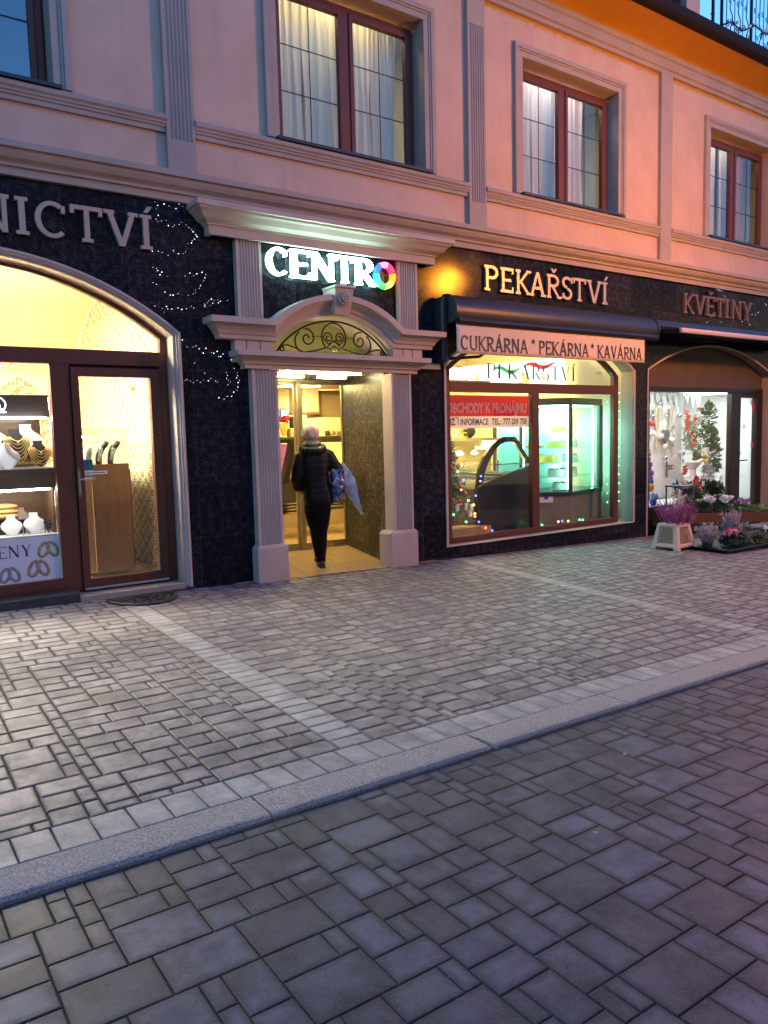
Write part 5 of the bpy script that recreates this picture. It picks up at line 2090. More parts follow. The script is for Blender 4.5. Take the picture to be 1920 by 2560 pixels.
mb.tube([(12.68, .6, .32), (12.70, .6, .78)], .012, 6)
mb.build('stem', LEAFL, t)
mb = MB()
for dz in (0, .06, .12):
    bloom(mb, (12.72 + dz * .6, .57, .78 + dz), .06, 14)
mb.build('flowers', REDF, t, fix=False)
t = potted('white_arrangement', 'white cotton flower arrangement in the lower flower shop window', (12.95, .5, .45), 'plant')
mb = MB()
clump(mb, (13.1, .5, .52), (.5, .08, .14), 420, .06, .02)
mb.build('foliage', LEAFD, t, fix=False, kind='stuff')
mb = MB()
for k in range(16):
    star_flower(mb, (12.72 + .065 * k + rp.uniform(-.03, .03), .40, .60 + rp.uniform(-.1, .14)), .07, 6)
mb.build('flowers', WHITEF, t, fix=False, kind='stuff')
t = thing('glass_garland', (11.42, .35, .6), 'string of blue and amber glass drops at the left flower shop jamb', 'glass garland')
GL = [(1.2, .02, PURPF), (1.12, .025, PURPF), (1.03, .045, BLUEG), (.95, .03, REDF), (.88, .05, BLUEG), (.80, .04, PURPF), (.73, .05, BLUEG), (.63, .07, M('amber_glass', (.8, .38, .02), .1, coat=.6)), (.46, .07, M('pale_blue_glass', (.2, .42, .85), .1, coat=.6)), (.36, .06, BLUEG)]
for z, r_, mm in GL:
    mb = MB()
    mb.ball((11.40 + (.1 if z < .5 else 0) + rp.uniform(-.02, .03), .35, z), r_, 12, (1, 1, 1.2))
    mb.build('glass_drop', mm, t, smooth=True)
mb = MB()
mb.tube([(11.42, .37, 1.3), (11.42, .37, .34)], .004, 5)
mb.build('cord', WIRE, t)
t = thing('door_decals', (14.2, .21, 1.6), 'red snowflake flower stickers on the flower shop door glass', 'stickers')
mb = MB()
for x, z, r_ in ((14.12, 1.65, .08), (14.42, 1.28, .09), (13.99, 1.14, .07), (14.46, 2.02, .10), (14.40, 2.1, .09), (14.5, 1.9, .06)):
    for k in range(8):
        a = 2 * PI * k / 8
        mb.add([(x, .212, z), (x + r_ * .55 * math.cos(a - .25), .2119, z + r_ * .55 * math.sin(a - .25)), (x + r_ * math.cos(a), .2118, z + r_ * math.sin(a)), (x + r_ * .55 * math.cos(a + .25), .2119, z + r_ * .55 * math.sin(a + .25))], [(0, 1, 2, 3)])
mb.build('snowflakes', M('red_sticker', (.55, .06, .07), .5), t, fix=False)
mb = MB()
for k in range(10):
    mb.box(13.975, 13.995, .2115, .213, 1.36 + .028 * k, 1.378 + .028 * k)
mb.build('dark_marks', INK, t)
lamp_panel('ceiling_light', 11.3, 13.5, .45, .6, 2.34, E('florist_light', (.90, 1.0, .96), 8.5), 'cool white light strip over the flower shop display')
lamp_panel('ceiling_light', 13.95, 14.9, 1.0, 1.6, 2.34, bpy.data.materials['florist_light'], 'cool white light panel behind the flower shop door')

# ================================================================== goldsmith display
t = thing('display_cabinet', (.3, .5, .7), 'lit wooden jewellery display cabinet with dark header in the goldsmith window', 'cabinet')
mb = MB()
mb.box(-.8, 1.70, .34, .95, 1.20, 1.395)
mb.box(-.8, 1.70, .30, .95, .66, .732)
mb.box(-.8, 1.70, .93, .95, .70, 2.0)
mb.box(1.66, 1.70, .36, .93, .72, 1.2)
mb.build('shelves', OAKX, t, bevel=.004)
mb = MB()
mb.box(-.8, 1.72, .30, .93, .732, .742)
mb.box(-.8, 1.69, .35, .93, 1.396, 1.404)
mb.build('white_decks', WHITE, t)
mb = MB()
mb.box(-.8, 1.715, .48, .95, 1.91, 2.128)
mb.build('header', M('header_black', (.012, .010, .013), .3), t, bevel=.004)
mb = MB()
mb.tube([(1.19 + .12 * math.cos(R(a)), .472, 2.03 + .085 * math.sin(R(a))) for a in range(-60, 200, 10)] + [], .006, 6)
mb.tube([(1.19 + .07 * math.cos(R(a)), .472, 2.015 + .05 * math.sin(R(a))) for a in range(-40, 200, 12)], .005, 6)
mb.tube([(1.10, .472, 1.955), (1.31, .472, 1.958)], .007, 6)
mb.tube([(1.24, .472, 1.965), (1.29, .472, 1.985)], .012, 6)
mb.build('neon_emblem', E('neon_blue_white', (.45, .62, 1), 1.5), t)
mb = MB()
mb.tube([(1.715, .42, .74), (1.70, .42, 2.1)], .010, 8)
mb.tube([(1.685, .36, .74), (1.685, .36, 1.2)], .008, 8)
mb.build('chrome_posts', CHROME, t, smooth=True)
mb = MB()
mb.box(-.8, 1.66, .40, .42, 1.888, 1.905)
mb.box(-.8, 1.64, .36, .38, 1.182, 1.198)
mb.build('light_strips', E('display_strip', (1, .9, .72), 20), t)


def prof_at(v):
    pts = [(0, .030), (.08, .052), (.3, .078), (.45, .080), (.6, .066), (.72, .040), (.82, .029), (1, .030)]
    for (a, b), (c, d) in zip(pts, pts[1:]):
        if v <= c:
            return b + (d - b) * (v - a) / (c - a)
    return pts[-1][1]


def bust(x, y, z, s, mat, label, name='necklace_bust', tilt=0):
    t = thing(name, (x, y, z), label, 'necklace stand', 'jewellery busts in the goldsmith window')
    mb = MB()

    def fn(u, v):
        a = (u - .5) * PI * 1.15
        w = prof_at(v)
        d = .05 * (1 - v * .6)
        return (x + s * w * math.sin(a) * 1.25, y - s * d * math.cos(a) + s * .05 * v, z + s * .20 * v - s * .02 * math.cos(a * 2) * (1 - v))
    mb.grid(fn, 16, 20)
    mb.build('neck_form', mat, t, smooth=True, fix=False).modifiers.new('solid', 'SOLIDIFY').thickness = .006
    mb = MB()
    mb.hexa([(x - .05 * s, y, z), (x + .05 * s, y, z), (x + .05 * s, y + .08 * s, z), (x - .05 * s, y + .08 * s, z)], [(x - .03 * s, y + .03 * s, z + .14 * s), (x + .03 * s, y + .03 * s, z + .14 * s), (x + .03 * s, y + .05 * s, z + .14 * s), (x - .03 * s, y + .05 * s, z + .14 * s)])
    mb.build('easel_back', mat, t)
    return t


def necklace(x, y, z, s, n, label):
    t = thing('gold_necklace', (x, y, z + .1 * s), label, 'necklace')
    for k in range(n):
        w = (.045 + .008 * k) * s
        dp = (.03 + .022 * k) * s
        mb = MB()
        mb.tube([(x + w * math.sin(a), y - .055 * s * math.cos(a * .8) - .005, z + .145 * s - dp * max(0, math.cos(a)) ** 1.3 * 1.2) for a in [PI * (i / 14 - .5) for i in range(15)]], .0028 * s, 5)
        mb.build('chain', GOLD, t, smooth=True)
    mb = MB()
    mb.ball((x, y - .065 * s, z + .10 * s), .009 * s, 8)
    mb.build('pendant', GOLD, t, smooth=True)


VELV = M('black_velvet', (.01, .01, .012), .9)
LEATHW = M('white_leatherette', (.78, .76, .72), .5)
z1_ = 1.404
bust(1.385, .50, z1_ + .12, 1.35, VELV, 'black necklace stand, tallest, on the upper display shelf')
necklace(1.385, .485, z1_ + .12, 1.35, 7, 'layered gold necklaces on the taller black stand')
bust(1.585, .46, z1_ + .03, 1.2, VELV, 'black necklace stand at the right end of the upper display shelf')
necklace(1.585, .445, z1_ + .03, 1.2, 7, 'layered gold necklaces on the black stand at the right end')
bust(1.51, .62, z1_ + .14, 1.5, LEATHW, 'large white stand behind the two black ones on the upper shelf')
bust(1.28, .42, z1_ + .0, 1.25, LEATHW, 'low white necklace stand at the front of the upper shelf')
bust(1.20, .60, z1_ + .15, 1.4, M('pale_green_stand', (.5, .56, .5), .5), 'pale greenish stand at the left photo edge of the upper shelf')
bust(1.28, .42, .742, 1.0, LEATHW, 'white necklace stand on the lower shelf, left of the other white one')
bust(1.49, .42, .742, 1.05, LEATHW, 'white necklace stand on the lower shelf, right of the other white one')
bust(1.40, .60, .80, 1.0, M('taupe_stand', (.20, .15, .14), .8), 'taupe necklace stand behind the lower white ones')
t = thing('ring_display', (1.45, .40, 1.41), 'gold rings and earrings on clear posts on the upper shelf', 'ring display')
mb = MB()
for k in range(12):
    x = 1.36 + .02 * k
    mb.box(x, x + .009, .38 + .02 * (k % 3), .392 + .02 * (k % 3), 1.404, 1.47 + .015 * (k % 2))
mb.build('clear_posts', GLASSC, t)
mb = MB()
for k in range(12):
    x = 1.364 + .02 * k
    mb.tube([(x + .008 * math.cos(a), .375 + .02 * (k % 3), 1.455 + .011 * math.sin(a)) for a in [2 * PI * i / 10 for i in range(10)]], .002, 4, closed=True)
mb.build('rings', GOLD, t, smooth=True)
t = thing('watch_stand', (1.605, .40, .742), 'wrist watches on small stands at the right end of the lower shelf', 'watches')
mb = MB()
for x in (1.58, 1.615, 1.375):
    mb.box(x - .006, x + .006, .395, .41, .742, .85)
mb.build('posts', ALU, t)
mb = MB()
for x, z in ((1.58, .855), (1.625, .83), (1.60, .80)):
    mb.lathe([(.018, -.006), (.018, .006)], (x, .385, z), 14, 'y')
    mb.box(x - .008, x + .008, .388, .396, z - .045, z + .045)
mb.build('watches', M('watch_steel', (.3, .3, .34), .2, .9), t)
t = thing('tan_cushion', (1.28, .6, 1.0), 'folded tan cloth cushions behind the lower display', 'cushion')
mb = MB()
for k, (w, z) in enumerate(((.14, 1.02), (.16, .97), (.18, .925))):
    mb.ball((1.24 - .02 * k, .62, z), w, 16, (1, .6, .22))
mb.build('cushions', M('tan_cloth', (.50, .30, .12), .8), t, smooth=True)
mb = MB()
mb.box(1.05, 1.42, .55, .75, .742, .885)
mb.build('plinth', BLACK, t)
# foil panel with ENY and ring pictures
t = thing('window_sticker', (1.1, .21, .3), 'white sticker with the letters ENY and wedding ring pictures low on the goldsmith window', 'sticker')
mb = MB()
mb.box(-.8, 1.673, .228, .232, .297, .735)
mb.build('panel', PANELW, t)
mb = MB()
SER = (.15, .055, .07, .035)
put_word(mb, 'ENY', SER, 1.105, 1.41, .548, .115, .2268, .0006, gap=.10)
mb.build('lettering', INK, t)


def ringpic(cx, cz, s, col, name):
    mb = MB()
    for dx, rot_ in ((-.035, 25), (.035, -25)):
        pts = []
        c_, s2 = math.cos(R(rot_)), math.sin(R(rot_))
        for k in range(22):
            a = 2 * PI * k / 22
            px, pz = .034 * math.cos(a), .062 * math.sin(a)
            pts.append((cx + s * (dx + px * c_ + pz * s2), .2262 + (.0006 if dx > 0 else 0), cz + s * (-px * s2 + pz * c_)))
        mb.tube(pts, .013 * s, 4, closed=True)
    k0 = len(mb.v)
    mb.v = [(x, .2266 + (y - .2266) * .04, z) for x, y, z in mb.v]
    mb.build(name, M(name + '_print', col, .5, col2=tuple(v * .5 for v in col), scale=45), t, smooth=True, fix=False)


ringpic(1.56, .60, 1.15, (.48, .42, .16), 'yellow_gold_rings')
ringpic(1.46, .42, 1.2, (.55, .32, .22), 'rose_gold_rings')
ringpic(1.20, .385, 1.1, (.36, .35, .38), 'white_gold_rings')

t = thing('counter', (2.4, 1.2, .14), 'oak display counter seen through the goldsmith door', 'counter')
mb = MB()
mb.box(2.185, 2.60, .90, 2.2, .19, 1.40)
mb.build('body', OAK, t, bevel=.004)
mb = MB()
mb.box(2.10, 2.183, .93, 2.2, .19, 1.36)
mb.build('light_side', M('light_oak', (.45, .28, .12), .5), t)
mb = MB()
mb.box(2.61, 2.64, 1.0, 2.2, .19, 1.33)
mb.build('dark_back', BLACK, t)
mb = MB()
mb.box(2.02, 2.60, .905, .911, 1.401, 1.80)
mb.box(2.02, 2.60, .911, 2.1, 1.80, 1.806)
mb.build('glass_case', GLASSC, t)
for x, lb, mm in ((2.325, 'dark bust with silver necklaces on the oak counter, left of the other', None), (2.455, 'dark bust with silver necklaces at the right of the oak counter', None)):
    t = thing('necklace_bust', (x, 1.0, 1.40), lb, 'necklace stand', 'busts on the oak counter')
    mb = MB()
    mb.tube([(x - .03, 1.0, 1.40), (x - .025, .99, 1.50), (x + .01, .985, 1.58), (x + .05, .98, 1.62), (x + .06, .98, 1.65)], [.035, .04, .04, .032, .034], 12)
    mb.build('neck_form', M('dark_bust', (.10, .08, .07), .7) if not bpy.data.materials.get('dark_bust') else bpy.data.materials['dark_bust'], t, smooth=True)
    mb = MB()
    for k in range(4):
        mb.tube([(x - .05 + .008 * k + .04 * s_, .945 + .0 * k, 1.44 + .16 * s_ - .01 * k) for s_ in (0, .3, .6, .85, 1)], .006, 5)
    mb.build('silver_chains', SILVER, t, smooth=True)
t = thing('necklace_bust', (2.165, 1.0, 1.40), 'cream bust at the left end of the oak counter', 'necklace stand', 'busts on the oak counter')
mb = MB()
mb.tube([(2.17, 1.0, 1.40), (2.17, 1.0, 1.50), (2.19, .99, 1.57), (2.18, .98, 1.60)], [.05, .055, .045, .03], 12)
mb.build('neck_form', LEATHW, t, smooth=True)
mb = MB()
mb.tube([(2.13, .945, 1.56), (2.17, .935, 1.50), (2.21, .945, 1.57)], .005, 5)
mb.build('gold_chain', GOLD, t, smooth=True)
t = thing('desk_lamp', (2.17, 1.1, 1.72), 'small glowing lamp inside the glass case on the counter', 'lamp')
mb = MB()
mb.ball((2.19, 1.1, 1.705), .022, 10, (1.4, 1, .8))
mb.build('bulb', bpy.data.materials['bulb_glow'], t, smooth=True)
mb = MB()
mb.tube([(2.19, 1.1, 1.73), (2.17, 1.1, 1.80)], .005, 6)
mb.build('arm', CHROME, t)
t = thing('door_stickers', (2.0, .19, 1.4), 'teal card sign and white strip stickers on the goldsmith door glass', 'stickers')
mb = MB()
mb.box(1.942, 2.03, .196, .198, 1.36, 1.468)
mb.build('teal_sticker', M('teal_print', (.02, .16, .18), .4), t)
mb = MB()
mb.box(1.95, 2.165, .1962, .198, 1.318, 1.350)
mb.box(1.945, 2.03, .1961, .198, 1.352, 1.359)
mb.build('white_sticker', WHITE, t)
mb = MB()
mb.box(1.96, 2.15, .1955, .1962, 1.330, 1.338)
mb.build('print_line', INK, t)
t = thing('flower_sticker', (2.45, .195, 2.18), 'small yellow flower sticker high on the goldsmith door glass', 'sticker')
mb = MB()
for k in range(8):
    a = 2 * PI * k / 8
    mb.add([(2.478, .1975, 2.185), (2.478 + .02 * math.cos(a - .3), .1974, 2.185 + .02 * math.sin(a - .3)), (2.478 + .032 * math.cos(a), .1973, 2.185 + .032 * math.sin(a)), (2.478 + .02 * math.cos(a + .3), .1974, 2.185 + .02 * math.sin(a + .3))], [(0, 1, 2, 3)])
mb.build('petals', M('yellow_sticker', (.85, .6, .02), .5), t, fix=False)

t = thing('door_mat', (2.3, -.24, g(2.3)), 'half-round black rubber doormat with openwork scrolls', 'doormat')
cx_ = 2.32
zf = lambda x: g(x) + .012
mb = MB()
semi = [(cx_ + .335 * math.cos(PI + PI * k / 24), -.15 + .43 * math.sin(PI + PI * k / 24)) for k in range(25)]
mb.tube([(x, y, zf(x)) for x, y in semi], .016, 6, closed=True)
for rr in (.30, .22, .14):
    n = int(rr * 46)
    for k in range(n):
        a = PI + PI * (k + .5) / n
        cx2, cy2 = cx_ + rr * 1.0 * math.cos(a), -.15 + rr * 1.28 * math.sin(a)
        mb.tube([(cx2 + .030 * math.cos(b), cy2 + .026 * math.sin(b), zf(cx2)) for b in [2 * PI * i / 9 + a for i in range(8)]], .008, 5)
mb.tube([(cx_ - .33, -.165, zf(cx_)), (cx_ + .33, -.165, zf(cx_))], .016, 6)
mb.build('openwork', M('black_rubber', (.02, .02, .022), .5), t, smooth=True)
mb = MB()
mb.add([(x, y, g(x) + .006) for x, y in semi], [tuple(range(25))])
mb.build('underside', M('rubber_base', (.012, .012, .013), .7), t, fix=False)

# ================================================================== bakery interior
t = thing('light_box', (9.3, 1.55, 2.6), 'glowing white bakery light box with green and red ribbon and orange flowers behind the fanlight', 'light box')
mb = MB()
mb.py([(7.95, 2.40), (10.58, 2.44), (10.52, 2.95), (7.95, 2.68)], 1.5, 1.62)
mb.build('glowing_face', E('lightbox_white', (.82, 1.0, .92), .55), t)


def ribbon(mb, x0, x1, z, dz, w, y):
    a, b = [], []
    for i in range(21):
        u = i / 20
        x = x0 + (x1 - x0) * u
        zz = z + dz * u + .035 * math.sin(u * 2 * PI * 1.2)
        ww = w * max(0, math.sin(PI * u)) ** .6 + .004
        a.append((x, zz + ww))
        b.append((x, zz - ww))
    for i in range(20):
        mb.quad((a[i][0], y, a[i][1]), (a[i + 1][0], y, a[i + 1][1]), (b[i + 1][0], y, b[i + 1][1]), (b[i][0], y, b[i][1]))


mb = MB()
ribbon(mb, 8.80, 9.42, 2.68, -.0, .032, 1.494)
mb.build('green_ribbon', E('ribbon_green', (.02, .5, .1), .12), t, fix=False)
mb = MB()
ribbon(mb, 9.48, 10.28, 2.75, .06, .034, 1.494)
mb.build('red_ribbon', E('ribbon_red', (.8, .03, .05), .16), t, fix=False)
mb = MB()
put_text(mb, 'Stiburkova', 8.87, 9.36, 2.565, .075, 1.4935)
mb.build('lettering', INK, t, fix=False)
mb = MB()
for x, z, r_ in ((8.42, 2.55, .07), (8.45, 2.49, .06), (8.20, 2.48, .05), (9.48, 2.60, .07), (9.52, 2.53, .09), (9.60, 2.47, .08), (9.42, 2.47, .06), (9.95, 2.58, .05), (10.1, 2.53, .05), (8.75, 2.52, .04)):
    for k in range(6):
        a = 2 * PI * k / 6 + x * 9
        mb.add([(x, 1.493, z), (x + r_ * .6 * math.cos(a - .45), 1.4928, z + r_ * .6 * math.sin(a - .45)), (x + r_ * math.cos(a), 1.4926, z + r_ * math.sin(a)), (x + r_ * .6 * math.cos(a + .45), 1.4928, z + r_ * .6 * math.sin(a + .45))], [(0, 1, 2, 3)])
mb.build('flower_print', E('flower_print', (1, .5, .06), .25), t, fix=False)

t = thing('window_lettering', (8.4, .18, 2.5), 'thin grey PEKAŘSTVÍ lettering and two years 1991 on the bakery fanlight glass', 'lettering')
mb = MB()
put_word(mb, 'PEKAŘSTVÍ', (.15, .045, .06, .03), 7.43, 9.26, 2.405, .21, .1845, .0008, gap=.16)
mb.build('name', GREYP, t, fix=False)
for x0, x1 in ((6.84, 6.99), (9.75, 9.91)):
    mb = MB()
    put_text(mb, '1991', x0, x1, 2.505, .055, .1845)
    mb.build('year', GREYP, t, fix=False)

t = thing('rental_banner', (7.4, .18, 1.95), 'red and white banner OBCHODY K PRONÁJMU taped inside the bakery window', 'banner')
mb = MB()
mb.box(6.66, 8.275, .2085, .2105, 1.875, 2.165)
mb.build('red_band', FILM_T('banner_red', (.66, .025, .035)), t)
mb = MB()
mb.box(6.66, 8.275, .2085, .2105, 1.712, 1.875)
mb.build('white_band', FILM_T('banner_white', (.85, .76, .74)), t)
mb = MB()
put_text(mb, 'OBCHODY K PRONÁJMU', 6.70, 8.235, 1.925, .135, .2078, bold=.04)
mb.build('white_lettering', FILM_T('banner_letters', (.8, .66, .64)), t, fix=False)
mb = MB()
put_text(mb, 'BLIŽŠÍ INFORMACE', 6.67, 7.47, 1.757, .085, .2078, bold=.028)
mb.build('dark_lettering', INK, t, fix=False)
mb = MB()
put_text(mb, 'TEL.: 777 209 708', 7.53, 8.235, 1.757, .085, .2078, bold=.028)
mb.build('red_lettering', MAROON, t, fix=False)

# ice-cream freezer
t = thing('ice_cream_freezer', (8.2, 1.4, .15), 'dark ice-cream display freezer with curved glass in the bakery window', 'freezer')
outl = [(7.51, .67), (7.50, .85), (7.56, 1.13), (7.66, 1.30), (7.80, 1.45), (7.93, 1.535), (8.06, 1.575), (8.29, 1.575), (8.38, 1.50), (8.52, 1.31), (8.64, 1.18)]
innl = [(7.63, .93), (7.665, 1.06), (7.74, 1.21), (7.86, 1.37), (7.98, 1.465), (8.10, 1.50), (8.26, 1.50), (8.33, 1.44), (8.46, 1.27), (8.585, 1.165)]
mb = MB()
mb.py([(7.51, .67), (7.50, .85), (7.63, .905), (8.64, 1.14), (8.79, 1.15), (8.77, .16), (7.86, .16), (7.60, .30)], .50, .56)
mb.build('side_panel', CHOC, t, bevel=.01)
mb = MB()
for i in range(len(outl) - 2):
    j = min(i, len(innl) - 2)
    q = [outl[i + 1], outl[i + 2], innl[min(j + 1, 9)], innl[j]]
    mb.py(q, .505, .555)
mb.py([outl[1], outl[2], innl[0], (7.63, .905)], .505, .555)
mb.build('glass_rim', M('rim_dark', (.03, .026, .024), .3, .3), t)
mb = MB()
mb.py(innl + [(7.63, .905)], .528, .534)
mb.build('side_glass', GLASSC, t)
mb = MB()
for i in range(1, 7):
    a, b = outl[i], outl[i + 1]
    mb.quad((a[0] + .02, .56, a[1] - .01), (b[0] + .02, .56, b[1] - .01), (b[0] + .02, 2.6, b[1] - .01), (a[0] + .02, 2.6, a[1] - .01))
mb.build('curved_glass', GLASSC, t, smooth=True, fix=False)
mb = MB()
mb.py([(7.52, .40), (7.50, .82), (7.56, .90), (8.70, 1.02), (8.74, .2), (7.62, .2)], .57, 2.6)
mb.build('body', M('freezer_front', (.10, .06, .05), .3), t)
mb = MB()
for k in range(6):
    y0 = .62 + .32 * k
    for j in range(3):
        x0 = 7.66 + .30 * j
        z0_ = .91 + .032 * j
        mb.box(x0, x0 + .28, y0, y0 + .012, z0_, z0_ + .04)
        mb.box(x0, x0 + .012, y0, y0 + .3, z0_, z0_ + .04)
mb.build('steel_trays', CHROME, t)
mb = MB()
for yy in (.575, 1.2, 2.0, 2.6):
    mb.box(8.56, 8.60, yy - .01, yy + .01, 1.02, 1.2)
mb.box(7.9, 8.6, .57, 2.6, 1.155, 1.175)
mb.build('rail', CHROME, t)
mb = MB()
mb.lathe([(.012, -.006), (.012, .002)], (8.12, .503, 1.54), 10, 'y')
mb.lathe([(.012, -.006), (.012, .002)], (8.24, .503, 1.54), 10, 'y')
mb.build('bolts', CHROME, t)

# counter and shelf at the back
t = thing('back_shelf', (8.6, 2.5, 1.5), 'pale counter shelf behind the freezer with a bowl and letters', 'shelf')
mb = MB()
mb.box(7.4, 9.9, 2.4, 2.8, 1.50, 1.565)
mb.box(7.4, 9.9, 2.75, 2.8, .14, 1.50)
mb.build('counter', M('pale_counter_front', (.62, .48, .22), .5), t)
mb = MB()
for i, ch in enumerate('LOVE'):
    put_text(mb, ch, 8.42 + .15 * i, 8.55 + .15 * i, 1.575, .17, 2.39 + 0 * i)
mb.build('gold_letters', GOLD, t, fix=False)
t = thing('bowl', (9.12, 2.5, 1.57), 'dark round bowl on the pale shelf behind the freezer', 'bowl')
mb = MB()
mb.lathe([(.05, 0), (.12, .06), (.13, .12), (.11, .16), (.115, .17), (.10, .165), (.1, .1)], (9.12, 2.5, 1.566), 16)
mb.build('body', BLACK, t, smooth=True)
mb = MB()
mb.lathe([(.06, 0), (.06, .008)], (9.12, 2.5, 1.73), 12)
mb.build('rim', BRASS, t)
t = thing('ice_cream_poster', (9.9, 2.3, 1.5), 'poster with a rainbow on blue behind the freezer glass', 'poster')
mb = MB()
mb.box(9.62, 10.4, 2.20, 2.21, 1.2, 1.95)
mb.build('sheet', M('poster_blue', (.18, .45, .55), .5), t)
for k, c in enumerate(((.7, .08, .06), (.8, .45, .05), (.75, .7, .1), (.1, .45, .15), (.1, .2, .6))):
    mb = MB()
    r0 = .55 - .03 * k
    pts = [(10.35 + r0 * math.cos(R(a)) * .9, 1.25 + r0 * math.sin(R(a))) for a in range(95, 178, 6)] + [(10.35 + (r0 - .03) * math.cos(R(a)) * .9, 1.25 + (r0 - .03) * math.sin(R(a))) for a in range(177, 94, -6)]
    mb.py(pts, 2.195, 2.199)
    mb.build('rainbow_band', M('rainbow_%d' % k, c, .5), t)
t = thing('menu_board', (9.0, 4.3, 1.8), 'pale menu board on the back wall of the bakery', 'board')
mb = MB()
mb.box(9.0, 9.9, 4.33, 4.36, 1.55, 2.1)
mb.build('sheet', M('board_blue', (.2, .4, .5), .5), t)
mb = MB()
mb.box(8.97, 9.93, 4.34, 4.37, 1.52, 1.55)
mb.box(8.97, 9.93, 4.34, 4.37, 2.1, 2.13)
mb.build('frame', WHITE, t)
t = thing('counter_lamp', (8.2, 1.5, 1.5), 'two warm spot lamps over the ice-cream trays', 'lamp')
for x in (8.05, 8.35):
    mb = MB()
    mb.lathe([(.03, 0), (.055, .012), (.02, .05), (.008, .06)], (x, 1.5, 1.305), 12)
    mb.build('spot', bpy.data.materials.get('freezer_spot') or E('freezer_spot', (1, .68, .25), 36), t, smooth=True)
lamp_panel('ceiling_light', 7.0, 8.0, .75, .90, 2.39, E('bakery_tube', (1, .98, .85), 8), 'short white ceiling light just inside the bakery window')
lamp_panel('ceiling_light', 6.9, 10.1, .55, 1.1, 3.3, E('bakery_fill', (1, .92, .70), .7), 'added fill light panel over the bakery display, hidden by the awning')  # unseen panel added to brighten the front of the bakery interior
lamp_panel('ceiling_light', 7.6, 9.6, 2.3, 3.0, 3.35, E('bakery_warm', (1, .78, .34), 17), 'warm ceiling light panel at the back of the bakery')

# cake refrigerator
t = thing('cake_cabinet', (9.8, .9, .14), 'lit hexagonal cake refrigerator glowing turquoise in the bakery window', 'refrigerator')
FP = [(9.51, .46), (10.62, .75), (10.62, 1.45), (8.86, 1.55), (8.86, .93)]
def offs(k):
    c = (sum(p[0] for p in FP) / 5, sum(p[1] for p in FP) / 5)
    return [(c[0] + (x - c[0]) * k, c[1] + (y - c[1]) * k) for x, y in FP]


FRM = M('cabinet_dark_frame', (.045, .045, .045), .35, .4)
mb = MB()
mb.pz(offs(.985), .15, .60)
mb.build('base', M('cabinet_taupe', (.17, .14, .12), .4), t, bevel=.008)
mb = MB()
mb.pz(offs(1.0), .595, .665)
mb.build('lower_frame', FRM, t)
mb = MB()
mb.pz(offs(1.0), 2.06, 2.17)
mb.build('top_frame', M('cabinet_top', (.10, .075, .06), .4), t, bevel=.006)
mb = MB()
for (x, y) in offs(.985):
    mb.box(x - .022, x + .022, y - .0, y + .045, .665, 2.06)
x0, y0 = offs(1)[1]
mb.box(10.53, 10.62, .74, .80, .665, 2.06)
mb.build('posts', FRM, t)
mb = MB()
P_ = offs(.97)
for i in (4, 0, 1):
    a, b = P_[i], P_[(i + 1) % 5]
    mb.quad((a[0], a[1], .665), (b[0], b[1], .665), (b[0], b[1], 2.06), (a[0], a[1], 2.06))
mb.build('glass_doors', GLASSC, t, fix=False)
mb = MB()
P_ = offs(.95)
a, b = P_[2], P_[3]
mb.quad((a[0], a[1], .665), (b[0], b[1], .665), (b[0], b[1], 2.06), (a[0], a[1], 2.06))
mb.build('back_panel', M('cabinet_liner', (.50, .66, .62), .3), t, fix=False)
shz = (.68, .90, 1.13, 1.37, 1.62)
for z in shz[1:]:
    mb = MB()
    mb.pz(offs(.90), z - .008, z)
    mb.build('glass_shelf', mat_glass('shelf_glass', (.80, .97, .93), .18) if not bpy.data.materials.get('shelf_glass') else bpy.data.materials['shelf_glass'], t)
CY = E('cabinet_led', (.30, 1.0, .84), 11)
mb = MB()
mb.pz(offs(.80), 2.045, 2.055)
mb.build('added_top_lamp', E('cabinet_fill_lamp', (.36, 1.0, .84), 6), t)  # extra glowing panel added to brighten the cabinet interior
for x, y in ((8.93, .96), (9.53, .57), (10.50, .86), (10.52, 1.35)):
    mb = MB()
    mb.box(x - .010, x + .010, y, y + .012, .70, 2.03)
    mb.build('led_strip', CY, t)
CKT = {'cream': M('cream_icing', (.70, .62, .40), .5), 'white': M('white_icing', (.72, .70, .64), .5), 'lemon': M('lemon_icing', (.65, .62, .12), .5), 'orange': M('orange_glaze', (.75, .28, .05), .3), 'choc': M('choc_drip', (.06, .03, .02), .35), 'red': REDF}
cakes = [(9.62, .85, 1.62, .13, .10, 'lemon', 'lemon', 'yellow-topped cake on the top shelf of the cake cabinet'), (9.56, .85, 1.37, .15, .10, 'lemon', 'cream', 'pale green-yellow cake on the left of the second shelf'), (10.02, .95, 1.37, .13, .11, 'white', 'orange', 'white cake with orange fruit on the right of the second shelf'),
         (9.42, .9, 1.13, .16, .12, 'lemon', 'white', 'lemon cake on the left of the third shelf'), (10.02, .95, 1.13, .14, .11, 'white', 'choc', 'white cake with chocolate rim on the right of the third shelf'), (9.58, .85, .90, .14, .11, 'white', 'choc', 'white cake with dark drips on the left of the fourth shelf'), (10.0, .95, .90, .14, .12, 'cream', 'white', 'cream cake on the right of the fourth shelf'), (9.70, .85, .68, .15, .10, 'white', 'choc', 'white cake with dark berries on the cabinet floor')]
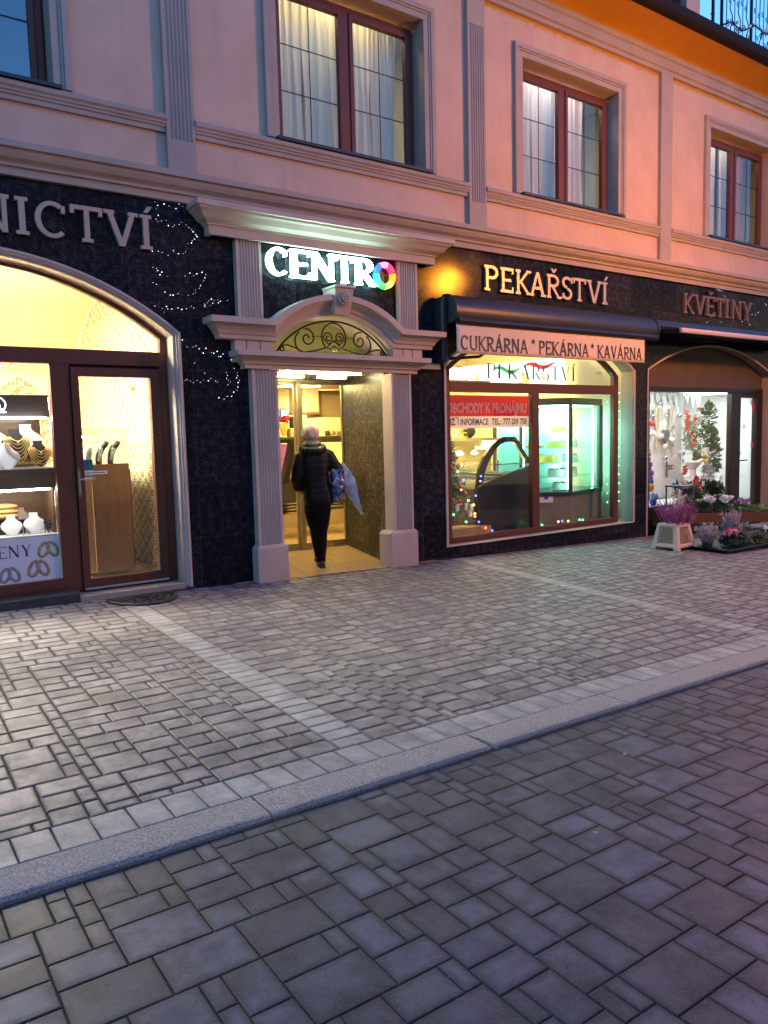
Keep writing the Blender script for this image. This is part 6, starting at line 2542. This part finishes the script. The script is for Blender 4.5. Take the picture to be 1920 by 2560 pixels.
for x, y, z, r_, h, a, b, lb in cakes:
    t = thing('cake', (x, y, z), lb, 'cake', 'cakes in the turquoise cabinet')
    mb = MB()
    mb.lathe([(r_, 0), (r_, h * .85), (r_ * .93, h)], (x, y, z + .005), 20)
    mb.build('cake_body', CKT[a], t, smooth=True, angle=40)
    mb = MB()
    for k in range(9):
        an = 2 * PI * k / 9
        mb.ball((x + r_ * .75 * math.cos(an), y + r_ * .75 * math.sin(an), z + h + .006), .02, 8)
    mb.build('topping', CKT[b], t, smooth=True)
    mb = MB()
    mb.lathe([(r_ * 1.12, 0), (r_ * 1.15, .004)], (x, y, z), 20)
    mb.build('plate', WHITE, t)
t = thing('cake', (9.36, .9, 1.37), 'orange glazed tart beside the lemon cake on the second shelf', 'cake', 'cakes in the turquoise cabinet')
mb = MB()
mb.lathe([(.15, 0), (.16, .045), (.14, .05)], (9.28, 1.05, 1.375), 18)
mb.build('crust', M('tart_crust', (.5, .28, .1), .7), t)
mb = MB()
mb.lathe([(.135, 0), (.12, .012)], (9.28, 1.05, 1.426), 18)
mb.build('glaze', CKT['orange'], t)
t = thing('shelf_lights', (10.25, 1.1, 1.4), 'row of white reflections-bright lamps at the cabinet corner', 'lamps')
t['label'] = 'stack of small bright shelf lamps inside the right side of the cake cabinet'
mb = MB()
for z in (1.97, 1.93, 1.89, 1.85, 1.66, 1.62, 1.58, 1.41, 1.37, 1.17, 1.13, 1.09, .97, .93, .89, .85, .80):
    mb.box(10.20, 10.28, 1.30, 1.31, z - .008, z + .008)
mb.build('lamps', E('shelf_lamp', (.85, 1, 1), 9), t)
t = thing('net_light', (10.55, .5, 1.2), 'turquoise-lit net of fairy lights at the right edge of the bakery window', 'fairy lights')
mb = MB()
for k in range(12):
    z = .45 + .15 * k
    mb.tube([(10.25, .36, z), (10.40, .345, z + .15), (10.55, .36, z)], .002, 4)
    mb.tube([(10.25, .36, z + .15), (10.40, .345, z), (10.55, .36, z + .15)], .002, 4)
mb.build('net', WHITE, t)
mb = MB()
for k in range(13):
    for x in (10.25, 10.40, 10.55):
        mb.ball((x, .35, .45 + .15 * k), .0065, 6)
mb.build('diodes', E('net_led', (.4, 1, .95), 2.5), t, kind='stuff')
t = thing('info_sticker', (9.0, .47, .6), 'small white sticker with a blue mark on the cake cabinet base', 'sticker')
mb = MB()
mb.v = []
def onface(u, z, o):   # on left door plane of the base
    a, b = offs(.985)[4], offs(.985)[0]
    d = Vector((b[0] - a[0], b[1] - a[1], 0))
    n_ = Vector((d.y, -d.x, 0)).normalized()
    p = Vector((a[0], a[1], 0)) + d * u + n_ * o
    return (p.x, p.y, z)
mb.quad(onface(.33, .50, .003), onface(.62, .50, .003), onface(.62, .59, .003), onface(.33, .59, .003))
mb.build('paper', WHITE, t, fix=False)
mb = MB()
mb.quad(onface(.44, .55, .005), onface(.52, .55, .005), onface(.52, .59, .005), onface(.44, .59, .005))
mb.build('blue_mark', BLUEG, t, fix=False)

# Christmas tree on a crate
t = thing('christmas_tree', (6.98, .55, .3), 'small decorated Christmas tree with coloured lights at the left of the bakery window', 'christmas tree')
mb = MB()
mb.tube([(6.98, .55, .3), (6.98, .55, 1.6)], [.03, .006], 8)
mb.build('trunk', TWIG, t)
mb = MB()
rt = random.Random(9)
for k in range(190):
    v = rt.random() ** .8
    z = .42 + 1.2 * v
    rr = .45 * (1 - v) ** .85 + .03
    a = rt.uniform(0, 2 * PI)
    r1 = rr * rt.uniform(.65, 1.1)
    P0 = Vector((6.98, .55, z))
    P1 = P0 + Vector((r1 * math.cos(a), r1 * math.sin(a) * .6, -.10 * r1 / .4 + rt.uniform(-.02, .03)))
    mb.tube([P0, P1], [.006, .003], 3)
    for j in range(26):
        p = P0.lerp(P1, .15 + .85 * j / 26)
        d = Vector((rt.gauss(0, 1), rt.gauss(0, 1), rt.gauss(0, .8) - .2)) + (P1 - P0).normalized() * 1.1
        leaf(mb, p, d, .062, .0085)
mb.build('needles', M('fir_needles', (.05, .13, .06), .6, col2=(.12, .18, .11), scale=40), t, fix=False, kind='stuff')
cols = [((.05, .1, 1), 'blue'), ((.05, 1, .35), 'green'), ((1, .12, .05), 'red'), ((1, .6, .1), 'amber'), ((.5, .1, 1), 'violet')]
EM = {n_: E('tree_light_' + n_, c_, 2.2) for c_, n_ in cols}
for x, z, c in ((6.94, 1.60, 'blue'), (6.98, 1.66, 'violet'), (7.0, 1.38, 'blue'), (6.99, 1.11, 'green'), (7.1, .99, 'blue'), (7.06, 1.2, 'amber'), (7.18, .69, 'green'), (7.32, .75, 'blue'), (7.28, .62, 'amber'), (6.9, .51, 'green'), (7.30, .49, 'amber'), (7.30, .45, 'red'), (7.13, .39, 'green'), (7.05, .85, 'red'), (6.85, 1.0, 'blue'), (6.8, .7, 'violet')):
    mb = MB()
    mb.ball((x, .33 - .0 * z, z), .016, 8)
    mb.build('light_bulb', EM[c], t, smooth=True, label=c + ' glowing tree light')
mb = MB()
for k in range(14):
    v = rt.random()
    mb.ball((6.98 + .36 * (1 - v) * rt.uniform(-1, 1), .40, .5 + 1.0 * v), .028, 10)
mb.build('baubles', M('tree_bauble', (.45, .32, .22), .2, .8, col2=(.5, .05, .05), scale=4), t, smooth=True)
mb = MB()
for x, z in ((6.98, .60), (7.14, .60), (7.24, .58), (7.22, .50)):
    mb.hexa([(x, .36, z - .05), (x + .05, .36, z - .05), (x + .05, .38, z - .05), (x, .38, z - .05)], [(x + .01, .36, z + .05), (x + .06, .36, z + .05), (x + .06, .38, z + .05), (x + .01, .38, z + .05)])
mb.build('paper_tags', WHITE, t)
t = thing('wooden_crate', (7.3, .5, .2), 'ribbed wooden base box under the Christmas tree', 'crate')
mb = MB()
mb.box(6.75, 7.70, .42, .75, .15, .285)
mb.build('box', M('pale_pine', (.42, .26, .11), .6), t)
mb = MB()
for k in range(32):
    x = 6.76 + k * .029
    mb.box(x, x + .018, .41, .42, .16, .28)
mb.build('slats', M('pine_slat', (.50, .32, .15), .6), t)
t = thing('floor_lights', (8.4, .36, .2), 'coloured fairy lights lying along the floor of the bakery window', 'fairy lights')
for x, z, c in ((7.42, .36, 'blue'), (7.55, .26, 'red'), (7.68, .21, 'blue'), (8.55, .23, 'green'), (8.73, .20, 'green'), (9.10, .22, 'amber'), (9.19, .22, 'blue'), (9.33, .21, 'amber'), (9.60, .21, 'green'), (9.68, .20, 'green'), (7.47, 1.02, 'blue'), (7.46, .95, 'violet')):
    mb = MB()
    mb.ball((x, .38, z), .015, 8)
    mb.build('light_bulb', EM[c], t, smooth=True, label=c + ' glowing light')
mb = MB()
mb.tube([(7.4, .40, .30), (7.6, .40, .17), (8.2, .40, .16), (8.7, .41, .165), (9.3, .40, .165), (9.9, .41, .165)], .003, 5)
mb.build('cable', WIRE, t)

# ================================================================== hall behind the entrance
t = thing('deli_counter', (6.2, 3.3, 0), 'lit delicatessen counter with pink front behind the sliding door', 'counter')
mb = MB()
mb.box(5.0, 8.2, 3.20, 3.9, .60, .98)
mb.build('base', M('deli_base', (.07, .055, .045), .4), t)
mb = MB()
mb.box(5.0, 8.2, 3.05, 3.9, 1.56, 1.60)
mb.box(5.0, 8.2, 3.02, 3.06, 1.62, 1.66)
mb.box(5.0, 8.2, 3.06, 3.5, 1.60, 1.63)
mb.build('top_shelf', M('deli_top', (.06, .045, .035), .3), t)
mb = MB()
mb.box(5.0, 5.86, 3.18, 3.22, .98, 1.55)
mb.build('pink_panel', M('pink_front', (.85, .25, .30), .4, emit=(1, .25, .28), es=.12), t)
mb = MB()
mb.box(6.25, 8.2, 3.30, 3.34, .98, 1.55)
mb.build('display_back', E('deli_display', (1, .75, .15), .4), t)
mb = MB()
for k in range(14):
    mb.ball((6.35 + .11 * k, 3.22, 1.12 + .03 * (k % 3)), .05, 10, (1, 1, .6))
mb.build('food', M('bread_food', (.6, .42, .12), .6), t, smooth=True)
mb = MB()
mb.hexa([(5.66, 3.05, .92), (5.76, 3.05, .92), (5.76, 3.2, .92), (5.66, 3.2, .92)], [(5.86, 3.02, 1.64), (5.96, 3.02, 1.64), (5.96, 3.2, 1.64), (5.86, 3.2, 1.64)])
mb.build('end_panel', BLACK, t)
mb = MB()
for z in (.42, .47, .52, .57):
    mb.box(5.0, 8.2, 3.14, 3.18, z, z + .022)
mb.build('chrome_slats', CHROME, t)
mb = MB()
for x in (5.3, 5.6, 6.5, 7.2):
    mb.box(x, x + .04, 3.3, 3.34, 0, .42)
mb.box(5.0, 8.2, 3.3, 3.8, .40, .60)
mb.build('feet', BLACK, t)
t = thing('white_cupboard', (6.35, 3.5, 2.3), 'glossy cream wall cupboard over the deli counter', 'cupboard')
mb = MB()
mb.box(6.22, 6.52, 3.3, 3.8, 2.06, 2.47)
mb.build('body', M('cream_gloss', (.66, .55, .35), .15, coat=.5), t, bevel=.01)
mb = MB()
mb.box(6.20, 6.55, 3.28, 3.8, 2.03, 2.058)
mb.build('lower_edge', OAK, t)
t = thing('cooker_hood', (6.8, 3.6, 2.2), 'brown framed hood right of the cream cupboard', 'hood')
mb = MB()
mb.hexa([(6.62, 3.5, 1.98), (6.68, 3.5, 1.98), (6.68, 3.9, 1.98), (6.62, 3.9, 1.98)], [(6.62, 3.5, 2.42), (6.70, 3.5, 2.44), (6.70, 3.9, 2.44), (6.62, 3.9, 2.42)])
mb.box(6.62, 7.3, 3.5, 3.56, 2.37, 2.44)
mb.build('frame', OAK, t)
mb = MB()
mb.box(6.70, 7.3, 3.52, 3.55, 1.98, 2.37)
mb.build('panel', M('hood_panel', (.45, .36, .22), .4), t)
for k, lb in enumerate(('biscuit jar at the left of the row on the deli counter', 'biscuit jar second in the row on the deli counter', 'biscuit jar third in the row on the deli counter', 'biscuit jar nearest the door edge in the row')):
    x = 6.60 + .085 * k
    t = thing('glass_jar', (x, 3.25, 1.66), lb, 'jar', 'biscuit jars on the deli counter')
    mb = MB()
    mb.lathe([(.035, 0), (.042, .02), (.042, .09), (.03, .11)], (x, 3.2, 1.662), 12)
    mb.build('jar', GLASSC, t, smooth=True, angle=50)
    mb = MB()
    mb.lathe([(.032, .005), (.036, .02), (.036, .08), (.02, .085)], (x, 3.2, 1.662), 10)
    mb.build('biscuits', M('biscuit_%d' % k, ((.08, .03, .02), (.6, .35, .08), (.62, .42, .15), (.6, .4, .1))[k], .7), t, smooth=True)
t = potted('red_flower', 'red flower in a yellow wrap on the deli counter behind the door', (5.82, 3.3, 1.66), 'flower')
mb = MB()
for dx in (-.05, .0, .06):
    bloom(mb, (5.80 + dx, 3.2, 1.93), .075, 22)
mb.build('petals', M('deep_red_petal', (.40, .01, .02), .5), t, fix=False)
mb = MB()
mb.lathe([(.03, 0), (.09, .2)], (5.79, 3.2, 1.68), 10)
mb.build('wrap', M('yellow_wrap', (.62, .45, .12), .6), t)
t = thing('coffee_tin', (6.0, 3.3, 1.8), 'black cylindrical tin on a small wooden box on the deli counter', 'tin')
mb = MB()
mb.lathe([(.062, 0), (.062, .165), (.055, .17)], (5.965, 3.2, 1.80), 16)
mb.build('tin', BLACK, t)
mb = MB()
mb.lathe([(.064, 0), (.064, .02)], (5.965, 3.2, 1.97), 16)
mb.build('lid', CHOC, t)
t = thing('wooden_box', (6.0, 3.3, 1.7), 'small pale wooden box under the black tin', 'box')
mb = MB()
mb.box(5.89, 6.08, 3.15, 3.3, 1.662, 1.795)
mb.build('box', M('pale_box', (.50, .34, .18), .6), t, bevel=.004)
mb = MB()
mb.box(5.90, 6.07, 3.146, 3.15, 1.72, 1.726)
mb.build('seam', CHOC, t)
t = thing('blue_screen', (6.05, 3.9, 2.0), 'small glowing blue screen behind the black tin', 'screen')
mb = MB()
mb.box(6.02, 6.12, 3.7, 3.71, 1.95, 2.12)
mb.build('display', E('blue_display', (.08, .45, 1), 2.2), t)
mb = MB()
mb.box(6.0, 6.14, 3.71, 3.73, 1.93, 2.14)
mb.build('case', BLACK, t)

# ================================================================== person walking in with bags
PXo, PYo = 4.765, .46
SKIN = M('skin', (.50, .30, .22), .5)
HAT = M('pink_beige_hat', (.72, .54, .46), .85, col2=(.80, .62, .53), scale=14, bmp=.4, bscale=70)
mj, tj, bj = nt('black_quilted_jacket')
coj = objco(tj)
bj.inputs['Base Color'].default_value = (.003, .003, .004, 1)
bj.inputs['Roughness'].default_value = .5
bj.inputs['Specular IOR Level'].default_value = .28
sxj = nnode(tj, 'ShaderNodeSeparateXYZ')
lk(tj, coj, sxj.inputs[0])
wv = math_(tj, 'ABSOLUTE', math_(tj, 'SINE', math_(tj, 'ADD', math_(tj, 'MULTIPLY', sxj.outputs[2], 42), math_(tj, 'MULTIPLY', noisen(tj, coj, 6, 3), 3))))
bump(tj, bj, math_(tj, 'ADD', math_(tj, 'MULTIPLY', math_(tj, 'POWER', wv, .5), .6), math_(tj, 'MULTIPLY', noisen(tj, coj, 18, 3), .9)), .28, .02)
JACK = mj
TROU = M('black_trousers', (.004, .004, .005), .8, spec=.15, bmp=.3, bscale=20)
SHOE = M('dark_shoe', (.018, .016, .016), .5)
SOLE = M('shoe_sole', (.03, .027, .025), .6)
per = thing('person', (PXo, PYo, 0), 'person seen from behind in black jacket and pale hat stepping into the entrance', 'person')
# continuous body: skin modifier over a posed skeleton
J = {'pelvis': ((0, 0, .92), .10), 'spine': ((0, .0, 1.12), .115), 'chest': ((-.01, .01, 1.36), .12), 'neck': ((-.03, .03, 1.52), .055), 'skull': ((-.04, .05, 1.62), .088), 'crown': ((-.04, .05, 1.73), .07),
     'shL': ((-.17, .02, 1.43), .06), 'elL': ((-.24, -.01, 1.14), .042), 'wrL': ((-.14, .15, 1.0), .03), 'haL': ((-.10, .20, .97), .034),
     'shR': ((.16, .02, 1.43), .06), 'elR': ((.29, .0, 1.20), .042), 'wrR': ((.24, .22, 1.16), .03), 'haR': ((.21, .29, 1.16), .034),
     'hipL': ((-.065, .02, .86), .06), 'knL': ((-.02, .16, .50), .035), 'anL': ((.05, .33, .11), .028), 'toL': ((.05, .45, .05), .022),
     'hipR': ((.09, -.01, .86), .06), 'knR': ((.065, -.03, .50), .035), 'anR': ((.032, -.12, .10), .028), 'toR': ((.025, -.0, .05), .022)}
names = list(J)
ed = [('pelvis', 'spine'), ('spine', 'chest'), ('chest', 'neck'), ('neck', 'skull'), ('skull', 'crown'), ('chest', 'shL'), ('shL', 'elL'), ('elL', 'wrL'), ('wrL', 'haL'), ('chest', 'shR'), ('shR', 'elR'), ('elR', 'wrR'), ('wrR', 'haR'),
      ('pelvis', 'hipL'), ('hipL', 'knL'), ('knL', 'anL'), ('anL', 'toL'), ('pelvis', 'hipR'), ('hipR', 'knR'), ('knR', 'anR'), ('anR', 'toR')]
PROT = Matrix.Rotation(R(-23), 3, 'Z') @ Matrix.Diagonal((.88, 1, 1))
vs = [Vector(J[k][0]) for k in names]
rs = [J[k][1] for k in names]
es = [(names.index(a), names.index(b)) for a, b in ed]
for hk, sgn in (('haL', 1), ('haR', -1)):
    h = names.index(hk)
    dirh = Vector(J[hk][0]) - Vector(J['wr' + hk[-1]][0])
    dirh.normalize()
    side = dirh.cross(Vector((0, 0, 1))).normalized()
    up_ = side.cross(dirh)
    for k, L_ in enumerate((.055, .065, .07, .062)):
        o = (k - 1.5) * .019
        p0 = vs[h] + dirh * .03 + up_ * o
        p1 = p0 + dirh * L_ * .5 - side * .012 * sgn
        p2 = p1 + dirh * L_ * .4 - side * .022 * sgn
        i0 = len(vs)
        vs += [p0, p1, p2]
        rs += [.010, .009, .0075]
        es += [(h, i0), (i0, i0 + 1), (i0 + 1, i0 + 2)]
    i0 = len(vs)
    p0 = vs[h] + up_ * .03 - side * .01 * sgn
    vs += [p0, p0 + dirh * .03 + up_ * .012 - side * .015 * sgn]
    rs += [.011, .009]
    es += [(h, i0), (i0, i0 + 1)]
me = bpy.data.meshes.new('body')
vs = [PROT @ v for v in vs]
me.from_pydata(vs, es, [])
me.materials.append(SKIN)
body = bpy.data.objects.new('body', me)
COL.objects.link(body)
body.parent = per
sk = body.modifiers.new('skin', 'SKIN')
sk.use_smooth_shade = True
if not me.skin_vertices:
    me.skin_vertices.new() if hasattr(me.skin_vertices, 'new') else None
for i, r_ in enumerate(rs):
    me.skin_vertices[0].data[i].radius = (r_, r_)
    me.skin_vertices[0].data[i].use_root = (i == 0)
ss = body.modifiers.new('sub', 'SUBSURF')
ss.levels = ss.render_levels = 1


def W(p):
    q = PROT @ Vector(p)
    return (PXo + q.x, PYo + q.y, q.z)


def loft(mb, rings, n=24):
    vs_ = []
    for (cx, cy, z, rx, ry) in rings:
        for k in range(n):
            a = 2 * PI * k / n
            c, s_ = math.cos(a), math.sin(a)
            e = .8
            vs_.append(W((cx + rx * abs(c) ** e * (1 if c > 0 else -1), cy + ry * abs(s_) ** e * (1 if s_ > 0 else -1), z)))
    fs_ = [(i * n + k, i * n + (k + 1) % n, (i + 1) * n + (k + 1) % n, (i + 1) * n + k) for i in range(len(rings) - 1) for k in range(n)]
    fs_ += [tuple(range(n))[::-1], tuple((len(rings) - 1) * n + k for k in range(n))]
    mb.add(vs_, fs_)


# jacket: torso + sleeves fused into one quilted surface
mb = MB()
loft(mb, [(.03, .0, .80, .205, .15), (.03, .0, .86, .215, .16), (.02, .0, 1.0, .20, .15), (.0, .0, 1.12, .185, .145), (-.01, .0, 1.25, .20, .15), (-.01, .01, 1.37, .205, .15), (-.01, .01, 1.45, .185, .135), (-.02, .02, 1.50, .13, .11), (-.02, .02, 1.54, .09, .09)])
mb.tube([W(p) for p in ((-.13, .01, 1.43), (-.19, .01, 1.39), (-.235, -.01, 1.27), (-.262, -.02, 1.13), (-.24, .04, 1.03), (-.17, .13, .985), (-.12, .18, .98))], [.085, .092, .085, .08, .075, .065, .058], 16)
mb.tube([W(p) for p in ((.12, .01, 1.43), (.19, .01, 1.40), (.25, .0, 1.31), (.32, -.01, 1.22), (.33, .05, 1.17), (.27, .18, 1.16), (.24, .22, 1.16))], [.085, .092, .085, .078, .072, .065, .055], 16)
jk = mb.build('jacket', JACK, per, smooth=True)
remesh(jk, .014, 5)
mb = MB()
rg = []
for k in range(26):
    a = 2 * PI * k / 26
    rg.append(W((-.02 + .135 * math.cos(a), .005 + .115 * math.sin(a), 1.515 - .035 * math.sin(a) * -1 - .02)))
mb.tube(rg, [.055 + .012 * math.sin(3 * k) for k in range(26)], 12, closed=True)
mb.ball(W((-.03, -.08, 1.475)), .10, 16, (1.35, .62, .62))
hd = mb.build('hood', JACK, per, smooth=True)
remesh(hd, .012, 4)
mb = MB()
mb.tube([W((-.03 + .075 * math.cos(a), .03 + .075 * math.sin(a), 1.565 + .008 * math.cos(2 * a))) for a in [2 * PI * k / 20 for k in range(20)]], .03, 10, closed=True)
mb.build('scarf', M('pale_green_scarf', (.45, .46, .28), .9, bmp=.3), per, smooth=True)
# hat: soft beret-like beanie with folds
mb = MB()


def hatfn(u, v):
    a = 2 * PI * u
    ph = PI * (.05 + .60 * v)
    r_ = .122 * math.sin(ph) ** .72
    if v > .9:
        r_ *= 1 - (v - .9) * .9
    z = 1.695 + .100 * math.cos(ph) - .02 * (v > .8) * v
    f_ = 1 + .06 * math.sin(a * 4 + v * 5) * math.sin(PI * v) + .05 * math.sin(a * 7 - v * 6) * v
    return W((-.045 + r_ * f_ * math.cos(a), .04 + r_ * 1.08 * f_ * math.sin(a) - .015 * (1 - v), z + .012 * math.sin(a * 3) * (1 - v)))


mb.grid(hatfn, 48, 18)
mb.build('hat', HAT, per, smooth=True)
mb = MB()
mb.ball(W((-.04, .045, 1.625)), .086, 20, (1, 1.08, 1.0))
mb.build('hair', M('fair_hair', (.50, .34, .24), .7, col2=(.40, .27, .2), scale=60, bmp=.3, bscale=120), per, smooth=True)
mb = MB()
for s_ in (-1, 1):
    mb.ball(W((-.045 + s_ * .088, .06, 1.625)), .024, 10, (.5, .8, 1.2))
mb.tube([W((-.04, .135, 1.64)), W((-.04, .16, 1.61)), W((-.04, .13, 1.60))], [.01, .015, .01], 8)
mb.build('face_features', SKIN, per, smooth=True)
mb = MB()
for s_ in (-1, 1):
    mb.ball(W((-.04 + s_ * .033, .128, 1.645)), .012, 8)
mb.tube([W((-.065, .133, 1.575)), W((-.04, .14, 1.572)), W((-.015, .133, 1.575))], .005, 6)
mb.build('eyes_and_mouth', M('eye_dark', (.06, .03, .03), .4), per, smooth=True)
# trousers: two tapering legs
mb = MB()
loft(mb, [(.02, 0, .72, .17, .12), (.02, 0, .80, .19, .135), (.02, 0, .93, .18, .13)])
mb.tube([W(p) for p in ((.10, .0, .86), (.095, -.01, .72), (.08, -.02, .55), (.06, -.04, .46), (.045, -.08, .30), (.035, -.11, .16), (.032, -.12, .085))], [.10, .098, .078, .068, .066, .052, .05], 16)
mb.tube([W(p) for p in ((-.065, .02, .86), (-.06, .05, .72), (-.04, .12, .56), (-.015, .17, .48), (.02, .25, .30), (.045, .31, .16), (.05, .33, .09))], [.10, .096, .076, .066, .064, .052, .05], 16)
tr = mb.build('trousers', TROU, per, smooth=True)
remesh(tr, .012, 4)


def shoe(hx, hy, dx, name_group):
    mb = MB()
    n = 14
    rings = []
    for i in range(9):
        u = i / 8
        w = (.030, .038, .040, .038, .040, .044, .043, .034, .014)[i]
        h = (.07, .095, .105, .095, .075, .062, .052, .042, .022)[i]
        rings.append([W((hx + dx * u + w * math.cos(PI * k / (n - 1)), hy + .265 * u, .022 + h * abs(math.sin(PI * k / (n - 1))) ** .8)) for k in range(n)])
    vs_ = [p for r_ in rings for p in r_]
    fs_ = [(i * n + k, i * n + k + 1, (i + 1) * n + k + 1, (i + 1) * n + k) for i in range(8) for k in range(n - 1)]
    fs_ += [tuple(range(n)), tuple(8 * n + k for k in range(n))[::-1]]
    fs_ += [(i * n, (i + 1) * n, (i + 1) * n + n - 1, i * n + n - 1) for i in range(8)]
    mb.add(vs_, fs_)
    s_ = mb.build('shoe', SHOE, per, smooth=True)
    mb = MB()
    pts = [(hx + dx * u + sg * w, hy + .27 * u - .004) for sg, seq in ((1, range(9)), (-1, range(8, -1, -1))) for u, w in [(i / 8, (.032, .041, .042, .040, .042, .047, .046, .036, .015)[i]) for i in seq]]
    mb.pz([W((x, y, 0))[:2] for x, y in pts], .003, .030)
    mb.build('sole', SOLE, s_, bevel=.004)


shoe(.035, -.19, -.015, '')
shoe(.045, .27, .0, '')

# bags
mb = MB()
mb.grid(lambda u, v: W((.30 + (.085 + .03 * math.sin(PI * v)) * math.cos(2 * PI * u), -.02 + (.11 + .02 * math.sin(PI * v)) * math.sin(2 * PI * u), 1.24 - .40 * v + .0)), 48, 40)
mb.v = [tuple(Vector(p) + Vector((noise.noise(Vector(p) * 14), noise.noise(Vector(p) * 14 + Vector((9, 0, 0))), 0)) * .022 + Vector((noise.noise(Vector(p) * 45), noise.noise(Vector(p) * 45 + Vector((3, 1, 0))), 0)) * .008) for p in mb.v]
n_ = len(mb.v)
mb.add([W((.30 + .085 * math.cos(2 * PI * k / 24), -.02 + .11 * math.sin(2 * PI * k / 24), .845)) for k in range(24)], [tuple(range(24))])
bag = thing('blue_bag', W((.3, -.02, 1.0)), 'shiny crinkled blue shopping bag hanging from the right elbow of the person', 'bag')
mb.build('sack', M('shiny_blue_film', (.035, .075, .22), .25, .6, coat=.3, col2=(.42, .42, .52), scale=13, lo=.45, hi=.62), bag, smooth=True, fix=False)  # silver highlights are painted into the blue as noise patches
mb = MB()
mb.tube([W((.24, -.05, 1.24)), W((.28, -.03, 1.29)), W((.34, .0, 1.30)), W((.36, .03, 1.23))], .007, 8)
mb.tube([W((.24, -.06, 1.25)), W((.225, -.10, 1.23)), W((.25, -.12, 1.21)), W((.27, -.1, 1.24))], .008, 8)
mb.build('handles', M('silver_film', (.4, .42, .5), .25, .8), bag, smooth=True)
mb = MB()
mb.lathe([(.02, 0), (.08, .012), (.10, .05), (.105, .075)], W((.31, -.02, .80)), 20)
mb.build('gold_base', M('dark_gold_film', (.22, .16, .05), .3, .5), bag, smooth=True)


LE = [(.335, 1.27), (.36, 1.16), (.40, 1.05), (.47, .92), (.55, .80), (.625, .70), (.665, .655)]
RE = [(.44, 1.31), (.53, 1.20), (.615, 1.08), (.635, .98), (.655, .85), (.685, .73), (.70, .665)]


def lerp_l(L_, v):
    k = min(len(L_) - 2, int(v * (len(L_) - 1)))
    f_ = v * (len(L_) - 1) - k
    return [L_[k][i] * (1 - f_) + L_[k + 1][i] * f_ for i in (0, 1)]


def plastic(u, v):
    # limp bag hooked over the forearm and blown out to the right, narrowing to a tail
    a_, b_ = lerp_l(LE, v), lerp_l(RE, v)
    a = 2 * PI * u
    k = .5 + .5 * math.cos(a)
    d = (.055 * abs(math.sin(PI * min(1, .08 + v * .92))) ** .7 + .004) * math.sin(a)
    p = Vector((a_[0] + (b_[0] - a_[0]) * k - .02, .04 + d + .05 * v, a_[1] + (b_[1] - a_[1]) * k))
    q = Vector(p) * 13
    p += Vector((noise.noise(q), noise.noise(q + Vector((7, 0, 0))) * 1.4, noise.noise(q + Vector((0, 5, 0))))) * .014
    q = Vector((p.x * 30, p.y * 12, p.z * 9))
    p += Vector((.3 * noise.noise(q * 1.7), noise.noise(q), 0)) * .022
    return W(p)


mb = MB()
mb.grid(plastic, 36, 44)
mb.ball(W((.675, .09, .645)), .022, 10, (1.3, .7, .9))
bag = thing('plastic_bag', W((.45, .03, 1.0)), 'thin greyish white plastic bag swinging out beside the blue bag', 'bag')
mb.build('sack', M('white_plastic_film', (.50, .46, .50), .35, col2=(.60, .56, .58), scale=9, bmp=.4, bscale=22), bag, smooth=True, fix=False)
mb = MB()
mb.tube([W((.30, .06, 1.25)), W((.33, .08, 1.31)), W((.37, .05, 1.29)), W((.39, .02, 1.22))], .010, 8)
mb.build('handle', bpy.data.materials['white_plastic_film'], bag, smooth=True)

# ================================================================== street lamp (seen in the photo as its reflection in the polished granite)
LX, LY, LZ = 10.45, -4.62, 4.80
t = thing('street_lamp', (LX, LY, g(LX)), 'sodium street lamp with an amber globe, reflected in the granite beside the awning', 'street lamp')
mb = MB()
mb.lathe([(.16, 0), (.16, .12), (.11, .2), (.075, .7), (.055, .8), (.045, LZ - .45 - g(LX)), (.07, LZ - .38 - g(LX)), (.10, LZ - .30 - g(LX)), (.06, LZ - .24 - g(LX))], (LX, LY, g(LX)), 16)
mb.build('pole', IRON, t, smooth=True, angle=40)
mb = MB()
mb.ball((LX, LY, LZ), .25, 24)
mb.build('globe', E('amber_globe', (1, .32, .02), 114), t, smooth=True)
mb = MB()
mb.lathe([(.12, 0), (.08, .05), (.02, .09), (.01, .16)], (LX, LY, LZ + .215), 16)
mb.build('finial', IRON, t, smooth=True)

# ================================================================== house across the street (mirrored in the polished granite and the panes)
OB = thing('opposite_building', (6, -15, 0), 'plain ochre terraced house across the street behind the camera', 'building')
mb = MB()
mb.box(-16, 90, -24, -15.0, -1.2, 8.2)
mb.build('wall', M('ochre_house_wall', (.42, .30, .14), .85, col2=(.48, .35, .18), scale=1.2), OB)
mb = MB()
mb.px([(-24.3, 8.2), (-14.7, 8.2), (-19.5, 10.6)], -16.3, 90.3)
mb.build('roof', M('roof_tiles', (.10, .04, .03), .8), OB)
for k in range(11):
    for z in (1.0, 4.9):
        x = -13.5 + 4 * k
        mb = MB()
        mb.box(x - .65, x + .65, -15.02, -14.94, z, z + 1.9)
        w_ = mb.build('window', FRAME, OB)
        mb = MB()
        mb.box(x - .55, x - .05, -14.94, -14.93, z + .1, z + 1.8)
        mb.box(x + .05, x + .55, -14.94, -14.93, z + .1, z + 1.8)
        mb.build('panes', M('unlit_pane', (.02, .025, .035), .1) if not bpy.data.materials.get('unlit_pane') else bpy.data.materials['unlit_pane'], w_)
